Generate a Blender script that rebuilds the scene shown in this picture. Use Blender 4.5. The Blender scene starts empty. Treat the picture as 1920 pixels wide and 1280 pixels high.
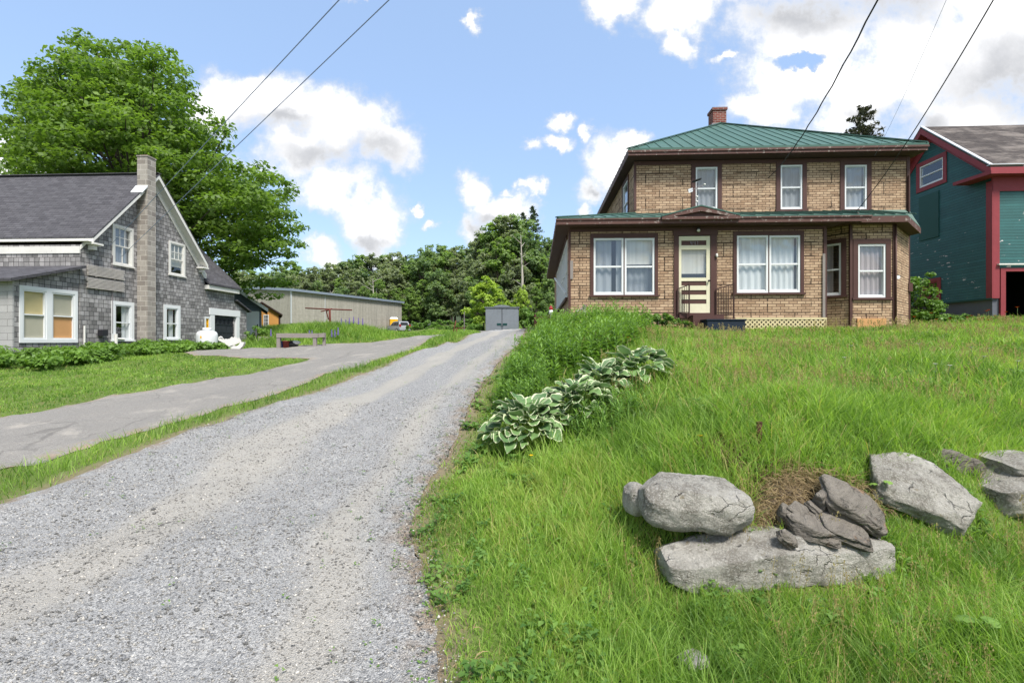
import bpy, math, random
import numpy as np
from mathutils import Vector, Matrix, noise as mnoise
rng = np.random.default_rng(11); random.seed(11)
S = bpy.context.scene; C = S.collection
F = 17 / 36 * 1920; E = 1.6            # focal length in photo pixels; eye height in metres
A = math.radians(2.78); ca, sa = math.cos(A), math.sin(A)   # the houses stand on one street grid, turned by A
R = math.radians

def W(px, py, d): return ((px - 960) / F * d, d, E + (640 - py) / F * d)
def ray_h(px, py):
    dx = (px - 960) / F
    return dx * ca - sa, dx * sa + ca, (640 - py) / F
def pv(px, py, v):                       # point of the plane v = const in the street grid
    a, b, c = ray_h(px, py); t = v / b
    return a * t, E + c * t
def pu(px, py, u):
    a, b, c = ray_h(px, py); t = u / a
    return b * t, E + c * t
def h2w(u, v, z=0.0): return (u * ca + v * sa, -u * sa + v * ca, z)

# ------------------------------------------------------------------ meshes
def sset(o, label=None, cat=None, group=None, kind=None):
    for k, v in (('label', label), ('category', cat), ('group', group), ('kind', kind)):
        if v: o[k] = v
    return o

class MB:
    def __init__(s): s.v = []; s.f = []
    def poly(s, pts):
        i = len(s.v); s.v += [tuple(p) for p in pts]; s.f.append(tuple(range(i, i + len(pts)))); return s
    def hexa(s, p):                      # 8 corners: bottom ring 0-3, top ring 4-7
        i = len(s.v); s.v += [tuple(q) for q in p]
        for f in ((3, 2, 1, 0), (4, 5, 6, 7), (0, 1, 5, 4), (1, 2, 6, 5), (2, 3, 7, 6), (3, 0, 4, 7)):
            s.f.append(tuple(i + k for k in f))
        return s
    def box(s, x0, x1, y0, y1, z0, z1):
        return s.hexa([(x0, y0, z0), (x1, y0, z0), (x1, y1, z0), (x0, y1, z0), (x0, y0, z1), (x1, y0, z1), (x1, y1, z1), (x0, y1, z1)])
    def fbox(s, o, a, n, s0, s1, t0, t1, k0, k1):   # box in a wall frame: along a, up, outward n
        P = lambda q, t, k: (o[0] + a[0] * q + n[0] * k, o[1] + a[1] * q + n[1] * k, o[2] + t)
        return s.hexa([P(s0, t0, k0), P(s1, t0, k0), P(s1, t0, k1), P(s0, t0, k1), P(s0, t1, k0), P(s1, t1, k0), P(s1, t1, k1), P(s0, t1, k1)])
    def bar(s, p, q, w, h=None, up=(0, 0, 1)):
        h = h or w; p = Vector(p); q = Vector(q); d = (q - p).normalized()
        x = d.cross(Vector(up))
        if x.length < 1e-4: x = d.cross(Vector((1, 0, 0)))
        x.normalize(); y = x.cross(d)
        x *= w / 2; y *= h / 2
        return s.hexa([p - x - y, p + x - y, p + x + y, p - x + y, q - x - y, q + x - y, q + x + y, q - x + y])
    def tube(s, pts, rad, n=8, cap=True):
        pts = [Vector(p) for p in pts]; m = len(pts)
        rr = rad if isinstance(rad, (list, tuple)) else [rad] * m
        b = len(s.v); x = None
        for i, p in enumerate(pts):
            d = (pts[min(i + 1, m - 1)] - pts[max(i - 1, 0)]).normalized()
            if x is None:
                x = d.cross(Vector((0, 0, 1)));
                if x.length < 1e-3: x = Vector((1, 0, 0))
            x = (x - d * x.dot(d)).normalized(); y = d.cross(x)
            for k in range(n):
                t = 2 * math.pi * k / n
                s.v.append(tuple(p + (x * math.cos(t) + y * math.sin(t)) * rr[i]))
        for i in range(m - 1):
            for k in range(n):
                s.f.append((b + i * n + k, b + i * n + (k + 1) % n, b + (i + 1) * n + (k + 1) % n, b + (i + 1) * n + k))
        if cap:
            s.f.append(tuple(b + k for k in range(n))[::-1]); s.f.append(tuple(b + (m - 1) * n + k for k in range(n)))
        return s
    def lathe(s, c, prof, n=20, axis='z'):
        b = len(s.v)
        for r, z in prof:
            for k in range(n):
                t = 2 * math.pi * k / n; p, q = r * math.cos(t), r * math.sin(t)
                if axis == 'z': s.v.append((c[0] + p, c[1] + q, c[2] + z))
                elif axis == 'y': s.v.append((c[0] + p, c[1] + z, c[2] + q))
                else: s.v.append((c[0] + z, c[1] + p, c[2] + q))
        for i in range(len(prof) - 1):
            for k in range(n):
                s.f.append((b + i * n + k, b + i * n + (k + 1) % n, b + (i + 1) * n + (k + 1) % n, b + (i + 1) * n + k))
        s.f.append(tuple(b + k for k in range(n))[::-1]); s.f.append(tuple(b + (len(prof) - 1) * n + k for k in range(n)))
        return s
    def prism(s, prof, e0, e1, f):       # profile extruded from e0 to e1; f(a, b, e) -> point
        n = len(prof); b = len(s.v)
        s.v += [tuple(f(p, q, e0)) for p, q in prof] + [tuple(f(p, q, e1)) for p, q in prof]
        for k in range(n): s.f.append((b + k, b + (k + 1) % n, b + n + (k + 1) % n, b + n + k))
        s.f.append(tuple(b + k for k in range(n))[::-1]); s.f.append(tuple(b + n + k for k in range(n)))
        return s

def box_uv(me):                           # metres along the wall, metres up the slope
    uv = me.uv_layers.new(name='UVMap'); d = uv.data
    vs = me.vertices; ls = me.loops
    for p in me.polygons:
        n = p.normal
        if abs(n.z) > 0.97 or n.length < 0.5: t, b = Vector((1, 0, 0)), Vector((0, 1, 0))
        else:
            t = Vector((0, 0, 1)).cross(n).normalized(); b = n.cross(t)
        for li in p.loop_indices:
            co = vs[ls[li].vertex_index].co; d[li].uv = (co.dot(t), co.dot(b))

def link(name, me, mat, parent=None, loc=None):
    o = bpy.data.objects.new(name, me); C.objects.link(o)
    if mat: me.materials.append(mat)
    if parent: o.parent = parent
    if loc: o.location = loc
    return o

def build(mb, name, mat, parent=None, off=(0, 0, 0), smooth=False, uv=True, loc=None):
    me = bpy.data.meshes.new(name)
    me.from_pydata([(p[0] - off[0], p[1] - off[1], p[2] - off[2]) for p in mb.v], [], mb.f)
    me.update()
    import bmesh
    bm = bmesh.new(); bm.from_mesh(me); bmesh.ops.recalc_face_normals(bm, faces=bm.faces) if smooth != 'keep' else None
    bm.to_mesh(me); bm.free()
    if smooth is True:
        me.polygons.foreach_set('use_smooth', [True] * len(me.polygons))
    if uv: box_uv(me)
    return link(name, me, mat, parent, loc)

def mesh_np(name, verts, quads=None, tris=None, attrs=None, smooth=False, uvs=None):
    me = bpy.data.meshes.new(name)
    verts = np.asarray(verts, np.float32).reshape(-1, 3)
    q = np.zeros((0, 4), np.int32) if quads is None else np.asarray(quads, np.int32)
    t = np.zeros((0, 3), np.int32) if tris is None else np.asarray(tris, np.int32)
    me.vertices.add(len(verts)); me.vertices.foreach_set('co', verts.ravel())
    nl = q.size + t.size
    me.loops.add(nl); me.loops.foreach_set('vertex_index', np.concatenate([q.ravel(), t.ravel()]))
    me.polygons.add(len(q) + len(t))
    st = np.concatenate([np.arange(len(q)) * 4, q.size + np.arange(len(t)) * 3]).astype(np.int32)
    me.polygons.foreach_set('loop_start', st)
    if smooth: me.polygons.foreach_set('use_smooth', np.ones(len(st), bool))
    me.update(calc_edges=True)
    for k, a in (attrs or {}).items():
        a = np.asarray(a, np.float32); at = me.attributes.new(k, 'FLOAT', 'POINT'); at.data.foreach_set('value', a)
    if uvs is not None:
        uv = me.uv_layers.new(name='UVMap'); li = np.concatenate([q.ravel(), t.ravel()])
        uv.data.foreach_set('uv', np.asarray(uvs, np.float32)[li].ravel())
    return me

def thing(name, label, cat, loc=(0, 0, 0), rz=0.0, group=None, kind=None):
    o = bpy.data.objects.new(name, None); C.objects.link(o); o.empty_display_size = .3
    o.location = loc; o.rotation_euler = (0, 0, rz)
    return sset(o, label, cat, group, kind)

def copy_tree(o, parent=None):
    c = o.copy(); C.objects.link(c)
    if parent: c.parent = parent
    for ch in list(o.children): copy_tree(ch, c)
    return c

class Bld:                                # a building given in street-grid coordinates
    def __init__(s, name, label, cat, base):
        s.base = base; s.e = thing(name, label, cat, h2w(*base), -A)
    def add(s, mb, name, mat, parent=None, smooth=False, label=None):
        o = build(mb, name, mat, parent or s.e, s.base, smooth)
        if label: o['label'] = label
        return o

# ------------------------------------------------------------------ materials
def hx(h):
    h = h.lstrip('#'); r = []
    for i in (0, 2, 4):
        c = int(h[i:i + 2], 16) / 255; r.append(c / 12.92 if c < .04045 else ((c + .055) / 1.055) ** 2.4)
    return (*r, 1)
def nd(nt, t, ins=None, **props):
    n = nt.nodes.new('ShaderNode' + t)
    for k, v in props.items(): setattr(n, k, v)
    for k, v in (ins or {}).items():
        s = n.inputs[k]
        if isinstance(v, bpy.types.NodeSocket): nt.links.new(v, s)
        elif isinstance(v, (int, float)) and s.type == 'RGBA': s.default_value = (v, v, v, 1)
        else: s.default_value = v
    return n
def mx(nt, fac, a, b, mode='MIX'):
    n = nd(nt, 'Mix', None, data_type='RGBA', blend_type=mode)
    for i, v in ((0, fac), (6, a), (7, b)):
        if isinstance(v, bpy.types.NodeSocket): nt.links.new(v, n.inputs[i])
        elif i and isinstance(v, (int, float)): n.inputs[i].default_value = (v, v, v, 1)
        else: n.inputs[i].default_value = v
    return n.outputs[2]
def ma(nt, op, a, b=0.0, c=None, clamp=False):
    n = nd(nt, 'Math', {0: a, 1: b}, operation=op, use_clamp=clamp)
    if c is not None:
        if isinstance(c, bpy.types.NodeSocket): nt.links.new(c, n.inputs[2])
        else: n.inputs[2].default_value = c
    return n.outputs[0]
def sstep(nt, x, lo, hi):
    return nd(nt, 'MapRange', {0: x, 1: lo, 2: hi, 3: 0.0, 4: 1.0}, interpolation_type='SMOOTHSTEP').outputs[0]
def ramp(nt, fac, stops):
    n = nd(nt, 'ValToRGB', {0: fac}); e = n.color_ramp.elements
    while len(e) < len(stops): e.new(.5)
    for i, (p, c) in enumerate(stops):
        e[i].position = p; e[i].color = c if len(c) == 4 else (*c, 1)
    return n.outputs[0]
def noi(nt, vec, scale, detail=4, rough=.55, dist=0.0):
    return nd(nt, 'TexNoise', {'Vector': vec, 'Scale': scale, 'Detail': detail, 'Roughness': rough, 'Distortion': dist}).outputs[0]
def mat(name):
    m = bpy.data.materials.new(name); m.use_nodes = True; nt = m.node_tree; nt.nodes.clear()
    out = nd(nt, 'OutputMaterial'); bs = nd(nt, 'BsdfPrincipled'); nt.links.new(bs.outputs[0], out.inputs[0])
    bs.inputs['Specular IOR Level'].default_value = .3
    return m, nt, bs, out
def setc(nt, bs, col, rough=.7, bump=None, strength=.3, dist=.01, metal=0):
    for k, v in (('Base Color', col), ('Roughness', rough), ('Metallic', metal)):
        if isinstance(v, bpy.types.NodeSocket): nt.links.new(v, bs.inputs[k])
        else: bs.inputs[k].default_value = v
    if bump is not None:
        b = nd(nt, 'Bump', {'Height': bump, 'Strength': strength, 'Distance': dist}); nt.links.new(b.outputs[0], bs.inputs['Normal'])
def objc(nt): return nd(nt, 'TexCoord').outputs['Object']
def uvc(nt): return nd(nt, 'TexCoord').outputs['UV']
def scl(nt, vec, sx, sy, sz=1.0): return nd(nt, 'VectorMath', {0: vec, 1: (sx, sy, sz)}, operation='MULTIPLY').outputs[0]

def simple(name, col, rough=.7, var=.25, scale=6, bump=.15, metal=0, worn=None, wornamt=.5):
    m, nt, bs, _ = mat(name); o = objc(nt)
    n1 = noi(nt, o, scale, 6, .6); n2 = noi(nt, o, scale * .17, 3)
    k = ma(nt, 'ADD', ma(nt, 'MULTIPLY', n1, var), ma(nt, 'MULTIPLY', n2, var))
    k = ma(nt, 'ADD', k, 1 - var)
    c = mx(nt, 1.0, col, k, 'MULTIPLY')
    if worn:
        st = noi(nt, scl(nt, o, 1, 1, 1), scale * 1.6, 8, .7)
        c = mx(nt, sstep(nt, st, wornamt, wornamt + .06), c, worn)
    setc(nt, bs, c, rough, n1, bump, .01, metal)
    return m

def brickish(name, cols, mortar, bw, rh, ms, off=.5, rough=.85, bstr=.5, grime=.35, extra=None, offf=2, jit=0):
    m, nt, bs, _ = mat(name); u = uvc(nt); ub = u
    if jit:
        jn = nd(nt, 'TexNoise', {'Vector': u, 'Scale': 3.5, 'Detail': 3}).outputs[1]
        ub = nd(nt, 'VectorMath', {0: u, 1: nd(nt, 'VectorMath', {0: nd(nt, 'VectorMath', {0: jn, 1: (.5, .5, .5)}, operation='SUBTRACT').outputs[0], 1: (jit * 3, jit, 0)}, operation='MULTIPLY').outputs[0]}, operation='ADD').outputs[0]
    bt = nd(nt, 'TexBrick', {'Vector': ub, 'Color1': cols[0], 'Color2': cols[1], 'Mortar': mortar, 'Scale': 1.0,
            'Mortar Size': ms, 'Mortar Smooth': .3, 'Bias': 0.0, 'Brick Width': bw, 'Row Height': rh}, offset=off, offset_frequency=offf)
    n1 = noi(nt, u, 3.0, 6, .65); n2 = noi(nt, u, 40, 3)
    g = ma(nt, 'ADD', 1 - grime, ma(nt, 'MULTIPLY', n1, grime * 2))
    c = mx(nt, 1.0, bt.outputs[0], g, 'MULTIPLY')
    c = mx(nt, .35, c, mx(nt, 1.0, c, ma(nt, 'MULTIPLY', n2, 2.0), 'MULTIPLY'))
    if extra: c = extra(nt, u, c)
    h = ma(nt, 'ADD', ma(nt, 'MULTIPLY', bt.outputs[1], -1.0), ma(nt, 'MULTIPLY', n2, .4))
    setc(nt, bs, c, rough, h, bstr, .012)
    return m

def torn(nt, u, c):                        # dark seams of the siding sheets and torn-off patches
    jit = nd(nt, 'TexNoise', {'Vector': u, 'Scale': 5.0, 'Detail': 3}).outputs[1]
    uj = nd(nt, 'VectorMath', {0: u, 1: nd(nt, 'VectorMath', {0: jit, 1: (.03, .03, 0)}, operation='MULTIPLY').outputs[0]}, operation='ADD').outputs[0]
    sh = nd(nt, 'TexBrick', {'Vector': uj, 'Color1': 0, 'Color2': 0, 'Mortar': 1, 'Scale': 1.0, 'Mortar Size': .014, 'Mortar Smooth': .1,
            'Brick Width': 1.12, 'Row Height': .37}, offset=.37, offset_frequency=2).outputs[1]
    n = noi(nt, u, 1.7, 4, .6)
    seam = ma(nt, 'MULTIPLY', sh, sstep(nt, n, .40, .52))
    sp = nd(nt, 'SeparateXYZ', {0: u}); p = noi(nt, scl(nt, u, 2.2, 5), 1.6, 7, .7)
    hol = sstep(nt, p, .635, .66)
    k = ma(nt, 'MAXIMUM', ma(nt, 'MULTIPLY', seam, .9), ma(nt, 'MULTIPLY', hol, .85))
    st = sstep(nt, noi(nt, scl(nt, u, 3, .8), 1.2, 6, .7), .55, .8)
    c = mx(nt, ma(nt, 'MULTIPLY', st, .62), c, hx('#664a3b'))
    return mx(nt, k, c, hx('#2a2019'))

M = {}
M['brick'] = brickish('insul_brick', (hx('#b89e82'), hx('#957a61')), hx('#45352c'), .215, .073, .008, rough=.9, bstr=.35, grime=.3, extra=torn)
def streaks(nt, u, c):
    s = noi(nt, scl(nt, u, 9, .7), 1.0, 5, .65)
    c = mx(nt, 1.0, c, ma(nt, 'ADD', .62, ma(nt, 'MULTIPLY', s, .75)), 'MULTIPLY')
    b = noi(nt, u, .5, 3)
    return mx(nt, ma(nt, 'MULTIPLY', sstep(nt, b, .45, .7), .5), c, mx(nt, 1.0, c, .6, 'MULTIPLY'))
M['shingle'] = brickish('weathered_wood_shingle', (hx('#a09d9c'), hx('#6c6a69')), hx('#323132'), .19, .155, .008, off=.43, rough=.95, bstr=.7, grime=.3, extra=streaks, offf=3, jit=.022)
M['shingle_pale'] = brickish('pale_siding_tile', (hx('#a5a3a2'), hx('#989695')), hx('#5a5857'), .62, .21, .006, off=.5, rough=.8, bstr=.3, grime=.15)
M['roof_shingle'] = brickish('asphalt_roof_shingle', (hx('#525155'), hx('#424145')), hx('#2b2a2d'), .3, .125, .008, off=.5, rough=.95, bstr=.5, grime=.25)
def roofstain(nt, u, c):
    s = noi(nt, scl(nt, u, .5, 1.3), 1.3, 6, .7)
    return mx(nt, sstep(nt, s, .45, .65), c, hx('#6f6863'))
M['roof_barn'] = brickish('barn_roof_shingle', (hx('#4b4542'), hx('#3c3735')), hx('#2a2625'), .3, .14, .008, rough=.95, bstr=.4, grime=.3, extra=roofstain)
M['block'] = brickish('concrete_block', (hx('#98928a'), hx('#7d766f')), hx('#b0aba2'), .42, .2, .010, rough=.9, bstr=.35, grime=.35)
M['chim_brick'] = brickish('red_chimney_brick', (hx('#7a3a30'), hx('#5c2c26')), hx('#8d8078'), .2, .07, .010, rough=.9, bstr=.4, grime=.3)
def boardform(nt, u, c):
    s = noi(nt, scl(nt, u, 2.2, .12), 1.6, 6, .7)
    return mx(nt, 1.0, c, ma(nt, 'ADD', .45, ma(nt, 'MULTIPLY', s, 1.05)), 'MULTIPLY')
M['concrete'] = brickish('board_formed_concrete', (hx('#9a968c'), hx('#949086')), hx('#7b776e'), 2.4, 2.35, .012, off=0.0, rough=.95, bstr=.2, grime=.3, extra=boardform)

def clap(name, c1, peel, lo, hi, pz):
    m, nt, bs, _ = mat(name); u = uvc(nt); sp = nd(nt, 'SeparateXYZ', {0: u})
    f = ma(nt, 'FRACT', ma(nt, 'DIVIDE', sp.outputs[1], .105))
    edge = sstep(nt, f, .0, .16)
    n1 = noi(nt, u, 2.0, 5, .6); fine = noi(nt, scl(nt, u, 3, 40), 1.0, 4)
    c = mx(nt, 1.0, c1, ma(nt, 'ADD', .7, ma(nt, 'MULTIPLY', n1, .6)), 'MULTIPLY')
    row = nd(nt, 'TexWhiteNoise', {'W': ma(nt, 'FLOOR', ma(nt, 'DIVIDE', sp.outputs[1], .105))}, noise_dimensions='1D').outputs[0]
    c = mx(nt, 1.0, c, ma(nt, 'ADD', .88, ma(nt, 'MULTIPLY', row, .24)), 'MULTIPLY')
    pn = noi(nt, scl(nt, u, 2.5, 9), 1.1, 6, .6)
    big = noi(nt, scl(nt, u, .8, .8), .9, 2)
    low = nd(nt, 'MapRange', {0: sp.outputs[1], 1: pz[0], 2: pz[1], 3: lo, 4: hi}).outputs[0]
    pk = sstep(nt, ma(nt, 'ADD', pn, ma(nt, 'MULTIPLY', ma(nt, 'SUBTRACT', big, .5), .35)), low, ma(nt, 'ADD', low, .03))
    c = mx(nt, pk, c, peel)
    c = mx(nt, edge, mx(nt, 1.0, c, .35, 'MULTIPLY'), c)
    h = ma(nt, 'ADD', ma(nt, 'MULTIPLY', f, -1.0), ma(nt, 'MULTIPLY', fine, .15))
    setc(nt, bs, c, .55, h, .8, .02)
    return m
M['clap_green'] = clap('green_clapboard', hx('#295655'), hx('#bdb7b5'), .63, .80, (2.6, 5.6))
M['clap_plain'] = clap('grey_blue_board', hx('#5d6a74'), hx('#5d6a74'), .9, .9, (0, 3))

M['brown'] = simple('brown_trim_paint', hx('#4c332e'), .6, .3, 9, .2, worn=hx('#7c7069'), wornamt=.66)
M['brown_soffit'] = simple('brown_soffit_paint', hx('#4a3530'), .7, .25, 6, .1)
M['brown_worn'] = simple('worn_brown_fascia', hx('#553b35'), .65, .3, 5, .2, worn=hx('#8b8079'), wornamt=.56)
M['white'] = simple('white_window_vinyl', hx('#d4d6d6'), .4, .08, 5, .05)
M['white_worn'] = simple('weathered_white_paint', hx('#cfcdc7'), .6, .2, 7, .2, worn=hx('#8f8b86'), wornamt=.62)
M['cream'] = simple('cream_door_paint', hx('#ccc7ac'), .6, .18, 10, .2, worn=hx('#a59b7c'), wornamt=.66)
M['lattice'] = simple('cream_lattice_paint', hx('#c2b58e'), .7, .2, 9, .1)
M['red_trim'] = simple('barn_red_paint', hx('#84363c'), .6, .25, 6, .2, worn=hx('#9c6f6e'), wornamt=.66)
M['green_board'] = simple('green_painted_board', hx('#234c49'), .6, .15, 4, .1)
M['found'] = simple('grey_painted_foundation', hx('#5b5d66'), .85, .25, 4, .3)
M['iron_brown'] = simple('brown_iron_rail', hx('#3b2722'), .5, .2, 20, .1)
M['rust'] = simple('rusty_iron', hx('#5a2a22'), .8, .4, 18, .4)
M['rust_dark'] = simple('dark_rusted_iron', hx('#46291f'), .85, .45, 24, .4)
M['darkmetal'] = simple('dark_metal', hx('#26262a'), .45, .2, 9, .05)
M['greypipe'] = simple('grey_pipe', hx('#7a7375'), .5, .2, 9, .05, metal=.3)
M['bluemat'] = simple('dark_blue_mat', hx('#1a2533'), .8, .3, 14, .3)
M['wood_grey'] = simple('weathered_grey_wood', hx('#827b76'), .9, .35, 12, .4)
M['ply'] = simple('bare_plywood', hx('#b98c5e'), .8, .15, 6, .1)
M['shade_tan'] = simple('tan_roller_shade', hx('#b4a77c'), .85, .08, 4, .05)
M['shade_grey'] = simple('greyed_roller_shade', hx('#a09d8c'), .85, .15, 4, .05)
M['orange_wall'] = simple('orange_board_wall', hx('#b58346'), .75, .18, 5, .15)
M['darkroof'] = simple('dark_brown_roof', hx('#352724'), .8, .2, 5, .2)
M['tank'] = simple('white_tank_enamel', hx('#cfd1d2'), .35, .08, 4, .03)
M['greyboard'] = simple('grey_shed_board', hx('#70767c'), .8, .3, 5, .25)
M['greendark'] = simple('dark_green_plate', hx('#0e3a38'), .5, .1, 5, .05)
M['yellow'] = simple('yellow_plastic', hx('#d8a412'), .5, .08, 4, .05)
M['silver'] = simple('silver_car_paint', hx('#a4a7ab'), .3, .05, 2, .0, metal=.35)
M['black'] = simple('black_rubber', hx('#18181a'), .7, .2, 9, .1)
M['blueplastic'] = simple('blue_plastic', hx('#1c3c7c'), .45, .1, 5, .05)
M['redplastic'] = simple('faded_red_plastic', hx('#7d3a34'), .5, .2, 5, .05)
M['brownfence'] = simple('brown_fence_board', hx('#54302a'), .8, .3, 8, .2)
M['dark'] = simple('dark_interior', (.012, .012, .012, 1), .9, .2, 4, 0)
M['lamp_glass'] = simple('white_lamp_glass', hx('#cccbc4'), .3, .05, 4, 0)
M['tail_red'] = simple('red_lamp_lens', hx('#8a1a1a'), .3, .1, 4, 0)
M['stucco_grey'] = simple('plain_grey_metal_roof', hx('#8d98a6'), .5, .15, 3, .05, metal=.4)
M['garage'] = simple('dark_garage_door', hx('#2c3035'), .55, .2, 5, .1)
M['flash'] = simple('galvanised_flashing', hx('#c3c6c8'), .45, .15, 4, .05, metal=.3)

m, nt, bs, _ = mat('green_metal_roof'); o = objc(nt); n = noi(nt, o, 1.2, 5, .6)
setc(nt, bs, mx(nt, n, hx('#37534a'), hx('#446358')), .5, noi(nt, o, 2.5, 2), .06, .02); bs.inputs['Specular IOR Level'].default_value = .3
M['roof_green'] = m

m = bpy.data.materials.new('window_glass'); m.use_nodes = True; nt = m.node_tree; nt.nodes.clear()
out = nd(nt, 'OutputMaterial'); fc = nd(nt, 'LayerWeight', {'Blend': .5}).outputs['Facing']; fr = ma(nt, 'ADD', .10, ma(nt, 'MULTIPLY', ma(nt, 'POWER', fc, 5.0), .85))
wob = nd(nt, 'Bump', {'Height': noi(nt, objc(nt), 1.7, 2), 'Strength': .03, 'Distance': .2})
gl = nd(nt, 'BsdfGlossy', {'Color': (.95, .97, 1, 1), 'Roughness': .02, 'Normal': wob.outputs[0]}); tr = nd(nt, 'BsdfTransparent', {'Color': (.93, .95, .95, 1)})
ms = nd(nt, 'MixShader', {0: fr, 1: tr.outputs[0], 2: gl.outputs[0]}); nt.links.new(ms.outputs[0], out.inputs[0])
M['glass'] = m
M['carglass'] = simple('dark_car_glass', (.02, .022, .025, 1), .08, .05, 2, 0)

def cloth(name, col):
    m, nt, bs, out = mat(name); o = objc(nt)
    w = noi(nt, scl(nt, o, 14, 14, .5), 1.0, 3)
    c = mx(nt, 1.0, col, ma(nt, 'ADD', .7, ma(nt, 'MULTIPLY', w, .5)), 'MULTIPLY')
    setc(nt, bs, c, .9, w, .3, .02)
    return m
M['curtain'] = cloth('white_net_curtain', hx('#c4c6c6'))
M['curtain_grey'] = cloth('grey_net_curtain', hx('#8e9297'))
M['curtain_pink'] = cloth('mauve_net_curtain', hx('#a39a9d'))
M['blind'] = cloth('white_roller_blind', hx('#bdbab3'))

def leafmat(name, dark, light, trans=.4, gloss=.35, hue2=None, rough=.5):
    m = bpy.data.materials.new(name); m.use_nodes = True; nt = m.node_tree; nt.nodes.clear()
    out = nd(nt, 'OutputMaterial'); at = nd(nt, 'Attribute', None, attribute_name='tint')
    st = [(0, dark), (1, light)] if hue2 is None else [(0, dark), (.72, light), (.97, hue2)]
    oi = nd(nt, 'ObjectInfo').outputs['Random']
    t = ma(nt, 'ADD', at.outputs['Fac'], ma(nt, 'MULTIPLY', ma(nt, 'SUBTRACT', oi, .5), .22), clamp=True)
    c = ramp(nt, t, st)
    bs = nd(nt, 'BsdfPrincipled', {'Base Color': c, 'Roughness': rough, 'Specular IOR Level': gloss})
    tr = nd(nt, 'BsdfTranslucent', {'Color': mx(nt, 1.0, c, (1.25, 1.35, .6, 1), 'MULTIPLY')})
    ms = nd(nt, 'MixShader', {0: trans, 1: bs.outputs[0], 2: tr.outputs[0]}); nt.links.new(ms.outputs[0], out.inputs[0])
    return m
M['maple'] = leafmat('maple_leaf', (.06, .125, .02), (.21, .32, .06), .5)
M['wood_a'] = leafmat('forest_leaf', (.10, .165, .07), (.27, .37, .145), .5)
M['wood_b'] = leafmat('pale_forest_leaf', (.11, .18, .05), (.29, .42, .11), .48)
M['wood_c'] = leafmat('grey_green_leaf', (.13, .17, .09), (.31, .36, .20), .5)
M['bright'] = leafmat('yellow_green_leaf', (.17, .27, .03), (.44, .57, .09))
M['conif'] = leafmat('conifer_needle', (.03, .055, .025), (.09, .135, .06), .12)
M['pine_brown'] = leafmat('sparse_pine_needle', (.04, .045, .03), (.11, .11, .075), .12)
M['shrub'] = leafmat('shrub_leaf', (.06, .13, .02), (.20, .34, .06))
M['weed'] = leafmat('weed_leaf', (.07, .155, .03), (.25, .40, .09), .4, .3)
M['grass'] = leafmat('grass_blade', (.085, .175, .03), (.335, .495, .10), .52, .3, (.46, .38, .17))
M['seed'] = leafmat('seed_head', (.27, .20, .09), (.48, .41, .19), .3, .1)
M['straw'] = leafmat('dry_straw', (.13, .09, .05), (.34, .26, .14), .2, .1)
M['stem'] = simple('green_stem', (.09, .15, .04, 1), .6, .2, 9, 0)
M['slat'] = simple('silvered_wood_slat', hx('#b0aaa4'), .9, .35, 14, .3)
M['bark'] = simple('grey_brown_bark', hx('#4a423b'), .9, .5, 5, .6)
M['bark_pale'] = simple('bare_pale_trunk', hx('#a39c92'), .9, .4, 4, .3)
M['orange_petal'] = simple('orange_petal', hx('#d4551c'), .6, .1, 9, 0)
M['yellow_petal'] = simple('yellow_petal', hx('#e8b400'), .6, .1, 9, 0)
M['purple_petal'] = simple('purple_petal', hx('#6a5a9a'), .7, .3, 9, 0)
M['white_petal'] = simple('white_petal', hx('#d8d8c8'), .7, .1, 9, 0)
# ------------------------------------------------------------------ the ground
CP = []
def cp(x, y, z): CP.append((x, y, z))
def cpx(px, py, d): CP.append(((px - 960) / F * d, d, (640 - py) / F * d))
for x in (-40, -15, -5, 2, 10, 30):
    for y in (-30, -8): cp(x, y, -1.65)
for x in (-14, -7, -2.5, 0): cp(x, 1, -1.62)
for d, z, x in ((2, -1.6, -1.4), (4, -1.5, -2.5), (6, -1.2, -2.4), (9, -.72, -2.0), (12, -.22, -1.1), (15, .12, -.4), (18, .32, -.1), (25, .52, 0), (35, .74, .1)): cp(x, d, z)
cp(-4.6, 4.2, -1.46)
for d, z, x in ((5, -1.34, -6.2), (8, -1.15, -6.8), (12, -.75, -6), (18, -.3, -5.4), (24, .02, -4.6), (29, .32, -3.9), (34, .5, -2.6)): cp(x, d, z)
for d, z, x in ((6, -1.25, -4.0), (9, -.86, -4.0), (12, -.45, -3.2), (18, .12, -2.7), (25, .4, -2.5)): cp(x, d, z)
cp(-10.5, 10, -1.05); cp(-11, 13, -.85); cp(-8, 13, -.75); cp(-13, 15, -.66); cp(-15, 16, -.62); cp(-17, 12.5, -.75); cp(-20, 14, -.7); cp(-13, 20, -.4); cp(-12.5, 24, -.3)
cp(-10, 18, -.36); cp(-9.5, 20, -.34); cp(-7.5, 19, -.32); cp(-14, 30, .1)
cp(-9, 26, .62); cp(-7.6, 24.5, .28); cp(-6.6, 27, .35); cp(-11, 25, .55); cp(-6, 34, .5); cp(-8, 34, .4); cp(-11, 36, .8); cp(-10, 45, .75); cp(-14, 40, 1.2); cp(-17, 72, 1.27); cp(-22, 58, 1.25); cp(-28, 60, 1.3)
cp(-3, 50, 1.2); cp(-8.3, 50, 1.0); cp(-12, 50, .82); cp(-14.1, 60, .98); cp(-9.6, 40, .66); cp(-15.4, 65, 1.1); cp(-6, 58, 2.3); cp(1, 44, .95); cp(-1.5, 40, .88)
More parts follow.
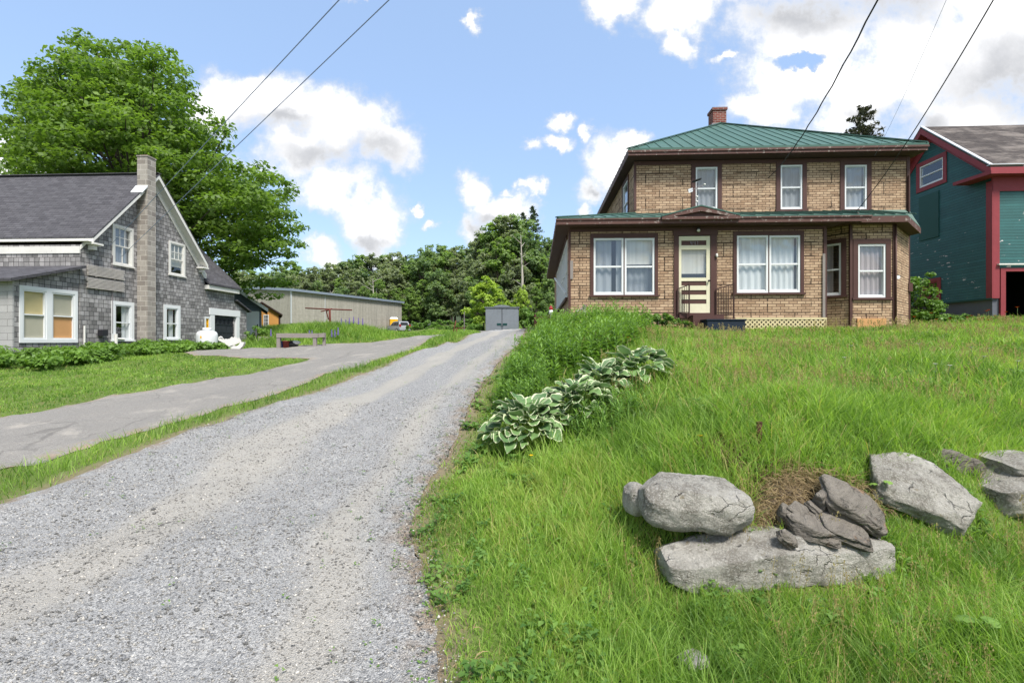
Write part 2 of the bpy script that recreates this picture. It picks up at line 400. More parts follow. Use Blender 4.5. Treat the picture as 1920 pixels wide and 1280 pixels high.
# lawn in front of the brick house
cp(.2, 5, -1.16); cp(.35, 3.2, -1.49); cp(2.1, 6.5, -.43); cp(1.1, 4.2, -1.02); cp(3, 5, -.66); cp(4.8, 5.5, -.49); cp(5, 8.5, -.2); cp(8, 8, -.18)
cp(4.5, 12.5, .26); cp(8.5, 12.5, .29); cp(11, 13, .36); cp(14.5, 14.5, .45); cp(1.2, 11, .25); cp(.6, 8, -.35); cp(.9, 15, .45); cp(1, 22, .55); cp(16, 18, .78); cp(22, 17.5, .82); cp(25, 24, 1.1); cp(6, 20, .7); cp(15, 10, .35)
# the low stone wall and the verge below it
cpx(1250, 1085, 3.05); cpx(1480, 1080, 3.0); cpx(1690, 1060, 3.1); cp(2.6, 2.1, -1.5); cp(4.5, 2.4, -1.42); cpx(1920, 985, 3.6); cpx(1700, 990, 3.4); cpx(1800, 990, 3.45); cp(6, 3.2, -1.3)
cpx(1300, 845, 3.75); cpx(1450, 850, 3.65); cpx(1620, 838, 3.75); cpx(1800, 850, 3.95); cpx(1920, 842, 4.3); cp(6.5, 4.8, -.8)
cpx(1170, 930, 3.7)
# far land: level behind the lots, wooded hill to the right
for x, y, z in ((-120, 20, 0), (-60, 20, 0), (-45, 45, 1), (-90, 100, 3), (-40, 95, 2.6), (-15, 90, 2.6), (5, 75, 2.2), (14, 60, 1.6), (40, 60, 2), (30, 40, 1.5), (60, 20, 1.5), (120, 20, 1),
                (15, 150, 17), (40, 150, 22), (80, 150, 24), (-30, 150, 5), (-90, 170, 5), (-160, 200, 6), (30, 230, 30), (100, 230, 32), (-100, 300, 8), (0, 300, 25), (160, 100, 8), (180, 260, 30), (-180, 60, 2), (60, 100, 8), (0, 115, 6)): cp(x, y, z)
CP = np.array(CP, float)
_sc = 50.0
def _phi(r2): return np.where(r2 > 1e-12, .5 * r2 * np.log(np.maximum(r2, 1e-12)), 0)
_P = np.asarray(CP[:, :2]) / _sc; _n = len(CP)
_K = _phi(((_P[:, None] - _P[None]) ** 2).sum(-1)) + np.eye(_n) * 2e-5
_Q = np.c_[np.ones(_n), _P]
_sol = np.linalg.solve(np.block([[_K, _Q], [_Q.T, np.zeros((3, 3))]]), np.r_[CP[:, 2], np.zeros(3)])
def tps(x, y):
    x = np.asarray(x, float); y = np.asarray(y, float); sh = x.shape
    q = np.c_[x.ravel(), y.ravel()] / _sc; out = np.empty(len(q))
    for i in range(0, len(q), 20000):
        qq = q[i:i + 20000]
        out[i:i + 20000] = _phi(((qq[:, None] - _P[None]) ** 2).sum(-1)) @ _sol[:_n] + _sol[_n] + qq @ _sol[_n + 1:]
    return (E + out).reshape(sh)
def graded(lo, a, b, hi, fine, grow=1.18):
    g = list(np.arange(a, b + 1e-6, fine)); s = fine
    while g[-1] < hi: s *= grow; g.append(g[-1] + s)
    s = fine
    while g[0] > lo: s *= grow; g.insert(0, g[0] - s)
    return np.array(g)
gx = graded(-240, -13, 9, 240, .16); gy = graded(-40, 1.4, 12, 330, .12, 1.06)
GX, GY = np.meshgrid(gx, gy); GZ = tps(GX, GY)
_bump = np.zeros_like(GZ)
for s, a in ((.55, .018), (.23, .010), (1.7, .03)):
    k = rng.uniform(0, 6.28, 8); th = rng.uniform(0, 6.28, 8)
    for i in range(8): _bump += a / 3 * np.sin((GX * np.cos(th[i]) + GY * np.sin(th[i])) * 6.28 / (s * (1 + i * .13)) + k[i])
GZ = GZ + _bump
def gz(x, y):                              # height of the ground sheet itself (bilinear in its cells)
    x = np.asarray(x, float); y = np.asarray(y, float)
    i = np.clip(np.searchsorted(gx, x) - 1, 0, len(gx) - 2); j = np.clip(np.searchsorted(gy, y) - 1, 0, len(gy) - 2)
    a = (x - gx[i]) / (gx[i + 1] - gx[i]); b = (y - gy[j]) / (gy[j + 1] - gy[j])
    return (GZ[j, i] * (1 - a) + GZ[j, i + 1] * a) * (1 - b) + (GZ[j + 1, i] * (1 - a) + GZ[j + 1, i + 1] * a) * b
def gh(x, y): return float(gz(x, y))
_D = np.concatenate([np.arange(.5, 20, .01), np.arange(20, 160, .05)])
def hit(px, py):
    X = (px - 960) / F * _D; Z = E + (640 - py) / F * _D
    k = np.nonzero(Z < tps(X, _D))[0]
    d = _D[k[0]] if len(k) else 160.
    return (px - 960) / F * d, d
def inpoly(x, y, poly):
    x = np.asarray(x); y = np.asarray(y); r = np.zeros(x.shape, bool); n = len(poly)
    for i in range(n):
        (x1, y1), (x2, y2) = poly[i], poly[(i + 1) % n]
        if y1 == y2: continue
        r ^= ((y1 > y) != (y2 > y)) & (x < (x2 - x1) * (y - y1) / (y2 - y1) + x1)
    return r
def segdist(x, y, line):
    x = np.asarray(x, float); y = np.asarray(y, float); d = np.full(x.shape, 1e9)
    for (x1, y1), (x2, y2) in zip(line[:-1], line[1:]):
        L = (x2 - x1) ** 2 + (y2 - y1) ** 2 + 1e-9
        t = np.clip(((x - x1) * (x2 - x1) + (y - y1) * (y2 - y1)) / L, 0, 1)
        d = np.minimum(d, np.hypot(x - x1 - t * (x2 - x1), y - y1 - t * (y2 - y1)))
    return d
def vnoise(x, y, s, seed=0):
    r = np.random.default_rng(seed); v = np.zeros(np.shape(x))
    for i in range(10):
        th = r.uniform(0, 6.28); f = 6.28 / s * r.uniform(.5, 1.6)
        v = v + np.sin((np.cos(th) * x + np.sin(th) * y) * f + r.uniform(0, 6.28))
    return v / 4.5

driveL = [(-9, -6), (-9, -1), (-7.5, 1.6), (-6.0, 3.0)] + [hit(*p) for p in ((0, 960), (130, 905), (250, 852), (400, 795), (520, 755), (610, 729), (699, 698), (775, 663), (838, 643))] + [(-1.75, 15), (-1.5, 18), (-1.6, 25), (-1.9, 36), (-1.9, 39.5)]
driveR = [(1.4, 39.5), (1.5, 34), (.78, 25), (.62, 19), (.5, 16.5), (.38, 14.5)] + [hit(*p) for p in ((975, 643), (955, 660), (930, 686), (905, 715), (882, 758), (862, 808), (838, 860), (803, 910), (775, 960), (768, 1010), (788, 1060), (800, 1120), (815, 1190), (828, 1280))] + [(-.25, 1.4), (.1, .5), (1.0, -1), (2.5, -6)]
roadR = [(-6.5, 1.0), (-5.9, 3.5)] + [hit(*p) for p in ((0, 878), (150, 838), (300, 797), (450, 757), (560, 724), (640, 698), (685, 683), (744, 664), (788, 650))] + [(-3.2, 18.5), (-3.0, 23), (-2.75, 29), (-1.6, 35), (.0, 42), (2, 47)]
roadL = [(.6, 50), (-1.4, 44), (-3.4, 37), (-4.6, 30), (-5.6, 25.5), (-6.6, 22.6), (-8.0, 21.5), (-11.0, 20.6), (-12.2, 20.6), (-12.6, 18.4), (-10.9, 16.6), (-8.6, 15.6)] + [hit(*p) for p in ((590, 673), (500, 692), (400, 713), (200, 746), (0, 786))] + [(-10.6, 5), (-11.5, 1.0)]
drive = driveL + driveR; road = roadR + roadL

def cover(x, y):                            # 1 where gravel or tarmac lies
    return inpoly(x, y, drive) | inpoly(x, y, road)
bank = [hit(*p) for p in ((1402, 945), (1428, 908), (1500, 896), (1560, 908), (1630, 940), (1650, 985), (1560, 1020), (1420, 1010))]
soil = np.exp(-(segdist(GX, GY, driveL) / .22) ** 2) * .8 + np.exp(-(segdist(GX, GY, driveR) / .18) ** 2)
soil = np.maximum(soil, inpoly(GX, GY, bank) * 1.0)
far = np.clip((GY - 62) / 12, 0, 1)
nx, ny = len(gx), len(gy)
idx = np.arange(nx * ny).reshape(ny, nx)
quads = np.stack([idx[:-1, :-1], idx[:-1, 1:], idx[1:, 1:], idx[1:, :-1]], -1).reshape(-1, 4)
me = mesh_np('ground', np.stack([GX, GY, GZ], -1).reshape(-1, 3), quads, None, {'soil': np.clip(soil, 0, 1).ravel(), 'far': far.ravel()}, True)
m, nt, bs, _ = mat('earth_and_turf'); o = objc(nt)
at = nd(nt, 'Attribute', None, attribute_name='soil').outputs['Fac']; af = nd(nt, 'Attribute', None, attribute_name='far').outputs['Fac']
g = mx(nt, noi(nt, o, 1.1, 6, .65), (.05, .085, .015, 1), (.14, .19, .04, 1)); g = mx(nt, sstep(nt, noi(nt, o, 9, 5, .7), .5, .75), g, (.13, .11, .045, 1))
d = mx(nt, noi(nt, o, 14, 6, .7), (.07, .05, .035, 1), (.30, .235, .16, 1))
c = mx(nt, ma(nt, 'MULTIPLY', at, sstep(nt, ma(nt, 'ADD', noi(nt, o, 5, 5, .7), ma(nt, 'MULTIPLY', at, .5)), .5, .75)), g, d)
c = mx(nt, af, c, mx(nt, noi(nt, o, .4, 4), (.02, .035, .01, 1), (.05, .07, .02, 1)))
setc(nt, bs, c, .95, noi(nt, o, 25, 6, .7), .6, .03)
sset(link('ground', me, m), 'grassy ground rising to the houses and wooded hill', 'ground', None, 'structure')

def strip(name, poly, mt, label, lift, step, jit, xr, yr, crown=None, track=None):
    # a sheet cut to the polygon, draped on the ground mesh, with a ragged edge; it grows finer near the lens
    xs = np.arange(xr[0], xr[1], step); ys = np.concatenate([np.arange(yr[0], 8, step), np.arange(8, 20, step * 2), np.arange(20, yr[1], step * 4)])
    X, Y = np.meshgrid(xs, ys)
    ed = poly + [poly[0]]
    ins = inpoly(X, Y, poly); dist = segdist(X, Y, ed) * np.where(ins, 1, -1)
    dist = dist + jit * (vnoise(X, Y, .35, 3) * .6 + vnoise(X, Y, .12, 4) * .5)
    keep = dist > 0
    any4 = keep[:-1, :-1] | keep[:-1, 1:] | keep[1:, 1:] | keep[1:, :-1]
    gyd, gxd = np.gradient(dist, ys, xs); gl = np.maximum(np.hypot(gxd, gyd), .3)
    near = (~keep) & (dist > -step * 6)
    X = np.where(near, X - gxd / gl * np.clip(dist, -step * 3, 0), X); Y = np.where(near, Y - gyd / gl * np.clip(dist, -step * 6, 0), Y)
    dd = np.maximum(dist, 0)
    Z = gz(X, Y) + (lift + np.clip(Y, 0, 60) * .0011) * np.clip(dd / .10, 0, 1) + (.004 + np.clip(Y, 0, 60) * .0006) * (dd <= 0)
    if crown is not None: Z = Z + crown(X, Y) * np.clip(dd / .3, 0, 1)
    dist = dd
    id_ = np.arange(X.size).reshape(X.shape)
    q = np.stack([id_[:-1, :-1], id_[:-1, 1:], id_[1:, 1:], id_[1:, :-1]], -1)[any4]
    used = np.unique(q); rm = np.full(X.size, -1); rm[used] = np.arange(len(used))
    V = np.stack([X, Y, Z], -1).reshape(-1, 3)[used]
    me = mesh_np(name, V, rm[q], None, {'edge': np.clip(dist.ravel()[used] / .8, 0, 1), 'track': (track(X, Y).ravel()[used] if track else np.zeros(len(used)))}, True)
    return sset(link(name, me, mt), label, name.split('_')[-1], None, 'structure')

def gravelmat(name, c0, c1, stone, tracks, bstr, cracks=False):
    m, nt, bs, _ = mat(name); o = objc(nt)
    ed = nd(nt, 'Attribute', None, attribute_name='edge').outputs['Fac']
    vo = nd(nt, 'TexVoronoi', {'Vector': o, 'Scale': stone, 'Randomness': 1.0}, feature='F1')
    sep = nd(nt, 'SeparateColor', {0: vo.outputs['Color']}).outputs[0]
    vo2 = nd(nt, 'TexVoronoi', {'Vector': o, 'Scale': stone * 2.3, 'Randomness': 1.0}, feature='F1')
    sep2 = nd(nt, 'SeparateColor', {0: vo2.outputs['Color']}).outputs[1]
    pick = sstep(nt, noi(nt, o, 9, 3), .4, .6)
    val = mx(nt, pick, sep, sep2)
    c = mx(nt, val, c0, c1)
    big = noi(nt, scl(nt, o, .9, .22), 1.0, 5, .6)
    tk = nd(nt, 'Attribute', None, attribute_name='track').outputs['Fac']
    fine = sstep(nt, ma(nt, 'ADD', ma(nt, 'MULTIPLY', big, .7), ma(nt, 'MULTIPLY', tk, .55)), .40, .72)
    c = mx(nt, ma(nt, 'MULTIPLY', fine, tracks), c, mx(nt, noi(nt, o, 60, 4, .7), hx('#938f87'), hx('#c0bbb1')))
    wht = sstep(nt, sep2, .95, .97); c = mx(nt, ma(nt, 'MULTIPLY', wht, .5), c, hx('#b5b4b1'))
    c = mx(nt, ma(nt, 'MULTIPLY', sstep(nt, ed, .35, .0), ma(nt, 'MULTIPLY', sstep(nt, noi(nt, o, 6, 5, .7), .4, .6), .75)), c, hx('#8b7760'))
    c = mx(nt, ma(nt, 'MULTIPLY', sstep(nt, noi(nt, o, 2.2, 7, .75), .66, .76), .5), c, (.14, .17, .06, 1))
    if cracks:                               # old patched tarmac: cracks, darker repairs, dusty places
        jn = nd(nt, 'TexNoise', {'Vector': o, 'Scale': 2.0, 'Detail': 5}).outputs[1]
        oj = nd(nt, 'VectorMath', {0: o, 1: nd(nt, 'VectorMath', {0: jn, 1: (.7, .7, 0)}, operation='MULTIPLY').outputs[0]}, operation='ADD').outputs[0]
        ve = nd(nt, 'TexVoronoi', {'Vector': oj, 'Scale': .55}, feature='DISTANCE_TO_EDGE').outputs['Distance']
        ck = ma(nt, 'MULTIPLY', sstep(nt, ve, .012, .003), sstep(nt, noi(nt, o, .7, 3), .42, .55))
        pt = sstep(nt, noi(nt, scl(nt, o, 1, .45), .5, 5, .65), .5, .62)
        c = mx(nt, ma(nt, 'MULTIPLY', pt, .12), c, mx(nt, 1.0, c, .62, 'MULTIPLY')); c = mx(nt, ma(nt, 'MULTIPLY', ck, .38), c, hx('#3e3c3a'))
        c = mx(nt, ma(nt, 'MULTIPLY', sstep(nt, noi(nt, o, 1.4, 6, .7), .52, .7), .5), c, hx('#a29c92'))
    h = ma(nt, 'ADD', ma(nt, 'MULTIPLY', vo.outputs['Distance'], -1.0), ma(nt, 'MULTIPLY', vo2.outputs['Distance'], -.6))
    setc(nt, bs, c, .9, h, bstr, .02)
    return m
M['gravel'] = gravelmat('crushed_stone_gravel', hx('#67686a'), hx('#bcbbb8'), 88, .8, .8)
M['tarmac'] = gravelmat('worn_tarmac', hx('#6a6763'), hx('#87847e'), 95, .3, .25, True)
def trk(X, Y):                              # two worn wheel tracks, paler fines packed in them
    l = segdist(X, Y, driveL[4:]); r = segdist(X, Y, driveR[:-1]); f = l / np.maximum(l + r, .1) + .03 * vnoise(X, Y, 3., 12)
    return np.exp(-((f - .42) / .10) ** 2) * 1.1 + np.exp(-((f - .84) / .06) ** 2) * .55
rut = lambda X, Y: .005 * vnoise(X, Y, 1.3, 8)
strip('gravel_driveway', drive, M['gravel'], 'grey gravel driveway climbing past the brick house to the shed', .020, .09, .03, (-9.5, 2.6), (-5.5, 39.6), rut, lambda X, Y: trk(X, Y))
strip('tarmac_road', road, M['tarmac'], 'worn grey tarmac lane and yard beside the grey house', .012, .14, .05, (-13, 2.6), (1.0, 50))

# loose stones on the near part of the drive, too many to count
def pebbles(n):
    x = rng.uniform(-4.2, .6, n * 3); y = rng.uniform(1.9, 7.5, n * 3)
    k = (inpoly(x, y, drive) | (segdist(x, y, driveR) < .16 * rng.random(n * 3) ** 2)) & (rng.random(n * 3) < np.clip(1.25 - (y - 1.9) / 6.2, .12, 1)); x, y = x[k][:n], y[k][:n]; n = len(x)
    s = rng.gamma(2.0, .0013, n) + .0022
    base = np.array([(1, 0, 0), (-1, 0, 0), (0, 1, 0), (0, -1, 0), (0, 0, 1), (0, 0, -1)], float)
    fac = np.array([(0, 2, 4), (2, 1, 4), (1, 3, 4), (3, 0, 4), (2, 0, 5), (1, 2, 5), (3, 1, 5), (0, 3, 5)])
    v = base[None] * rng.uniform(.65, 1.25, (n, 6, 1)) + rng.normal(0, .22, (n, 6, 3)); v[..., 2] *= .7
    a = rng.uniform(0, 6.28, n); c, s_ = np.cos(a)[:, None], np.sin(a)[:, None]
    vx = v[..., 0] * c - v[..., 1] * s_; vy = v[..., 0] * s_ + v[..., 1] * c
    z = gz(x, y) + .020 + y * .0011 + rut(x, y) + s * .2
    V = np.stack([vx * s[:, None] * 1.25 + x[:, None], vy * s[:, None] + y[:, None], v[..., 2] * s[:, None] + z[:, None]], -1)
    T = (fac[None] + (np.arange(n) * 6)[:, None, None]).reshape(-1, 3)
    me = mesh_np('loose_gravel', V.reshape(-1, 3), None, T, {'tint': np.repeat(rng.random(n), 6)})
    m, nt, bs, _ = mat('loose_stone'); t = nd(nt, 'Attribute', None, attribute_name='tint').outputs['Fac']
    setc(nt, bs, ramp(nt, t, [(0, hx('#4c4c4b')), (.6, hx('#85827d')), (.93, hx('#a8a49c')), (1, hx('#cdc8be'))]), .85, noi(nt, objc(nt), 90, 3), .3, .004)
    sset(link('loose_gravel', me, m), 'loose crushed stones scattered on the near driveway', 'gravel', None, 'stuff')
pebbles(42000)

# ------------------------------------------------------------------ grass
FOOT = [[h2w(.85, 12.95)[:2], h2w(7.0, 12.95)[:2], h2w(11.6, 13.5)[:2], h2w(11.6, 25)[:2], h2w(.85, 25)[:2]],
        [h2w(-40, 13.9)[:2], h2w(-15.7, 13.9)[:2], h2w(-15.7, 27)[:2], h2w(-40, 27)[:2]],
        [h2w(16.3, 18)[:2], h2w(30, 18)[:2], h2w(30, 24)[:2], h2w(16.3, 24)[:2]]]
def blades(x, y, h, w, lean, tint, seg3=True, name='grass'):
    n = len(x); z = gz(x, y) - .01
    a = rng.uniform(0, 6.28, n); b = rng.uniform(0, 6.28, n)
    dx, dy = np.cos(a), np.sin(a); wx, wy = np.cos(b) * w * .5, np.sin(b) * w * .5
    L = h * lean
    lev = [(0, 1.0), (.36, .9), (.72, .6)] if seg3 else [(0, 1.0), (.55, .8)]
    V = []
    for t, ww in lev:
        cx, cy, cz = x + dx * L * t ** 2, y + dy * L * t ** 2, z + h * t * (1 - .25 * lean * t)
        V += [np.stack([cx - wx * ww, cy - wy * ww, cz], -1), np.stack([cx + wx * ww, cy + wy * ww, cz], -1)]
    V.append(np.stack([x + dx * L, y + dy * L, z + h * (1 - .3 * lean)], -1))
    V = np.stack(V, 1); k = V.shape[1]; base = (np.arange(n) * k)[:, None]
    if seg3: Q = np.concatenate([base + np.array([0, 1, 3, 2]), base + np.array([2, 3, 5, 4])]); T = base + np.array([4, 5, 6])
    else: Q = base + np.array([0, 1, 3, 2]); T = base + np.array([2, 3, 4])
    return mesh_np(name, V.reshape(-1, 3), Q, T, {'tint': np.repeat(tint, k)})
def scatter(n, d0, d1, x0, x1, keep=None):   # more of them near the lens, none on gravel, tarmac or under houses
    y = d0 + (d1 - d0) * rng.random(n) ** 1.35; x = rng.uniform(x0, x1, n)
    m = (np.abs(x) < y * 1.12 + np.where(rng.random(n) < .6, 2.6, .4)) & ~cover(x, y)
    for f in FOOT: m &= ~inpoly(x, y, f)
    m &= ~inpoly(x, y, bank)
    e = np.minimum(segdist(x, y, driveL), segdist(x, y, driveR))
    e = np.minimum(e, np.minimum(segdist(x, y, roadL), segdist(x, y, roadR)))
    m &= (e + vnoise(x, y, .35, 21) * .05) > .05 * rng.random(n) - .01
    m &= rng.random(n) < np.clip(.6 + e * 3. + vnoise(x, y, .6, 5) * .4, .12, 1)
    if keep is not None: m &= keep(x, y)
    return x[m], y[m], e[m]
def tintof(x, y, lo=.15):
    t = .40 + .20 * vnoise(x, y, 2.6, 31) + .16 * vnoise(x, y, .5, 32) + rng.normal(0, .16, len(x))
    dry = rng.random(len(x)) < np.clip(.03 + .08 * vnoise(x, y, 1.9, 33), .012, .22)
    return np.where(dry, rng.uniform(.88, 1.0, len(x)), np.clip(t, .03, .78))
def lawn(name, label, n, d0, d1, x0, x1, hf, wf, keep=None, seg3=True, lean=(.2, .9)):
    x, y, e = scatter(n, d0, d1, x0, x1, keep)
    h = hf(x, y, e) * (.35 + 1.1 * rng.random(len(x)) ** 1.3)
    w = wf(y) * rng.uniform(.6, 1.3, len(x))
    me = blades(x, y, h, w, rng.uniform(lean[0], lean[1], len(x)), tintof(x, y), seg3, name)
    sset(link(name, me, M['grass']), label, 'grass', None, 'stuff'); return len(x)
ri = lambda x, y: x > np.interp(y, [0, 3, 4.5, 6, 8, 12, 40], [-1.0, -1.4, -1.5, -1.3, -.9, -.3, .3])
STF = [[hit(*p) for p in ((1200, 1000), (1250, 1095), (1480, 1100), (1690, 1080))], [hit(*p) for p in ((1630, 965), (1720, 985), (1830, 985))], [hit(*p) for p in ((1840, 975), (1920, 980), (2000, 980))]]
def near_stone(x, y):
    d = np.full(np.shape(x), 9.)
    for l in STF: d = np.minimum(d, segdist(x, y, l))
    return np.clip(.38 + d / .55, .38, 1)
tall = lambda x, y, e: near_stone(x, y) * tall0(x, y, e)
tall0 = lambda x, y, e: .055 + .15 * np.clip((e - .15) / 1.0, 0, 1) * np.clip(1 + .45 * vnoise(x, y, 1.2, 40) + .3 * vnoise(x, y, .35, 41), .25, 2)
cnt = []
cnt.append(lawn('verge_grass', 'long green grass on the verge below and around the stones', 215000, 1.4, 4.6, -1.3, 7.4, tall, lambda y: .0034 + .0008 * y, ri))
cnt.append(lawn('lawn_grass', 'tall unmown lawn grass sloping up to the brick house', 205000, 4.4, 15.5, -1.4, 17.5, lambda x, y, e: np.minimum(tall(x, y, e), .22) * np.clip(1.2 - (y - 4) * .07, .45, 1.1), lambda y: .003 + .0012 * y, ri))
lf = lambda x, y: ~ri(x, y)
cnt.append(lawn('strip_grass', 'grass strip between the gravel driveway and the tarmac lane', 130000, 2.6, 30, -8.5, 1.2, lambda x, y, e: .05 + .14 * np.clip(e / .35, 0, 1), lambda y: .003 + .0009 * y,
     lambda x, y: lf(x, y) & (x > np.interp(y, [3, 8, 18, 30], [-7.2, -5.3, -3.6, -3.0])), False))
cnt.append(lawn('mown_lawn', 'short mown lawn between the lane and the grey house', 150000, 5.0, 20, -20, -5.0, lambda x, y, e: .045 + .03 * np.clip(e, 0, 1), lambda y: .004 + .0011 * y,
     lambda x, y: x < np.interp(y, [3, 8, 18, 30], [-7.2, -5.3, -4.5, -4.0]), False))
mound = lambda x, y: (y > 20.8) & (x < np.interp(y, [20, 25, 30, 40, 50], [-6.4, -5.7, -4.7, -3.0, -1.2]))
cnt.append(lawn('meadow_grass', 'tall meadow grass on the mound in front of the concrete hall', 130000, 20.8, 46, -24, -1.5, lambda x, y, e: .12 + .36 * np.clip((e - .3) / 1.5, 0, 1) * np.clip(1.2 - (y - 24) * .04, .5, 1) * np.where((y > 27) & (np.abs(x + .235 * y) < 2.0), .3, 1), lambda y: .014 + .0007 * y, mound, False))
cnt.append(lawn('far_grass', 'rough grass along the far end of the lane by the shed', 60000, 30, 72, -22, 9, lambda x, y, e: .05 + .10 * np.clip(e / 2, 0, 1), lambda y: .02 + .0006 * y, lambda x, y: ~mound(x, y), False))
cnt.append(lawn('dooryard_grass', 'rough grass between the brick house and the green barn', 30000, 14.5, 22, 10.5, 25, lambda x, y, e: .22 + 0 * x, lambda y: .016 + 0 * y, None, False))
print('blades', cnt)
# seeding stalks standing above the grass: thin stem with a loose head
def seeding(n, xs, ys, hh, name, label, m, rad=.006, nl=16, hs=.09):
    z = gz(xs, ys); V = []; Q = []; T = []
    for i in range(len(xs)):
        h = hh[i]; a = random.uniform(0, 6.28); l = random.uniform(.05, .3) * h; tx, ty = xs[i] + math.cos(a) * l, ys[i] + math.sin(a) * l
        t0 = random.random(); b = len(V); w = .0016 + .0003 * ys[i]
        V += [(xs[i] - w / 2, ys[i], z[i]), (xs[i] + w / 2, ys[i], z[i]), (tx + w / 3, ty, z[i] + h), (tx - w / 3, ty, z[i] + h)]; Q.append((b, b + 1, b + 2, b + 3)); T += [t0 * .3] * 4
        for k in range(nl):
            t = 1 - random.random() * hs / .25 * .9; r = rad * (1.6 - t) * 1.5 + .004
            px, py, pz = xs[i] + (tx - xs[i]) * t, ys[i] + (ty - ys[i]) * t, z[i] + h * t
            b = len(V); s = rad * random.uniform(.5, 1.1) * (1 + .12 * ys[i]); ox, oy = random.gauss(0, r), random.gauss(0, r); th = random.uniform(0, 3.14)
            c, q = math.cos(th) * s * .5, math.sin(th) * s * .5
            V += [(px + ox - c, py + oy - q, pz), (px + ox, py + oy, pz - s * .6), (px + ox + c, py + oy + q, pz), (px + ox, py + oy, pz + s)]; Q.append((b, b + 1, b + 2, b + 3)); T += [t0 * .6 + random.random() * .4] * 4
    sset(link(name, mesh_np(name, V, Q, None, {'tint': T}), m), label, 'grass', None, 'stuff')
x, y, e = scatter(9000, 1.9, 9, .2, 9, lambda x, y: ri(x, y) & (vnoise(x, y, 1.6, 50) > .35)); k = e > .25; x, y = x[k][:520], y[k][:520]
seeding(0, x, y, .18 + .16 * rng.random(len(x)), 'sorrel_stalks', 'reddish seed stalks of sorrel standing in the lawn', M['seed'], .006, 14)
x, y, e = scatter(2500, 2.0, 3.4, 1.2, 3.6, lambda x, y: x - .25 * y > .7); k = e > .2; x, y = x[k][:190], y[k][:190]
seeding(0, x, y, .18 + .14 * rng.random(len(x)), 'dock_stalks', 'pale seed spikes among the verge weeds below the stones', M['seed'], .006, 22, .12)
x, y, e = scatter(24000, 4.6, 13, 1, 15, lambda x, y: ri(x, y) & (vnoise(x, y, 3.2, 55) > .15)); x, y = x[:1700], y[:1700]
seeding(0, x, y, .2 + .14 * rng.random(len(x)), 'seeding_grass', 'tawny seed heads of grass over the upper lawn', M['seed'], .0075, 10)
# broad-leaved weeds low in the verge
def broadleaf(n, xs, ys, name, label, L=.07):
    V = []; Q = []; T = []
    for i in range(len(xs)):
        z = gh(xs[i], ys[i]); t0 = random.uniform(.1, .7); nl = random.randint(4, 8); hh = random.uniform(.02, .12)
        for k in range(nl):
            a = random.uniform(0, 6.28); l = L * random.uniform(.6, 1.3); w = l * random.uniform(.22, .4); el = random.uniform(.1, .9)
            dx, dy = math.cos(a), math.sin(a); b = len(V); zb = z + hh * random.random(); r0 = .01
            P = lambda t, s, up: (xs[i] + dx * (r0 + l * t) - dy * s, ys[i] + dy * (r0 + l * t) + dx * s, zb + l * el * t - l * .5 * t * t + up)
            V += [P(0, 0, 0), P(.5, -w, .3 * w), P(.5, 0, 0), P(1, 0, 0), P(.5, w, .3 * w)]
            Q += [(b, b + 2, b + 3, b + 1), (b, b + 4, b + 3, b + 2)]; T += [min(1, max(0, t0 + random.gauss(0, .08)))] * 5
    sset(link(name, mesh_np(name, V, Q, None, {'tint': T}), M['weed']), label, 'weeds', None, 'stuff')
x, y, e = scatter(16000, 1.7, 4.3, -.9, 5, ri); k = vnoise(x, y, .5, 60) > .1; x, y = x[k][:1500], y[k][:1500]
broadleaf(0, x, y, 'verge_weeds', 'clover and dandelion leaves low in the verge grass', .042)
x, y, e = scatter(9000, 4.3, 12, -.6, 12, ri); k = vnoise(x, y, .8, 61) > .3; x, y = x[k][:1500], y[k][:1500]
broadleaf(0, x, y, 'lawn_weeds', 'small leafy weeds through the lawn', .08)
x = rng.uniform(-4, .3, 4000); y = rng.uniform(2, 12, 4000); e = np.minimum(segdist(x, y, driveR), segdist(x, y, driveL)); k = inpoly(x, y, drive) & ((rng.random(4000) < np.exp(-e / .3)) | (rng.random(4000) < .05 * (vnoise(x, y, 1, 70) > .3)))
broadleaf(0, x[k][:500], y[k][:500], 'driveway_weeds', 'tiny weeds growing in the gravel at the driveway edge', .022)
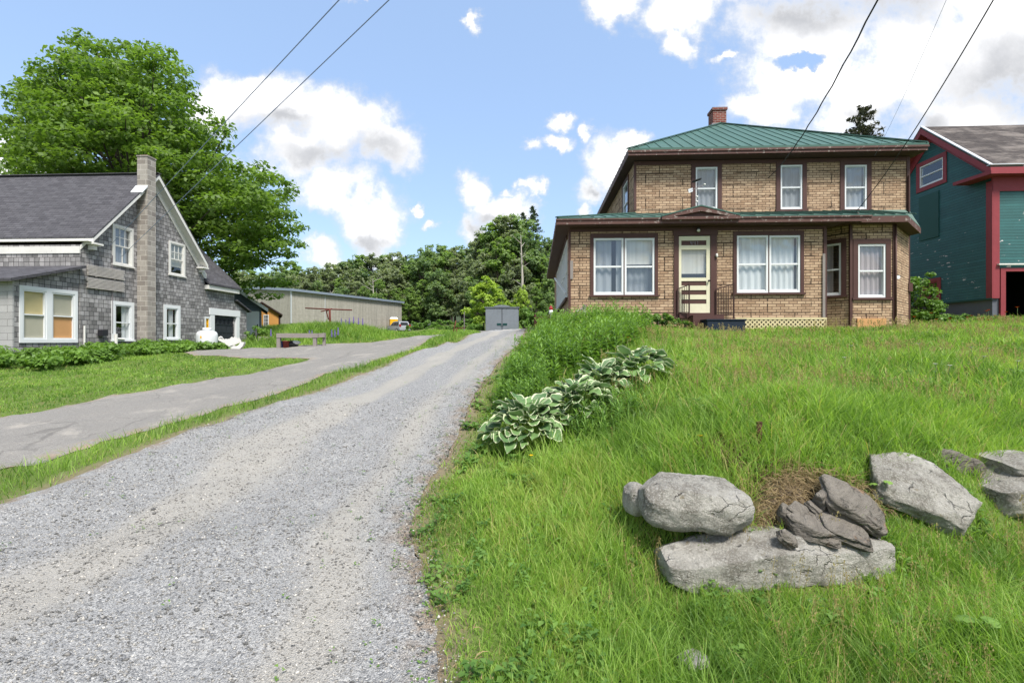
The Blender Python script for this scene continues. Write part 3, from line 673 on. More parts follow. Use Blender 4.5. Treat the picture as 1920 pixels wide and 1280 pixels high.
# ------------------------------------------------------------------ shared building pieces
def slab(mb, top, th):
    n = len(top); lo = [(p[0], p[1], p[2] - th) for p in top]
    mb.poly(top); mb.poly(lo[::-1])
    for k in range(n): mb.poly([top[k], lo[k], lo[(k + 1) % n], top[(k + 1) % n]])
    return mb
def clip_poly(pts, f):                       # keep where f(p) >= 0
    r = []
    for i, p in enumerate(pts):
        q = pts[(i + 1) % len(pts)]; fp, fq = f(p), f(q)
        if fp >= 0: r.append(p)
        if fp * fq < 0: t = fp / (fp - fq); r.append((p[0] + (q[0] - p[0]) * t, p[1] + (q[1] - p[1]) * t))
    return r
def wall(mb, o, a, L, H, holes=(), top=None, flip=False):  # sheet with real openings; top: [(s, height)...] for a gable
    ss = {0., L}; tt = {0., H}
    for s0, s1, t0, t1 in holes: ss |= {s0, s1}; tt |= {t0, t1}
    for s_, _ in top or (): ss.add(s_)
    ss = sorted(ss); tt = sorted(tt)
    for i in range(len(ss) - 1):
        for j in range(len(tt) - 1):
            cs, ct = (ss[i] + ss[i + 1]) / 2, (tt[j] + tt[j + 1]) / 2
            if any(h[0] < cs < h[1] and h[2] < ct < h[3] for h in holes): continue
            P = [(ss[i], tt[j]), (ss[i + 1], tt[j]), (ss[i + 1], tt[j + 1]), (ss[i], tt[j + 1])]
            if top:
                xs = [p[0] for p in top]; ys = [p[1] for p in top]
                g0, g1 = float(np.interp(ss[i], xs, ys)), float(np.interp(ss[i + 1], xs, ys))
                P = clip_poly(P, lambda p: g0 + (g1 - g0) * (p[0] - ss[i]) / (ss[i + 1] - ss[i]) - p[1])
            if flip: P = P[::-1]
            if len(P) > 2: mb.poly([(o[0] + a[0] * s_, o[1] + a[1] * s_, o[2] + t) for s_, t in P])
    return mb
def ring(mb, o, a, n, s0, s1, t0, t1, w, k0, k1, bottom=None):
    b = w if bottom is None else bottom
    mb.fbox(o, a, n, s0, s1, t1 - w, t1, k0, k1)
    if b > 0: mb.fbox(o, a, n, s0, s1, t0, t0 + b, k0, k1)
    mb.fbox(o, a, n, s0, s0 + w, t0 + b, t1 - w, k0 + .001, k1 - .001); mb.fbox(o, a, n, s1 - w, s1, t0 + b, t1 - w, k0 + .001, k1 - .001)
def drape(o, a, n, s0, s1, t0, t1, k, wav=.02, gaps=()):
    mb = MB(); N = max(12, int((s1 - s0) / .03)); f = random.uniform(25, 45); ph = random.random() * 6
    P = lambda s, t, q: (o[0] + a[0] * s + n[0] * q, o[1] + a[1] * s + n[1] * q, o[2] + t)
    for i in range(N):
        x0, x1 = s0 + (s1 - s0) * i / N, s0 + (s1 - s0) * (i + 1) / N
        if any(g0 < (i + .5) / N < g1 for g0, g1 in gaps): continue
        k0, k1 = k + wav * math.sin(x0 * f + ph), k + wav * math.sin(x1 * f + ph)
        mb.poly([P(x0, t0, k0), P(x1, t0, k1), P(x1, t1, k1), P(x0, t1, k0)])
    return mb
def window(B, o, a, n, w, h, frame='white', fw=.05, casing=None, cw=.1, cproud=.03, sill=True, rail=.5, cur=None, gaps=(), munt=(0, 0), blindto=None, muntlow=None, depth=.09, name='window', csill=0):
    """sash window in a wall opening: frame > casing, pane, curtain"""
    mb = MB(); ring(mb, o, a, n, 0, w, 0, h, fw, -depth, .012)
    if rail: mb.fbox(o, a, n, fw, w - fw, h * rail - .022, h * rail + .022, -.045, -.002)
    mb.fbox(o, a, n, fw, w - fw, fw, fw + .035, -.05, -.012)                  # lower sash rail
    for (c, r), y0, y1 in ((munt, h * rail if rail else fw, h - fw), (muntlow or (0, 0), fw, h * rail)):
        for k in range(1, c): x = fw + (w - 2 * fw) * k / c; mb.fbox(o, a, n, x - .011, x + .011, y0, y1, -.04, -.012)
        for k in range(1, r): y = y0 + (y1 - y0) * k / r; mb.fbox(o, a, n, fw, w - fw, y - .011, y + .011, -.039, -.013)
    f = B.add(mb, name, M[frame])
    P = lambda s, t, k: (o[0] + a[0] * s + n[0] * k, o[1] + a[1] * s + n[1] * k, o[2] + t)
    g = MB(); q = h * rail if rail else fw
    if rail: g.poly([P(fw, fw, -.032), P(w - fw, fw, -.032), P(w - fw, q, -.032), P(fw, q, -.032)])
    g.poly([P(fw, q, -.02), P(w - fw, q, -.02), P(w - fw, h - fw, -.02), P(fw, h - fw, -.02)])
    if a[0] * n[1] - a[1] * n[0] > 0: g.f = [q_[::-1] for q_ in g.f]      # panes must face outwards
    B.add(g, 'pane', M['glass'], f, smooth='keep')
    if casing:
        c = MB(); ring(c, o, a, n, -cw, w + cw, -cw * (0 if sill else 1), h + cw, cw, -.01, cproud, bottom=(0 if sill else None))
        if sill: c.fbox(o, a, n, -cw - .03, w + cw + .03, -.06, 0, -.01, cproud + .03)
        B.add(c, 'casing', M[casing], f)
    if cur:
        t0 = fw if blindto is None else fw + (h - 2 * fw) * blindto
        B.add(drape(o, a, n, fw * .6, w - fw * .6, t0, h - fw * .5, -.10, 0.018 if 'shade' not in cur and cur != 'blind' else .0, gaps), 'blind' if 'shade' in cur or cur == 'blind' else 'curtain', M[cur], f)
    # dark room behind the opening
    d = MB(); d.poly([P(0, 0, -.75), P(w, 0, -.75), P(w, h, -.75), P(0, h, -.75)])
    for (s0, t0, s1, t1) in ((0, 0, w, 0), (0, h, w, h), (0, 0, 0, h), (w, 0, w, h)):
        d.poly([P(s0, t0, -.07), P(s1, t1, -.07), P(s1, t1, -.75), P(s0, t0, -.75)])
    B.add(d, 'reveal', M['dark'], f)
    return f
FR, RT, LF = (0, -1, 0), (1, 0, 0), (-1, 0, 0)
def ribs(mb, p0, p1, q0, q1, step, w=.028, h=.028, lift=.008):   # ridged metal sheet: bars from eave p0..p1 up to q0..q1
    p0, p1, q0, q1 = map(Vector, (p0, p1, q0, q1)); n = max(1, int((p1 - p0).length / step))
    for k in range(n + 1):
        t = k / n; a = p0.lerp(p1, t); b = q0.lerp(q1, t)
        if (b - a).length < .05: continue
        nn = (p1 - p0).cross(q0 - p0 if (q0 - p0).length > .1 else q1 - p0).normalized()
        if nn.z < 0: nn = -nn
        a = a + nn * lift; b = b + nn * lift; mb.bar(a, b, w, h, nn)

# ------------------------------------------------------------------ the brick-sided house
VP, VM, VB = 13.0, 15.2, 13.65
zb = 1.75
uL, uPR = pv(1068, 500, VP)[0], pv(1547, 500, VP)[0]
uML, uMR = pv(1190, 350, VM)[0], pv(1703, 350, VM)[0]
uB0, uB1 = pv(1595, 500, VB)[0], pv(1676, 500, VB)[0]
BH = Bld('brick_house', 'two storey tan brick sided house with green metal hip roof and peeling brown trim', 'house', ((uL + uMR) / 2, VP, 2.0))
ze, zt = E + 3.22, E + 3.97                   # porch eave, porch roof against the main wall
zso = ze - .2
VE, uE = VP - .36, uL - .36
VBK = 25.0
def pr(x0, x1, y0, y1, v, u0):                # pixel box on a front wall -> opening (s0, s1, t0, t1)
    a, z1 = pv(x0, y0, v); b, z0 = pv(x1, y1, v); return (a - u0, b - u0, z0 - zb, z1 - zb)
w1a, w1b = pr(1113, 1169, 447, 553, VP, uL), pr(1171, 1227, 447, 553, VP, uL)
w2a, w2b = pr(1381, 1440, 442, 549, VP, uL), pr(1442, 1500, 442, 548, VP, uL)
dr = pr(1272, 1332, 441, 590, VP, uL)
mbw = MB(); wall(mbw, (uL, VP, zb), (1, 0, 0), uPR - uL, zso - zb, [w1a, w1b, w2a, w2b, dr])
# left side of the porch wing, with its row of tall windows
sv = [pu(x, 500, uL)[0] for x in (1064, 1059.5, 1055.5, 1052, 1048.8, 1046, 1043.5)]
zs0, zs1 = E + (640 - 560) / F * 14.2, E + (640 - 455) / F * 14.2
side = [(VP_ - VP, q - VP - .07, zs0 - zb, zs1 - zb) for VP_, q in zip(sv[:-1], sv[1:])]
wall(mbw, (uL, VP, zb), (0, 1, 0), 10.2, zso - zb, side, flip=True)
wall(mbw, (uL, VP + 10.2, zb), (1, 0, 0), uML - uL, zso - zb)
wall(mbw, (uPR, VP, zb), (0, 1, 0), VM - VP, zso - zb)
BH.add(mbw, 'porch_wall', M['brick'], smooth='keep')
up = [pr(1304, 1345, 314, 393, VM, uML), pr(1463, 1504, 310, 393, VM, uML), pr(1583, 1625, 310, 393, VM, uML)]
z2 = E + 357 / F * 14.75; zso2 = z2 - .22
mbw = MB(); wall(mbw, (uML, VM, zb), (1, 0, 0), uMR - uML, zso2 - zb, up)
sw0, sw1 = pu(1178, 400, uML)[0], pu(1168.5, 400, uML)[0]
sideup = (sw0 - VM, sw1 - VM, up[1][2] , up[1][3])
wall(mbw, (uML, VM, zb), (0, 1, 0), VBK - VM, zso2 - zb, [sideup], flip=True)
wall(mbw, (uMR, VM, zb), (0, 1, 0), VBK - VM, zso2 - zb); wall(mbw, (uML, VBK, zb), (1, 0, 0), uMR - uML, zso2 - zb)
BH.add(mbw, 'main_wall', M['brick'], smooth='keep')
# bay
zbay = E + 3.38; d45 = math.sqrt(.5)
bw = pr(1608, 1660, 458, 558, VB, uB0)
mbw = MB(); wall(mbw, (uB0, VB, zb), (1, 0, 0), uB1 - uB0, zbay - .18 - zb, [bw])
LLb = (VM - VB) / d45
lw = (LLb - .94, LLb - .217, E + (640 - 556) / F * 13.8 - zb, E + (640 - 461) / F * 13.8 - zb)
wall(mbw, (uB0 - (VM - VB), VM, zb), (d45, -d45, 0), LLb, zbay - .18 - zb, [lw])
wall(mbw, (uB1, VB, zb), (d45, d45, 0), LLb, zbay - .18 - zb)
BH.add(mbw, 'bay_wall', M['brick'], smooth='keep')
mb = MB()
for p in ((uB0, VB), (uB1, VB)): mb.box(p[0] - .035, p[0] + .035, p[1] - .03, p[1] + .04, zb, zbay - .19)
mb.box(uL - .03, uL + .03, VP - .03, VP + .05, zb, zso - .02); mb.box(uPR - .05, uPR + .03, VP - .03, VP + .05, zb, zso - .02)
mb.box(uMR - .06, uMR + .03, VM - .03, VM + .05, zb, zso2)
mb.box(uML - .02, uML + .05, VM - .02, VM + .05, zt + .1, zso2)
mb.fbox((uL, VP, zso), (1, 0, 0), FR, 0, uPR - uL, -.10, -.005, -.01, .022)
mb.fbox((uML, VM, zso2), (1, 0, 0), FR, 0, uMR - uML, -.13, -.005, -.01, .022)
BH.add(mb, 'corner_board', M['brown'])
# porch roof
A0, B0, C0, D0 = (uE, VE, ze), (uB0 - .12, VE, ze), (uB0 - .12, VM - .002, zt), (uML, VM - .002, zt)
mb = MB(); slab(mb, [A0, B0, C0, D0], .035); slab(mb, [A0, D0, (uML - .002, VP + 10.5, zt), (uE, VP + 10.5, ze)], .034)
ribs(mb, D0, C0, (uML, VE, ze), B0, .34); ribs(mb, (uE, VE + .3, ze), (uE, VP + 10.4, ze), (uML - .01, VE + .3 + 2.3, zt), (uML - .01, VP + 10.4, zt), .34)
for k in range(1, 8):
    t = k / 8; mb.bar((uE + (uML - uE) * t, VE, ze + .008), (uE + (uML - uE) * t, VE + (VM - VE) * t, ze + (zt - ze) * t + .008), .028, .028)
mb.bar((A0[0], A0[1], A0[2] + .02), (D0[0], D0[1], D0[2] + .02), .10, .03)
rf = BH.add(mb, 'porch_roof', M['roof_green'])
mb = MB(); mb.box(uE - .01, uB0 - .13, VE - .02, VE + .02, ze - .185, ze - .037); mb.box(uE - .015, uE + .02, VE + .021, VP + 10.5, ze - .185, ze - .037)
mb.box(uE - .025, uB0 - .13, VE - .045, VE - .021, ze - .075, ze - .038)
BH.add(mb, 'fascia', M['brown_worn'], rf)
mb = MB(); mb.box(uE + .021, uPR + .3, VE + .021, VP + .3, zso, zso + .012); mb.box(uE + .021, uL + .3, VP + .301, VP + 10.5, zso, zso + .012)
BH.add(mb, 'soffit', M['brown_soffit'], rf)
# bay roof
o = .34
bp = [(uB0 - .45, VE + .03), (uB0 + .1, VB - o + .05), (uB1 + o * .41, VB - o + .05), (uMR + .08, VM - .35 - .002), (uMR + .02, VM - .003), (uB0 - .45, VM - .003)]
zz_ = [zbay - .08, zbay, zbay, zbay, zt + .012, zt + .012]
mb = MB(); slab(mb, [(p[0], p[1], z) for p, z in zip(bp, zz_)][0:6], .035)
for k in range(6):
    x = uB0 + .15 + k * .27; mb.bar((x, VB - o + .05, zbay + .01), (x, VM - .01, zt + .02), .028, .028)
rf = BH.add(mb, 'bay_roof', M['roof_green'])
mb = MB()
for (p, q), (za, zq) in zip(zip(bp[:3], bp[1:4]), zip(zz_[:3], zz_[1:4])): mb.bar((p[0], p[1], za - .12), (q[0], q[1], zq - .12), .03, .165)
BH.add(mb, 'fascia', M['brown_worn'], rf)
mb = MB(); mb.poly([(p[0], p[1] + .01, zbay - .19) for p in bp]); BH.add(mb, 'soffit', M['brown_soffit'], rf)
# main hip roof
uE0, uE1 = pv(1178, 283, 14.75)[0], pv(1740, 283, 14.75)[0]; VE2 = VM - .45; half = (uE1 - uE0) / 2; uc = (uE0 + uE1) / 2
va, vb_ = VE2 + half, VE2 + half + 1.6; zr = E + (640 - 240) / F * va; VK2 = vb_ + half
P0, P1, P2, P3 = (uE0, VE2, z2), (uE1, VE2, z2), (uE1, VK2, z2), (uE0, VK2, z2); Ra, Rb = (uc, va, zr), (uc, vb_, zr)
mb = MB()
for pl in ([P0, P1, Ra], [P1, P2, Rb, Ra], [P2, P3, Rb], [P3, P0, Ra, Rb]): mb.poly(pl)
N_ = 26
for k in range(1, N_):
    t = k / N_; x = uE0 + (uE1 - uE0) * t; s = min(t, 1 - t) * 2
    mb.bar((x, VE2, z2 + .008), (x, VE2 + half * s, z2 + (zr - z2) * s + .008), .028, .026)
    y = VE2 + half * s
for k in range(1, 30):
    y = VE2 + (VK2 - VE2) * k / 30; s = min(1, (y - VE2) / half, (VK2 - y) / half)
    mb.bar((uE0, y, z2 + .008), (uE0 + half * s, y, z2 + (zr - z2) * s + .008), .028, .026); mb.bar((uE1, y, z2 + .008), (uE1 - half * s, y, z2 + (zr - z2) * s + .008), .028, .026)
for q, r in ((P0, Ra), (P1, Ra), (Ra, Rb)): mb.bar((q[0], q[1], q[2] + .025), (r[0], r[1], r[2] + .025), .14, .035)
mb.box(uE0 - .015, uE1 + .015, VE2 - .02, VE2 - .002, z2 - .05, z2 + .012)
mr = BH.add(mb, 'roof', M['roof_green'])
mb = MB()
mb.box(uE0, uE1, VE2, VE2 + .035, z2 - .2, z2 - .012); mb.box(uE0, uE0 + .035, VE2 + .036, VK2, z2 - .2, z2 - .012); mb.box(uE1 - .035, uE1, VE2 + .036, VK2, z2 - .2, z2 - .012)
mb.box(uE0 - .02, uE1 + .02, VE2 - .03, VE2 - .021, z2 - .11, z2 - .052)
BH.add(mb, 'fascia', M['brown_worn'], mr)
mb = MB(); mb.poly([(uE0 + .036, VE2 + .036, zso2 + .012), (uE1 - .036, VE2 + .036, zso2 + .012), (uE1 - .036, VK2, zso2 + .012), (uE0 + .036, VK2, zso2 + .012)])
BH.add(mb, 'soffit', M['brown_soffit'], mr)
cu0, cu1 = pv(1337, 220, va + .1)[0], pv(1362, 220, va + .1)[0]; zc = E + (640 - 210) / F * (va + .1)
mb = MB(); mb.box(cu0, cu1, va + .1, va + .1 + (cu1 - cu0), zr - 1, zc - .1); mb.box(cu0 - .035, cu1 + .035, va + .065, va + .135 + (cu1 - cu0), zc - .1, zc); mb.box(cu0 + .12, cu1 - .12, va + .22, va + cu1 - cu0 - .02, zc + .001, zc + .03)
BH.add(mb, 'chimney', M['chim_brick'], mr)
mb = MB(); ox = (cu0 + cu1) / 2
mb.box(cu0 - .06, cu1 + .06, va + .04, va + .16 + (cu1 - cu0), zr - .12, zr + .05); BH.add(mb, 'flashing', M['greypipe'], mr)
# windows
def hw(o, h, u0, v): return (u0 + h[0], v, zb + h[2]), h[1] - h[0], h[3] - h[2]
for k, (h, cu, g) in enumerate(((w1a, 'curtain_grey', ((.62, .8),)), (w1b, 'blind', ()), (w2a, 'curtain', ()), (w2b, 'curtain', ((.93, 1),)))):
    o_, w_, h_ = hw(None, h, uL, VP)
    window(BH, o_, (1, 0, 0), FR, w_, h_, cur=cu, gaps=g, blindto=.55 if k == 1 else None)
    if k == 1: BH.add(drape(o_, (1, 0, 0), FR, .03, w_ - .03, .05, h_ * .5, -.25, .015), 'curtain', M['curtain_grey'], C.objects[-1].parent if C.objects[-1].parent.type == 'MESH' else None)
for a_, b_ in ((w1a, w1b), (w2a, w2b)):
    c = MB(); oo = (uL + a_[0], VP, zb + a_[2]); W_ = b_[1] - a_[0]; H_ = a_[3] - a_[2]
    c.fbox(oo, (1, 0, 0), FR, -.09, W_ + .09, H_ + .002, H_ + .115, -.01, .03); c.fbox(oo, (1, 0, 0), FR, -.09, -.001, 0, H_ + .001, -.01, .029); c.fbox(oo, (1, 0, 0), FR, W_ + .001, W_ + .09, 0, H_ + .001, -.01, .029)
    c.fbox(oo, (1, 0, 0), FR, a_[1] - a_[0] - .001, b_[0] - a_[0] + .001, 0, H_, -.01, .014); c.fbox(oo, (1, 0, 0), FR, -.12, W_ + .12, -.05, -.001, -.01, .06)
    BH.add(c, 'window_casing', M['brown'])
for h in up:
    o_, w_, h_ = hw(None, h, uML, VM); window(BH, o_, (1, 0, 0), FR, w_, h_, casing='brown', cw=.13, cur='curtain_grey', sill=True)
o_ = (uML, VM + sideup[0], zb + sideup[2]); window(BH, o_, (0, 1, 0), LF, sideup[1] - sideup[0], sideup[3] - sideup[2], casing='brown', cw=.12, cur='curtain_grey')
for s in side:
    window(BH, (uL, VP + s[0], zb + s[2]), (0, 1, 0), LF, s[1] - s[0], s[3] - s[2], fw=.06, cur='curtain', rail=.5)
c = MB(); c.box(uL - .07, uL + .02, VP + side[0][0] - .1, VP + side[-1][1] + .1, zs0 - .09, zs0 - .002); c.box(uL - .04, uL + .02, VP + side[0][0] - .1, VP + side[-1][1] + .1, zs1 + .002, zs1 + .1)
BH.add(c, 'window_casing', M['brown'])
mb = MB(); mb.bar((uL - .05, VP + side[0][0] + .02, zs0 + .12), (uL - .3, VP + 2.4, zs0 + .75), .04, .04); BH.add(mb, 'awning_arm', M['white'])
o_, w_, h_ = hw(None, bw, uB0, VB); window(BH, o_, (1, 0, 0), FR, w_, h_, casing='brown', cw=.13, cur='curtain_pink', gaps=())
window(BH, (uB0 - (VM - VB) + d45 * lw[0], VM - d45 * lw[0], zb + lw[2]), (d45, -d45, 0), (-d45, -d45, 0), lw[1] - lw[0], lw[3] - lw[2], casing='brown', cw=.12, cur='curtain_pink', gaps=((.72, .9),))
# door
def pz(y): return pv(1300, y, VP)[1]
def px_(x): return pv(x, 500, VP)[0]
dl, dr_, dt, db = px_(1272.6), px_(1331.2), pz(443), pz(586.5)
cr = lambda y: pz(320 + y / 4.0)
mb = MB(); y0, y1 = VP - .01, VP + .03
mb.box(dl, px_(1277.3), y0, y1, db, dt); mb.box(px_(1324.3), dr_, y0, y1, db, dt)
for a_, b_ in ((492, 524), (560, 592), (803, 828), (862, 896), (930, 965), (998, 1066)): mb.box(px_(1277.3), px_(1324.3), y0 + .002, y1 - .002, cr(b_), cr(a_))
door = BH.add(mb, 'door', M['cream'])
for a_, b_ in ((524, 560), (828, 862), (896, 930), (965, 998)):
    BH.add(MB().box(px_(1277.3), px_(1324.3), VP + .008, VP + .026, cr(b_), cr(a_)), 'door_panel', M['brown'], door)
BH.add(MB().poly([(px_(1277.3), VP + .012, cr(803)), (px_(1324.3), VP + .012, cr(803)), (px_(1324.3), VP + .012, cr(592)), (px_(1277.3), VP + .012, cr(592))]), 'pane', M['glass'], door, smooth='keep')
BH.add(MB().box(px_(1277), px_(1324.6), VP + .07, VP + .08, cr(770), cr(590)), 'blind', M['blind'], door)
BH.add(MB().box(px_(1277), px_(1324.6), VP + .2, VP + .21, cr(806), cr(590)), 'backing', M['dark'], door)
mb = MB(); mb.lathe((px_(1328), y0 - .05, cr(828)), [(.012, .05), (.012, .02), (.028, .012), (.028, -.006), (.01, -.012)], 12, 'y'); BH.add(mb, 'door_knob', M['darkmetal'], door, True)
mb = MB(); nx0, nzm = px_(1295), (cr(530) + cr(556)) / 2; hh = .05; k0, k1 = VP - .002, VP + .006
def four(x):
    mb.bar((x, VP + .002, nzm + hh), (x - .004, VP + .002, nzm - hh * .1), .012, .012); mb.bar((x - .006, VP + .002, nzm - hh * .1), (x + .05, VP + .002, nzm - hh * .1), .012, .012); mb.bar((x + .034, VP + .002, nzm + hh), (x + .034, VP + .002, nzm - hh), .012, .012)
four(nx0); four(nx0 + .085); mb.bar((nx0 + .185, VP + .002, nzm + hh), (nx0 + .185, VP + .002, nzm - hh), .012, .012); mb.bar((nx0 + .185, VP + .002, nzm + hh), (nx0 + .17, VP + .002, nzm + hh * .6), .01, .01)
BH.add(mb, 'house_number', M['greypipe'], door, label='small house number 441')
c = MB(); H_ = dt - db; o2 = (dl, VP, db)
W_ = dr_ - dl; c.fbox(o2, (1, 0, 0), FR, -.13, -.004, -.16, H_ + .02, -.06, .03); c.fbox(o2, (1, 0, 0), FR, W_ + .004, W_ + .17, -.16, H_ + .02, -.06, .03); c.fbox(o2, (1, 0, 0), FR, -.15, W_ + .19, H_ + .021, H_ + .17, -.06, .04)
c.fbox(o2, (1, 0, 0), FR, -.003, W_ + .003, -.14, -.005, -.06, .08)
BH.add(c, 'door_casing', M['brown'])
# pediment over the door
pa0, pa1 = pv(1240, 412, VE)[0], pv(1386, 412, VE)[0]; pc = (pa0 + pa1) / 2; zp = E + (640 - 391) / F * VE
mb = MB(); f = lambda a_, b_, e: (a_, e, b_); y0 = VE - .06
mb.prism([(pa0 + .28, ze + .0), (pa1 - .28, ze + .0), (pc, zp - .11)], y0 + .05, VE + 1.2, f)
pd = BH.add(mb, 'pediment', M['brown_soffit'])
mb = MB(); th = .03
for s0 in (pa0, pa1): slab(mb, [(s0, y0 - .03, ze + .012), (pc, y0 - .03, zp + .012), (pc, VE + 1.75, zp + .012), (s0, VE + .15, ze + .012)], th)
BH.add(mb, 'pediment_roof', M['roof_green'], pd)
mb = MB(); q = .075
for s0, sg in ((pa0, 1), (pa1, -1)): mb.hexa([(s0 + sg * .02, y0 - .02, ze - .07), (pc, y0 - .02, zp - .07 - q), (pc, y0 + .03, zp - .07 - q), (s0 + sg * .02, y0 + .03, ze - .07), (s0 + sg * .02, y0 - .02, ze - .02), (pc, y0 - .02, zp - .02), (pc, y0 + .03, zp - .02), (s0 + sg * .02, y0 + .03, ze - .02)])
mb.box(pa0, pa1, y0 - .03, VE - .047, ze - .1, ze - .03)
BH.add(mb, 'pediment_trim', M['brown_worn'], pd)
# lamps, bell, pipes, vents
mb = MB(); lx, lz = px_(1307), pz(432); mb.lathe((lx, VP - .12, lz), [(.02, .06), (.035, .045), (.035, .0)], 12); L_ = BH.add(mb, 'porch_lamp', M['darkmetal'], None, True)
BH.add(MB().lathe((lx, VP - .12, lz - .03), [(.02, -.035), (.04, -.02), (.045, .0), (.034, .029)], 12), 'lamp_shade', M['lamp_glass'], L_, True)
BH.add(MB().box(lx - .02, lx + .02, VP - .1, VP + .01, lz + .03, lz + .055), 'lamp_arm', M['darkmetal'], L_)
mb = MB(); lx, lz = px_(1342.5), pz(480); mb.lathe((lx, VP - .06, lz), [(.018, -.05), (.03, -.03), (.03, .03), (.015, .05)], 12); BH.add(mb, 'wall_lamp', M['lamp_glass'], None, True)
mb = MB(); mb.tube([(uB1 + .02, VB - .05, zb), (uB1 + .02, VB - .05, zbay - .2)], .022, 8); BH.add(mb, 'downpipe', M['brown'], None, True)
mb = MB(); mb.tube([(uMR - .02, VM - .06, zb), (uMR - .02, VM - .06, E + 1.9)], .03, 8); BH.add(mb, 'service_pipe', M['brown']); mb = MB(); mb.tube([(uMR - .02, VM - .06, E + 3.9), (uMR - .02, VM - .06, E + 5.0)], .025, 8); BH.add(mb, 'service_pipe', M['brown']); mb = MB(); mb.box(uMR - .09, uMR + .03, VM - .14, VM - .032, E + 1.5, E + 1.75); BH.add(mb, 'meter_box', M['brown'])
BH.add(MB().box(px_(1069), px_(1074.5), VP - .035, VP - .031, pz(522), pz(487)), 'patch_board', M['wood_grey'])
BH.add(MB().box(px_(1541), px_(1546), VP - .037, VP - .031, pz(600), pz(478)), 'patch_board', M['wood_grey'])
BH.add(MB().lathe((pv(1679, 520, VB)[0] + .05, VB + .0, pv(1679, 520, VB)[1]), [(.05, -.04), (.05, .05)], 14, 'y'), 'vent', M['white'])
g0 = E + .33
mb = MB(); mb.box(px_(1376), px_(1546), VP - .10, VP - .075, pz(599.5), pz(596)); mb.box(px_(1376), px_(1378), VP - .10, VP - .075, pz(616), pz(600)); mb.box(px_(1544.5), px_(1546), VP - .10, VP - .075, pz(616), pz(600))
x0, x1, zt0, zb0 = px_(1376), px_(1546), pz(599), pz(618); hgt = zt0 - zb0; x = x0 - hgt
while x < x1:
    for sg, yy in ((1, VP - .088), (-1, VP - .082)):
        a_, b_ = (x, zb0), (x + hgt, zt0)
        if sg < 0: a_, b_ = (x, zt0), (x + hgt, zb0)
        t0 = max(0, (x0 - x) / hgt); t1 = min(1, (x1 - x) / hgt)
        if t1 > t0 + .02:
            la = lambda t: (a_[0] + (b_[0] - a_[0]) * t, yy, a_[1] + (b_[1] - a_[1]) * t); mb.bar(la(t0), la(t1), .007, .036)
    x += .115
BH.add(mb, 'lattice_skirt', M['lattice'])
BH.add(MB().box(px_(1378), px_(1545), VP - .06, VP - .05, zb0 - .1, zt0), 'skirt_backing', M['dark'])
mb = MB(); mb.box(px_(1290), px_(1346), VP - .42, VP - .031, zb, pz(592)); st = BH.add(mb, 'doorstep', M['brown'])
mb = MB(); mb.box(px_(1305), px_(1371), VP - .85, VP - .43, zb, pz(603)); mb.box(px_(1303), px_(1373), VP - .87, VP - .41, pz(603) + .001, pz(603) + .03); BH.add(mb, 'lower_step', M['bluemat'])
def railing(x0, x1, yt0, yt1, yb, nb, vd):
    mb = MB(); a_, b_ = px_(x0), px_(x1)
    P = lambda t, z: (a_ + (b_ - a_) * t, VP - .06 - vd * t, z)
    zt_ = lambda t: pz(yt0) + (pz(yt1) - pz(yt0)) * t
    mb.bar(P(0, zt_(0)), P(1, zt_(1)), .022, .022); mb.bar(P(0, pz(yb)), P(1, pz(yb)), .02, .02); mb.bar(P(1, pz(yb + 8)), P(1, zt_(1) + .03), .032, .032); mb.bar(P(0, pz(yb + 4)), P(0, zt_(0)), .022, .022)
    for k in range(1, nb): mb.bar(P(k / nb, pz(yb)), P(k / nb, zt_(k / nb)), .012, .012)
    BH.add(mb, 'iron_railing', M['iron_brown'])
railing(1269, 1288.5, 542, 535, 586, 5, .10); railing(1341, 1371, 543, 534, 590, 7, .10)
BH.add(MB().box(pv(1606, 500, VB)[0], pv(1660, 500, VB)[0], VB - .04, VB - .005, zb, pv(1606, 597, VB)[1]), 'plywood_patch', M['ply'])
# ------------------------------------------------------------------ the grey shingled house on the left
GU, GV, GF = -15.75, 16.0, 22.3; uo = GU + .32
GP, zri = pu(299, 326, uo); vea, zea = pu(175, 443, uo)
GH = Bld('shingled_house', 'weathered grey wood shingle house with steep dark roof and concrete block chimney', 'house', (GU - 3, 19, .8))
gb = .55
sl_ = (zri - zea) / (GP - vea); th = .14
zw = lambda v: zri - abs(v - GP) * sl_ - th
def go(x0, x1, y0, y1):                     # opening in the gable wall from photo pixels
    v0, z1 = pu(x0, y0, GU); v1, z0 = pu(x1, y1, GU); _, z0b = pu(x0, y0 + (y1 - y0), GU); return (v0 - GV, v1 - GV, z0 - gb, z1 - gb)
g1, g2, g3, g4 = go(214, 246, 424, 500), go(319, 344, 455, 518), go(215, 245, 571, 637), go(311, 333, 577, 635)
mbw = MB(); wall(mbw, (GU, GV, gb), (0, 1, 0), GF - GV, 9, [g1, g2, g3, g4], [(0, zw(GV) - gb), (GP - GV, zw(GP) - gb), (GF - GV, zw(GF) - gb)])
wall(mbw, (GU, GV, gb), (-1, 0, 0), 26, zw(GV) - gb, flip=True); wall(mbw, (GU, GF, gb), (-1, 0, 0), 26, zw(GF) - gb)
wall(mbw, (GU - 26, GV, gb), (0, 1, 0), GF - GV, 9, [], [(0, zw(GV) - gb), (GP - GV, zw(GP) - gb), (GF - GV, zw(GF) - gb)])
GH.add(mbw, 'wall', M['shingle'], smooth='keep')
ul = GU - 26.4; vfe = 2 * GP - vea
mb = MB(); slab(mb, [(uo, vea, zea), (uo, GP, zri), (ul, GP, zri), (ul, vea, zea)], .06); slab(mb, [(uo, vfe, zea), (uo, GP, zri), (ul, GP, zri), (ul, vfe, zea)], .06)
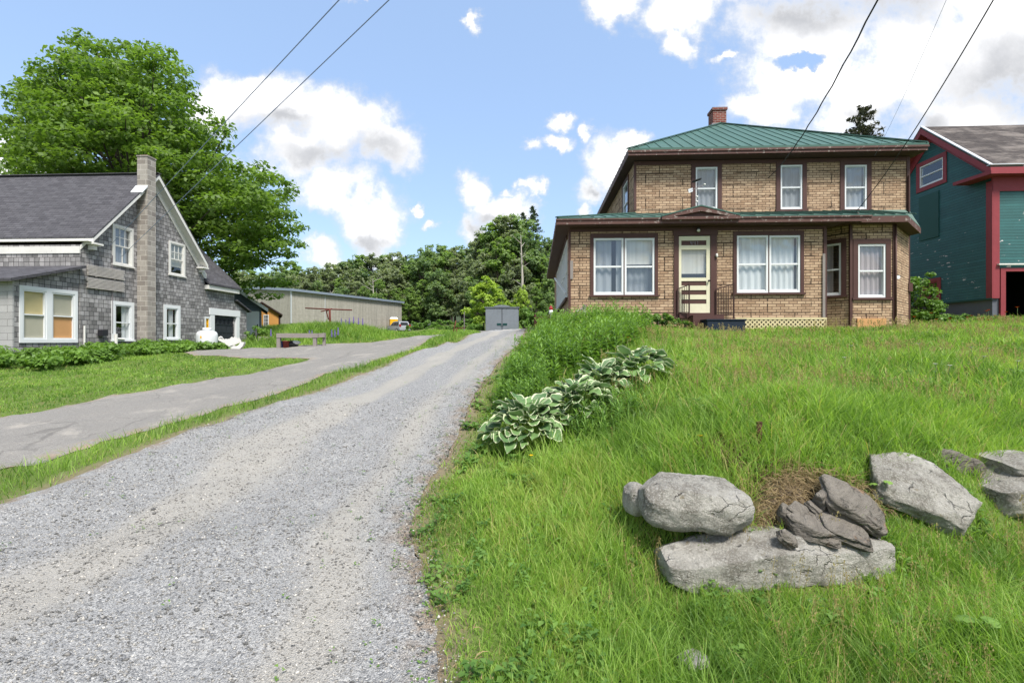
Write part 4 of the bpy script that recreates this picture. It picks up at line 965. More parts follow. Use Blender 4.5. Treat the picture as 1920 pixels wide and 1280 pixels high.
mb.bar((uo, GP, zri + .02), (ul, GP, zri + .02), .22, .03)
rf = GH.add(mb, 'roof', M['roof_shingle'])
# white boards: eaves, rakes, cornice returns
mb = MB(); n_ = Vector((0, -sl_, 1)).normalized()
mb.box(ul, uo - .01, vea + .01, vea + .04, zea - .2, zea - .063); mb.box(ul, GU, GV - .03, GV + .02, zw(GV) - .30, zw(GV) - .06); mb.box(ul, uo - .03, vea + .041, GV - .031, zea - .2, zea - .18)
GH.add(mb, 'eave_board', M['white_worn'], rf)
mb = MB()
def rake(v0, z0, v1, z1, u0, u1, top, bot):
    mb.hexa([(u0, v0, z0 - bot), (u1, v0, z0 - bot), (u1, v1, z1 - bot), (u0, v1, z1 - bot), (u0, v0, z0 - top), (u1, v0, z0 - top), (u1, v1, z1 - top), (u0, v1, z1 - top)])
rake(vea, zea, GP, zri, uo - .035, uo - .005, .063, .2); rake(vfe, zea, GP, zri, uo - .035, uo - .005, .063, .24)
rake(GV, zw(GV) + th, GP, zri, GU + .001, GU + .03, .17, .30); rake(GF + .1, zw(GF) + th - .09, GP, zri, GU + .001, GU + .035, .17, .52)
rake(vfe, zea, GP, zri, GU + .036, uo - .036, .20, .215); rake(vea, zea, GP, zri, GU + .036, uo - .036, .20, .215)
GH.add(mb, 'rake_board', M['white_worn'], rf)
mb = MB(); zq = zea - .2
mb.box(GU + .001, uo + .02, vea - .02, GV + .55, zq - .07, zq - .002); mb.box(GU + .001, GU + .22, vea + .12, GV + .42, zq - .24, zq - .072)
GH.add(mb, 'cornice_return', M['white_worn'], rf); mb = MB(); mb.box(GU + .001, uo + .02, GF - .55, vfe + .02, zq - .07, zq - .002); mb.box(GU + .001, GU + .22, GF - .42, vfe - .12, zq - .24, zq - .072)
GH.add(mb, 'cornice_return', M['white_worn'], rf)
for h, cu, kw in ((g1, 'curtain_grey', dict(munt=(3, 2), muntlow=(2, 1), blindto=.0)), (g2, 'shade_grey', dict(munt=(3, 2), blindto=.25)), (g3, 'curtain', dict(gaps=((0, .55),))), (g4, 'curtain', dict(gaps=((.0, .35), (.8, 1))))):
    low = h in (g3, g4)
    window(GH, (GU, GV + h[0], gb + h[2]), (0, 1, 0), RT, h[1] - h[0], h[3] - h[2], frame='white_worn' if not low else 'white', casing='white_worn' if not low else 'white', cw=.085 if not low else .14, cur=cu, fw=.045, **kw)
# block chimney against the gable
cv0 = pu(257, 500, GU)[0]; cz = pu(270, 293, GU + .2)[1]
mb = MB(); mb.box(GU + .002, GU + .43, cv0, cv0 + .42, gb, cz - .05); mb.box(GU - .02, GU + .45, cv0 - .02, cv0 + .44, cz - .05, cz); ch = GH.add(mb, 'chimney', M['block'])
GH.add(MB().box(GU + .08, GU + .35, cv0 + .08, cv0 + .34, cz + .001, cz + .05), 'chimney_pot', M['chim_brick'], ch)
zfl = zri - abs(cv0 - GP) * sl_
mb = MB(); mb.hexa([(GU - .05, cv0 - .25, zfl - .25 * sl_ + .01), (GU + .44, cv0 - .25, zfl - .25 * sl_ + .01), (GU + .44, cv0 - .002, zfl + .01), (GU - .05, cv0 - .002, zfl + .01), (GU - .05, cv0 - .25, zfl - .25 * sl_ + .035), (GU + .44, cv0 - .25, zfl - .25 * sl_ + .035), (GU + .44, cv0 - .002, zfl + .09), (GU - .05, cv0 - .002, zfl + .09)])
GH.add(mb, 'flashing', M['white'], ch)
# lean-to with the boarded double window
lv = pu(26, 600, GU)[0]; lvr = lv - .28; lz1, lz0 = pu(150, 497, GU + .1)[1], pu(12, 520, GU + .22)[1]
lws = []
for x0, x1 in ((43, 88), (98, 141)):
    v0, z1 = pu(x0, 543, GU); v1, z0 = pu(x1, 636, GU); lws.append((v0 - lv, v1 - lv, pu(92, 636, GU)[1] - gb, pu(92, 547, GU)[1] - gb))
lsl = (lz1 - lz0) / (16.0 - lvr)
mbw = MB(); wall(mbw, (GU - .03, lv, gb), (0, 1, 0), 16.0 - lv, 4, lws, [(0, lz0 + lsl * .28 - .08 - gb), (16.0 - lv, lz1 - .08 - gb)])
GH.add(mbw, 'lean_to_wall', M['shingle'], smooth='keep')
mbw = MB(); wall(mbw, (GU - .16, lv, gb), (-1, 0, 0), 24, lz0 + lsl * .28 - .08 - gb, flip=True); mbw.box(GU - .16, GU - .02, lv - .02, lv + .03, gb, lz0 + lsl * .28 - .1); GH.add(mbw, 'lean_to_front', M['shingle_pale'])
mb = MB(); slab(mb, [(GU + .22, lvr, lz0), (GU + .22, 15.998, lz1), (GU - 25, 15.998, lz1), (GU - 25, lvr, lz0)], .09); GH.add(mb, 'lean_to_roof', M['roof_shingle'])
wf = None
for k, h in enumerate(lws):
    mb = MB(); o_ = (GU - .03, lv + h[0], gb + h[2]); w_, h_ = h[1] - h[0], h[3] - h[2]
    ring(mb, o_, (0, 1, 0), RT, 0, w_, 0, h_, .05, -.09, .012); mb.fbox(o_, (0, 1, 0), RT, .05, w_ - .05, h_ * .5 - .02, h_ * .5 + .02, -.05, 0)
    wf = GH.add(mb, 'boarded_window', M['white'])
    P = lambda s, t, q: (GU - .03 + q, lv + h[0] + s, gb + h[2] + t)
    GH.add(MB().box(*sorted((P(0, 0, -.07)[0], P(0, 0, -.06)[0])), lv + h[0] + .05, lv + h[1] - .05, gb + h[2] + h_ * .5, gb + h[3] - .05), 'roller_blind', M['shade_tan' if k == 0 else 'shade_grey'], wf)
    GH.add(MB().box(*sorted((P(0, 0, -.06)[0], P(0, 0, -.045)[0])), lv + h[0] + .05, lv + h[1] - .05, gb + h[2] + .05, gb + h[2] + h_ * .5), 'board', M['ply' if k else 'shade_grey'], wf)
mb = MB(); a_ = lws[0]; b_ = lws[1]; o_ = (GU - .03, lv + a_[0], gb + a_[2]); W_ = b_[1] - a_[0]; H_ = a_[3] - a_[2]
mb.fbox(o_, (0, 1, 0), RT, -.09, W_ + .1, H_, H_ + .12, -.01, .03); mb.fbox(o_, (0, 1, 0), RT, -.09, W_ + .1, -.11, 0, -.01, .035)
mb.fbox(o_, (0, 1, 0), RT, -.09, 0, 0, H_, -.01, .029); mb.fbox(o_, (0, 1, 0), RT, W_, W_ + .1, 0, H_, -.01, .029); mb.fbox(o_, (0, 1, 0), RT, a_[1] - a_[0], b_[0] - a_[0], 0, H_, -.01, .028)
GH.add(mb, 'window_casing', M['white'])
mb = MB(); mb.tube([(GU + .04, GV + .12, gb), (GU + .04, GV + .12, E + .55)], .03, 8); GH.add(mb, 'vent_pipe', M['white_worn']); mb = MB(); mb.tube([(GU + .08, GV + 1.35, gb), (GU + .08, GV + 1.35, E + .28)], .05, 8); mb.tube([(GU + .08, GV + 1.35, E + .1), (GU + .08, GV + 1.7, E + .08)], .04, 8)
GH.add(mb, 'vent_pipe', M['white_worn'])
mb = MB(); mb.box(GU + .01, GU + .18, GV + .66, GV + .9, E + .2, E + .42); GH.add(mb, 'meter_box', M['darkmetal'])
mb = MB(); mb.tube([(GU + .03, GV + 1.25, E + .3), (GU + .03, GV + 1.25, E + 3.2)], .015, 6); GH.add(mb, 'conduit', M['greypipe'])
# rear ell with the garage door
ev1 = pu(440, 560, GU)[0]; lv1 = pu(463, 600, GU)[0]; ze_ = pu(400, 531, GU + .25)[1]; er = -19.1; zer = ze_ + (GU + .25 - er) * .95
gd = (pu(402, 600, GU)[0] - GF, pu(443, 600, GU)[0] - GF, 0, pu(422, 592, GU)[1] - gb)
gy_ = (pu(384.5, 600, GU)[0] - GF + .06, pu(390, 600, GU)[0] - GF + .06, E + .55 - gb, E + 1.1 - gb)
mbw = MB(); zwt = ze_ - .1 - gb
wall(mbw, (GU - .02, GF, gb), (0, 1, 0), lv1 - GF, zwt, [gd, gy_], [(0, zwt), (ev1 - GF, zwt), (ev1 - GF + .001, pu(440, 566, GU)[1] - gb), (lv1 - GF, pu(463, 583, GU)[1] - gb)]); wall(mbw, (GU - .02, ev1, gb), (-1, 0, 0), 7, 9, [], [(0, zwt), (GU - er, zer - .15 - gb), (7, zwt)])
wall(mbw, (GU - .02, lv1, gb), (-1, 0, 0), 6, pu(463, 583, GU)[1] - gb)
GH.add(mbw, 'ell_wall', M['shingle'], smooth='keep')
mb = MB(); slab(mb, [(GU + .25, GF + .02, ze_), (GU + .25, ev1 + .2, ze_), (er, ev1 + .2, zer), (er, GF - 2.2, zer), (GU + .25 - 1.6, GF - .5, ze_ + 1.5)], .1); slab(mb, [(er, GF + .02, zer), (er, ev1 + .2, zer), (2 * er - GU, ev1 + .2, ze_), (2 * er - GU, GF + .02, ze_)], .1)
slab(mb, [(GU + .14, ev1 + .02, pu(440, 563, GU)[1] + .04), (GU + .14, lv1 + .2, pu(466, 583, GU)[1]), (GU - 6, lv1 + .2, E + 1.5), (GU - 6, ev1 + .02, pu(440, 563, GU)[1] + .04)], .07)
er_ = GH.add(mb, 'ell_roof', M['roof_shingle'])
mb = MB(); mb.box(GU - .019, GU + .2, GF + .03, ev1 + .1, ze_ - .3, ze_ - .105); GH.add(mb, 'ell_eave_board', M['white_worn'], er_)
mb = MB(); o_ = (GU - .02, GF + gd[0], gb); w_ = gd[1] - gd[0]; h_ = gd[3]
mb.fbox(o_, (0, 1, 0), RT, .02, w_ - .02, 0, h_ - .02, -.12, -.08)
for r in range(4):
    z0 = h_ - .08 - (r + 1) * .42
    for c in range(5):
        x = .06 + c * (w_ - .1) / 5; 
        if r: mb.fbox(o_, (0, 1, 0), RT, x + .04, x + (w_ - .1) / 5 - .04, z0 + .06, z0 + .38, -.08, -.06)
        else: ring(mb, o_, (0, 1, 0), RT, x + .02, x + (w_ - .1) / 5 - .02, z0 + .04, z0 + .38, .04, -.08, -.055)
gdr = GH.add(mb, 'garage_door', M['garage']); g = MB()
g.poly([(GU - .09, GF + gd[0] + .1, gb + h_ - .44), (GU - .09, GF + gd[1] - .1, gb + h_ - .44), (GU - .09, GF + gd[1] - .1, gb + h_ - .12), (GU - .09, GF + gd[0] + .1, gb + h_ - .12)]); GH.add(g, 'pane', M['carglass'], gdr)
mb = MB(); mb.fbox(o_, (0, 1, 0), RT, -.36, w_ + .3, h_, h_ + .32, -.01, .05); mb.fbox(o_, (0, 1, 0), RT, -.3, -.001, 0, h_ - .001, -.12, .04); mb.fbox(o_, (0, 1, 0), RT, w_ + .001, w_ + .26, 0, h_ - .001, -.12, .04)
GH.add(mb, 'garage_casing', M['white'])
window(GH, (GU - .02, GF + gy_[0], gb + gy_[2]), (0, 1, 0), RT, gy_[1] - gy_[0], gy_[3] - gy_[2], frame='yellow', casing='white', cw=.09, fw=.04, munt=(2, 1), muntlow=(2, 1))

# slatted wooden panel hung on the gable
sp_ = thing('slat_panel', 'rough panel of grey horizontal wooden slats hung on the shingled gable wall', 'panel', h2w(GU + .05, GV, E + 1.9), -A)
v0, v1 = pu(160, 520, GU)[0], pu(229, 520, GU)[0]; zt_, zb_ = pu(195, 499, GU)[1], pu(195, 545, GU)[1]
for r in range(2):
    mb = MB(); b0 = zb_ + (zt_ - zb_) * r / 2
    for k in range(8):
        z = b0 + .035 + k * .047; mb.box(.0, .045, v0 - GV + random.uniform(-.03, .03), v1 - GV + random.uniform(-.03, .03), z - E - 1.9, z - E - 1.9 + .03)
    for q in (.25, .75): y = v0 - GV + (v1 - v0) * q; mb.box(-.035, .001, y - .03, y + .03, b0 - E - 1.9, b0 - E - 1.9 + .39)
    build(mb, 'slats', M['slat'], sp_)

# ------------------------------------------------------------------ outbuildings behind the grey house
_A = A; A = R(-27); ca, sa = math.cos(A), math.sin(A)   # these two face the lane end
OB = Bld('blue_grey_shed', 'blue grey board outbuilding with white door and white rake trim', 'outbuilding', (pv(440, 600, 35)[0], 35, E + .2))
q0, q1 = pv(330, 600, 35)[0], pv(489, 600, 35)[0]; rg = pv(388, 600, 35)[0]; zE = pv(489, 573, 35)[1]; zR = zE + (q1 - rg) * .72; bb = E - .3
dd = (pv(461, 600, 35)[0] - q0, pv(487, 600, 35)[0] - q0 - .03, .2, pv(461, 583, 35)[1] - bb)
mbw = MB(); wall(mbw, (q0, 35, bb), (1, 0, 0), q1 - q0, 9, [dd], [(0, zE - bb), (rg - q0, zR - bb), (q1 - q0, zE - bb)]); wall(mbw, (q1, 35, bb), (0, 1, 0), 7, zE - bb)
OB.add(mbw, 'wall', M['clap_plain'])
mb = MB(); slab(mb, [(q1 + .4, 34.6, zE - .2), (rg, 34.6, zR + .1), (rg, 41, zR + .1), (q1 + .4, 41, zE - .2)], .1); slab(mb, [(q0 - .4, 34.6, zE - .2), (rg, 34.6, zR + .1), (rg, 41, zR + .1), (q0 - .4, 41, zE - .2)], .1); r_ = OB.add(mb, 'roof', M['roof_shingle'])
mb = MB(); mb.hexa([(q1 + .42, 34.56, zE - .42), (rg, 34.56, zR - .14), (rg, 34.6, zR - .14), (q1 + .42, 34.6, zE - .42), (q1 + .42, 34.56, zE - .2), (rg, 34.56, zR + .08), (rg, 34.6, zR + .08), (q1 + .42, 34.6, zE - .2)]); OB.add(mb, 'rake_board', M['white'], r_)
mb = MB(); mb.box(q0 + dd[0], q0 + dd[1], 34.97, 35.03, bb + dd[2], bb + dd[3])
for k in range(1, 5): x = q0 + dd[0] + (dd[1] - dd[0]) * k / 5; mb.box(x - .012, x + .012, 34.955, 34.969, bb + dd[2], bb + dd[3])
dw = OB.add(mb, 'door', M['white']); OB.add(MB().box(q0 + dd[1] - .12, q0 + dd[1] - .06, 34.93, 34.969, bb + 1.2, bb + 1.4), 'handle', M['darkmetal'], dw)
OR = Bld('orange_shed', 'small orange gabled shed with white glazed door and dark roof edge', 'shed', (pv(490, 600, 43)[0], 43, E + .8))
q0, q1 = pv(456, 600, 43)[0], pv(525, 600, 43)[0]; rg = (q0 + q1) / 2; zE = pv(525, 589, 43)[1]; zR = pv(490, 568, 43)[1]; bb = E + .4
dd = (pv(494, 600, 43)[0] - q0, pv(504, 600, 43)[0] - q0, .1, pv(494, 590, 43)[1] - bb)
mbw = MB(); wall(mbw, (q0, 43, bb), (1, 0, 0), q1 - q0, 9, [dd], [(0, zE - bb), (rg - q0, zR - bb), (q1 - q0, zE - bb)]); wall(mbw, (q1, 43, bb), (0, 1, 0), 4, zE - bb); wall(mbw, (q0, 43, bb), (0, 1, 0), 4, zE - bb)
OR.add(mbw, 'wall', M['orange_wall'])
mb = MB(); ss_ = (zR - zE) / (q1 - rg)
for s0 in (q0 - .18, q1 + .18): slab(mb, [(s0, 42.75, zE - .18 * ss_ + .1), (rg, 42.75, zR + .1), (rg, 47.2, zR + .1), (s0, 47.2, zE - .18 * ss_ + .1)], .12)
OR.add(mb, 'roof', M['darkroof'])
mb = MB(); mb.box(q1 - .1, q1 + .03, 42.96, 43.04, bb, zE - .08); OR.add(mb, 'corner_board', M['darkroof'])
mb = MB(); ring(mb, (q0 + dd[0], 43, bb + dd[2]), (1, 0, 0), FR, 0, dd[1] - dd[0], 0, dd[3] - dd[2], .05, -.05, .03); mb.box(q0 + dd[0] + .051, q0 + dd[1] - .051, 42.99, 43.02, bb + dd[2] + .05, bb + dd[2] + (dd[3] - dd[2]) * .48)
hd = (dd[3] - dd[2])
for k in (1, 2): x = q0 + dd[0] + (dd[1] - dd[0]) * k / 3; mb.box(x - .012, x + .012, 42.985, 43.0, bb + dd[2] + hd * .48, bb + dd[3] - .05); z = bb + dd[2] + hd * (.48 + .17 * k); mb.box(q0 + dd[0] + .05, q0 + dd[1] - .05, 42.986, 42.999, z - .012, z + .012)
dw = OR.add(mb, 'door', M['white']); OR.add(MB().poly([(q0 + dd[0] + .05, 43.01, bb + dd[2] + hd * .48), (q0 + dd[1] - .05, 43.01, bb + dd[2] + hd * .48), (q0 + dd[1] - .05, 43.01, bb + dd[3] - .05), (q0 + dd[0] + .05, 43.01, bb + dd[3] - .05)]), 'pane', M['carglass'], dw)
A = _A; ca, sa = math.cos(A), math.sin(A)
# concrete hall
c0 = Vector(W(546, 600, 60.6)[:2]); c1 = Vector(W(753, 600, 80)[:2]); ax = (c1 - c0).normalized(); LN = (c1 - c0).length
HL = thing('concrete_hall', 'long plain concrete hall with board marked walls and pale metal roof edge', 'building', (c0.x, c0.y, E + 1), math.atan2(ax.y, ax.x))
hz, hb, HW = 5.35, -2.0, 13.0     # local: x along the wall, y back
mbw = MB(); wall(mbw, (0, 0, hb), (1, 0, 0), LN, hz - hb); wall(mbw, (0, 0, hb), (0, 1, 0), HW, 12, [], [(0, hz - hb), (HW / 2, hz + .5 - hb), (HW, hz - hb)]); wall(mbw, (LN, 0, hb), (0, 1, 0), HW, 12, [], [(0, hz - hb), (HW / 2, hz + .5 - hb), (HW, hz - hb)]); wall(mbw, (0, HW, hb), (1, 0, 0), LN, hz - hb)
build(mbw, 'wall', M['concrete'], HL)
mb = MB(); slab(mb, [(-.25, -.35, hz + .25), (LN + .3, -.35, hz + .25), (LN + .3, HW / 2, hz + .8), (-.25, HW / 2, hz + .8)], .3); slab(mb, [(-.25, HW + .3, hz + .25), (LN + .3, HW + .3, hz + .25), (LN + .3, HW / 2, hz + .8), (-.25, HW / 2, hz + .8)], .3); build(mb, 'roof', M['stucco_grey'], HL)
mb = MB(); mb.box(-.06, .06, -.06, .06, hb, hz); build(mb, 'corner_strip', M['flash'], HL); mb = MB(); mb.box(.25 * LN - .05, .25 * LN + .05, -.04, .0, hb, hz - .01); build(mb, 'joint_strip', M['flash'], HL)
# grey shed at the end of the gravel
d_ = 40.0; x0, x1 = W(910, 600, d_)[0], W(972.5, 600, d_)[0]; zg0 = E + .78; zt_ = W(0, 576, d_)[2]
SH = thing('grey_shed', 'square grey plywood shed with double doors at the end of the gravel drive', 'shed', ((x0 + x1) / 2, d_, zg0), R(-1))
w_ = (x1 - x0) / 2; h_ = zt_ - zg0
mb = MB(); mb.box(-w_, w_, .03, 2.6, -.3, h_ - .05); build(mb, 'body', M['greyboard'], SH)
for sg in (-1, 1):
    mb = MB(); a_, b_ = sorted((sg * .025, sg * (w_ - .04))); mb.box(a_, b_, -.02, .029, .05, h_ - .12)
    for k in range(1, 4): x = a_ + (b_ - a_) * k / 4; mb.box(x - .006, x + .006, -.026, -.0201, .06, h_ - .14)
    dw = build(mb, 'door', M['greyboard'], SH); mb = MB(); mb.box(*sorted((sg * .1, sg * .42)), -.045, -.0265, h_ * .27, h_ * .27 + .17)
    mb.box(*sorted((sg * .06, sg * .1)), -.04, -.0265, h_ * .2, h_ * .34); build(mb, 'hinge_plate', M['greendark'], dw)
mb = MB(); mb.box(-.02, .02, -.03, .0295, .02, h_ - .1); build(mb, 'door_gap', M['dark'], SH)
mb = MB()
N_ = 12
for k in range(N_):
    a0, a1 = math.pi * k / N_, math.pi * (k + 1) / N_; mb.poly([(-w_ * .5 * math.cos(a0), -.1, h_ + .02 + .17 * math.sin(a0)), (-w_ * .5 * math.cos(a1), -.1, h_ + .02 + .17 * math.sin(a1)), (-w_ * .5 * math.cos(a1), 2.7, h_ + .02 + .17 * math.sin(a1)), (-w_ * .5 * math.cos(a0), 2.7, h_ + .02 + .17 * math.sin(a0))])
mb.poly([(-w_ * .5 * math.cos(math.pi * k / N_), -.1, h_ + .02 + .17 * math.sin(math.pi * k / N_)) for k in range(N_ + 1)])
mb.box(-w_ - .06, w_ + .06, -.08, 2.7, h_ - .05, h_ + .02); build(mb, 'roof', M['greyboard'], SH)

# ------------------------------------------------------------------ the green barn on the right
BU, BV, BP = 16.22, 18.0, 20.65; BK = 2 * BP - BV
BN = Bld('green_barn', 'dark green clapboard barn with dusty red trim, peeling paint and an open doorway', 'barn', (BU + 3, 20, E + .9))
bb = E + .55; ve_ = BV - .38; ze_ = pv(1860, 310, ve_)[1]; zr_ = pu(1730, 236, BU - .42)[1]; s_ = (zr_ - ze_) / (BP - ve_); zw = lambda v: zr_ - abs(v - BP) * s_ - .2
fz = pu(1800, 563.5, BU)[1]
def bo(x0, x1, y0, y1):
    v1, zA = pu(x0, y0, BU); v0, zB = pu(x1, y1, BU); _, zC = pu(x1, y0, BU); _, zD = pu(x0, y1, BU); return v0, v1, zB, zA
v0a, v1a = pu(1769, 310, BU)[0], pu(1725, 310, BU)[0]; za0, za1 = pu(1769, 336, BU)[1], pu(1769, 294, BU)[1]
v0b, v1b = pu(1759, 540, BU)[0], pu(1733, 540, BU)[0]; zb0, zb1 = pu(1759, 558, BU)[1], pu(1759, 527, BU)[1]
dl0, dl1 = pv(1884, 550, BV)[0], pv(1884, 550, BV)[0] + 2.6; dz1 = pv(1884, 509, BV)[1]
ho = [(v0a - BV, v1a - BV, za0 - fz, za1 - fz), (v0b - BV, v1b - BV, zb0 - fz, zb1 - fz)]
mbw = MB(); wall(mbw, (BU, BV, fz), (0, 1, 0), BK - BV, 12, ho, [(0, zw(BV) - fz), (BP - BV, zw(BP) - fz), (BK - BV, zw(BK) - fz)], flip=True)
wall(mbw, (BU, BV, fz), (1, 0, 0), 11, zw(BV) - fz, [(dl0 - BU, dl1 - BU, 0, dz1 - fz)]); wall(mbw, (BU, BK, fz), (1, 0, 0), 11, zw(BK) - fz); wall(mbw, (BU + 11, BV, fz), (0, 1, 0), BK - BV, 12, [], [(0, zw(BV) - fz), (BP - BV, zw(BP) - fz), (BK - BV, zw(BK) - fz)])
BN.add(mbw, 'wall', M['clap_green'], smooth='keep')
mbw = MB(); wall(mbw, (BU + .04, BV + .04, bb), (0, 1, 0), BK - BV - .04, fz - bb); wall(mbw, (BU + .04, BV + .04, bb), (1, 0, 0), dl0 - BU - .04, fz - bb); wall(mbw, (dl1, BV + .04, bb), (1, 0, 0), 11 - (dl1 - BU), fz - bb)
BN.add(mbw, 'foundation', M['found'])
mb = MB(); ua = BU - .42
slab(mb, [(ua, ve_, ze_), (ua, BP, zr_), (BU + 11.4, BP, zr_), (BU + 11.4, ve_, ze_)], .07); slab(mb, [(ua, 2 * BP - ve_, ze_), (ua, BP, zr_), (BU + 11.4, BP, zr_), (BU + 11.4, 2 * BP - ve_, ze_)], .07)
rf = BN.add(mb, 'roof', M['roof_barn'])
mb = MB(); rake(ve_, ze_, BP, zr_, ua + .0, ua + .035, .072, .3); rake(2 * BP - ve_, ze_, BP, zr_, ua + .0, ua + .035, .072, .3)
rake(BV, zw(BV) + .2, BP, zr_, BU - .035, BU - .001, .28, .62); rake(BK, zw(BK) + .2, BP, zr_, BU - .035, BU - .001, .28, .62)
rake(ve_, ze_, BP, zr_, ua + .036, BU - .036, .25, .27); rake(2 * BP - ve_, ze_, BP, zr_, ua + .036, BU - .036, .25, .27)
mb.box(ua, BU + 11.4, ve_ - .03, ve_ + .005, ze_ - .3, ze_ - .075); mb.box(ua + .04, BU + 11, ve_ + .006, BV - .036, ze_ - .3, ze_ - .28); mb.box(BU - .03, BU + 11, BV - .035, BV - .002, ze_ - .8, ze_ - .302)
slab(mb, [(ua - .1, ve_ - .16, ze_ - .22), (BU - .002, ve_ - .16, ze_ - .22), (BU - .002, BV + 1.0, ze_ - .15), (ua - .1, BV + 1.0, ze_ - .15)], .12)
BN.add(mb, 'red_trim', M['red_trim'], rf)
mb = MB(); rake(ve_ - .02, ze_, BP, zr_, ua - .02, ua + .1, -.035, -.0); mb.box(ua - .02, BU + .7, ve_ - .06, ve_ + .1, ze_ + .002, ze_ + .03); BN.add(mb, 'drip_edge', M['flash'], rf)
mb = MB(); mb.box(BU - .035, BU + .005, BV - .035, BV + .2, fz - .03, ze_ - .42); mb.box(BU + .006, BU + .22, BV - .036, BV + .005, fz - .03, ze_ - .8); BN.add(mb, 'corner_board', M['red_trim'])
mb = MB(); mb.box(BU - .04, BU + .03, BV - .02, BK, fz - .06, fz - .012); BN.add(mb, 'sill_board', M['green_board'])
f1 = window(BN, (BU, v0a, za0), (0, 1, 0), LF, v1a - v0a, za1 - za0, casing='red_trim', cw=.17, sill=False, cur=None)
f2 = window(BN, (BU, v0b, zb0), (0, 1, 0), LF, v1b - v0b, zb1 - zb0, frame='red_trim', casing='red_trim', cw=.14, sill=False, munt=(3, 1), muntlow=(3, 1))
vp0, vp1 = pu(1761, 400, BU)[0], pu(1724, 400, BU)[0]; zp0, zp1 = pu(1761, 443, BU)[1], pu(1761, 357, BU)[1]
BN.add(MB().box(BU - .03, BU - .002, vp0, vp1, zp0, zp1), 'loft_hatch', M['green_board'])
mb = MB(); o_ = (dl0, BV, bb); mb.fbox(o_, (1, 0, 0), FR, -.17, 0, 0, dz1 - bb + .12, -.05, .04); mb.fbox(o_, (1, 0, 0), FR, .001, 2.6, dz1 - bb, dz1 - bb + .12, -.05, .04); mb.fbox(o_, (1, 0, 0), FR, 2.601, 2.75, 0, dz1 - bb + .12, -.05, .04); BN.add(mb, 'door_frame', M['red_trim'])
mb = MB(); mb.box(dl0 - .3, dl1 + .5, BV - .12, BV - .042, dz1 + .22, dz1 + .27); BN.add(mb, 'door_track', M['white_worn'])
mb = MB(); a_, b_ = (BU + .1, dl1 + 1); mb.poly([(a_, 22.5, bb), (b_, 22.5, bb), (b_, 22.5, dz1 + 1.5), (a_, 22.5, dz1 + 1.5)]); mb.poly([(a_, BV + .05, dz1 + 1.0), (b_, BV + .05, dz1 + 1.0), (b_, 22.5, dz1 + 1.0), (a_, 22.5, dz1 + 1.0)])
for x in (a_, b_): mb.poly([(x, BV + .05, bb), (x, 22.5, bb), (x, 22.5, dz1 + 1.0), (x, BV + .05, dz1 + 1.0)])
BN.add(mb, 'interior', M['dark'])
# brown board fence beyond the brick house
a_, b_ = W(1002, 600, 33), W(1060, 600, 31)
FN = thing('board_fence', 'brown wooden board fence beside the far corner of the brick house', 'fence', (a_[0], a_[1], gh(a_[0], a_[1])), math.atan2(b_[1] - a_[1], b_[0] - a_[0]))
Lf = math.hypot(b_[0] - a_[0], b_[1] - a_[1]); mb = MB(); n_ = int(Lf / .15)
for k in range(n_): mb.box(k * Lf / n_, (k + 1) * Lf / n_ - .012, -.012, .012, 0, .95 + random.uniform(-.02, .02) + .25 * k / n_)
build(mb, 'boards', M['brownfence'], FN)
for k in range(3): build(MB().box(k * Lf / 2 - .05, k * Lf / 2 + .05, .013, .11, -.3, 1.15), 'post', M['brownfence'], FN)
# ------------------------------------------------------------------ stones of the low wall
m, nt, bs, _ = mat('lichened_granite'); o = objc(nt)
n1 = noi(nt, o, 4.0, 7, .72); sp1 = noi(nt, o, 75, 6, .75); sp2 = noi(nt, o, 26, 8, .82); li = noi(nt, o, 8, 8, .75)
jn = nd(nt, 'TexNoise', {'Vector': o, 'Scale': 5.0, 'Detail': 5}).outputs[1]
oj = nd(nt, 'VectorMath', {0: o, 1: nd(nt, 'VectorMath', {0: jn, 1: (.22, .22, .22)}, operation='MULTIPLY').outputs[0]}, operation='ADD').outputs[0]
ve = nd(nt, 'TexVoronoi', {'Vector': scl(nt, oj, 1, 1, 2.2), 'Scale': 3.0}, feature='DISTANCE_TO_EDGE').outputs['Distance']
ck = ma(nt, 'MULTIPLY', sstep(nt, ve, .018, .0), sstep(nt, noi(nt, o, 6, 3), .5, .62))
c = mx(nt, sstep(nt, n1, .36, .64), hx('#8a857b'), hx('#c4c0b6')); c = mx(nt, ma(nt, 'MULTIPLY', sstep(nt, sp1, .5, .62), .65), c, hx('#d8d4cb')); c = mx(nt, ma(nt, 'MULTIPLY', sstep(nt, sp2, .57, .65), .7), c, hx('#45413a'))
c = mx(nt, ma(nt, 'MULTIPLY', sstep(nt, li, .56, .66), .6), c, hx('#6a665d')); c = mx(nt, ma(nt, 'MULTIPLY', sstep(nt, noi(nt, o, 7, 7, .7), .60, .66), .6), c, hx('#dedbd2')); c = mx(nt, ma(nt, 'MULTIPLY', sstep(nt, noi(nt, o, 10, 5, .7), .64, .7), .6), c, hx('#8a7a52'))
c = mx(nt, ma(nt, 'MULTIPLY', ck, .5), c, hx('#3a352f'))
setc(nt, bs, c, .92, ma(nt, 'ADD', ma(nt, 'ADD', ma(nt, 'MULTIPLY', sp2, 1.2), ma(nt, 'MULTIPLY', sp1, .5)), ma(nt, 'ADD', ma(nt, 'MULTIPLY', li, 1.5), ma(nt, 'MULTIPLY', ck, -1.5))), 1.0, .035); M['granite'] = m
m, nt, bs, _ = mat('flaky_slate'); o = objc(nt)
rt = nd(nt, 'Mapping', {'Vector': o, 'Rotation': (.3, .5, .2)}).outputs[0]; ly = noi(nt, scl(nt, rt, 4, 4, 34), 1.0, 6, .65); n2 = noi(nt, o, 11, 6, .7)
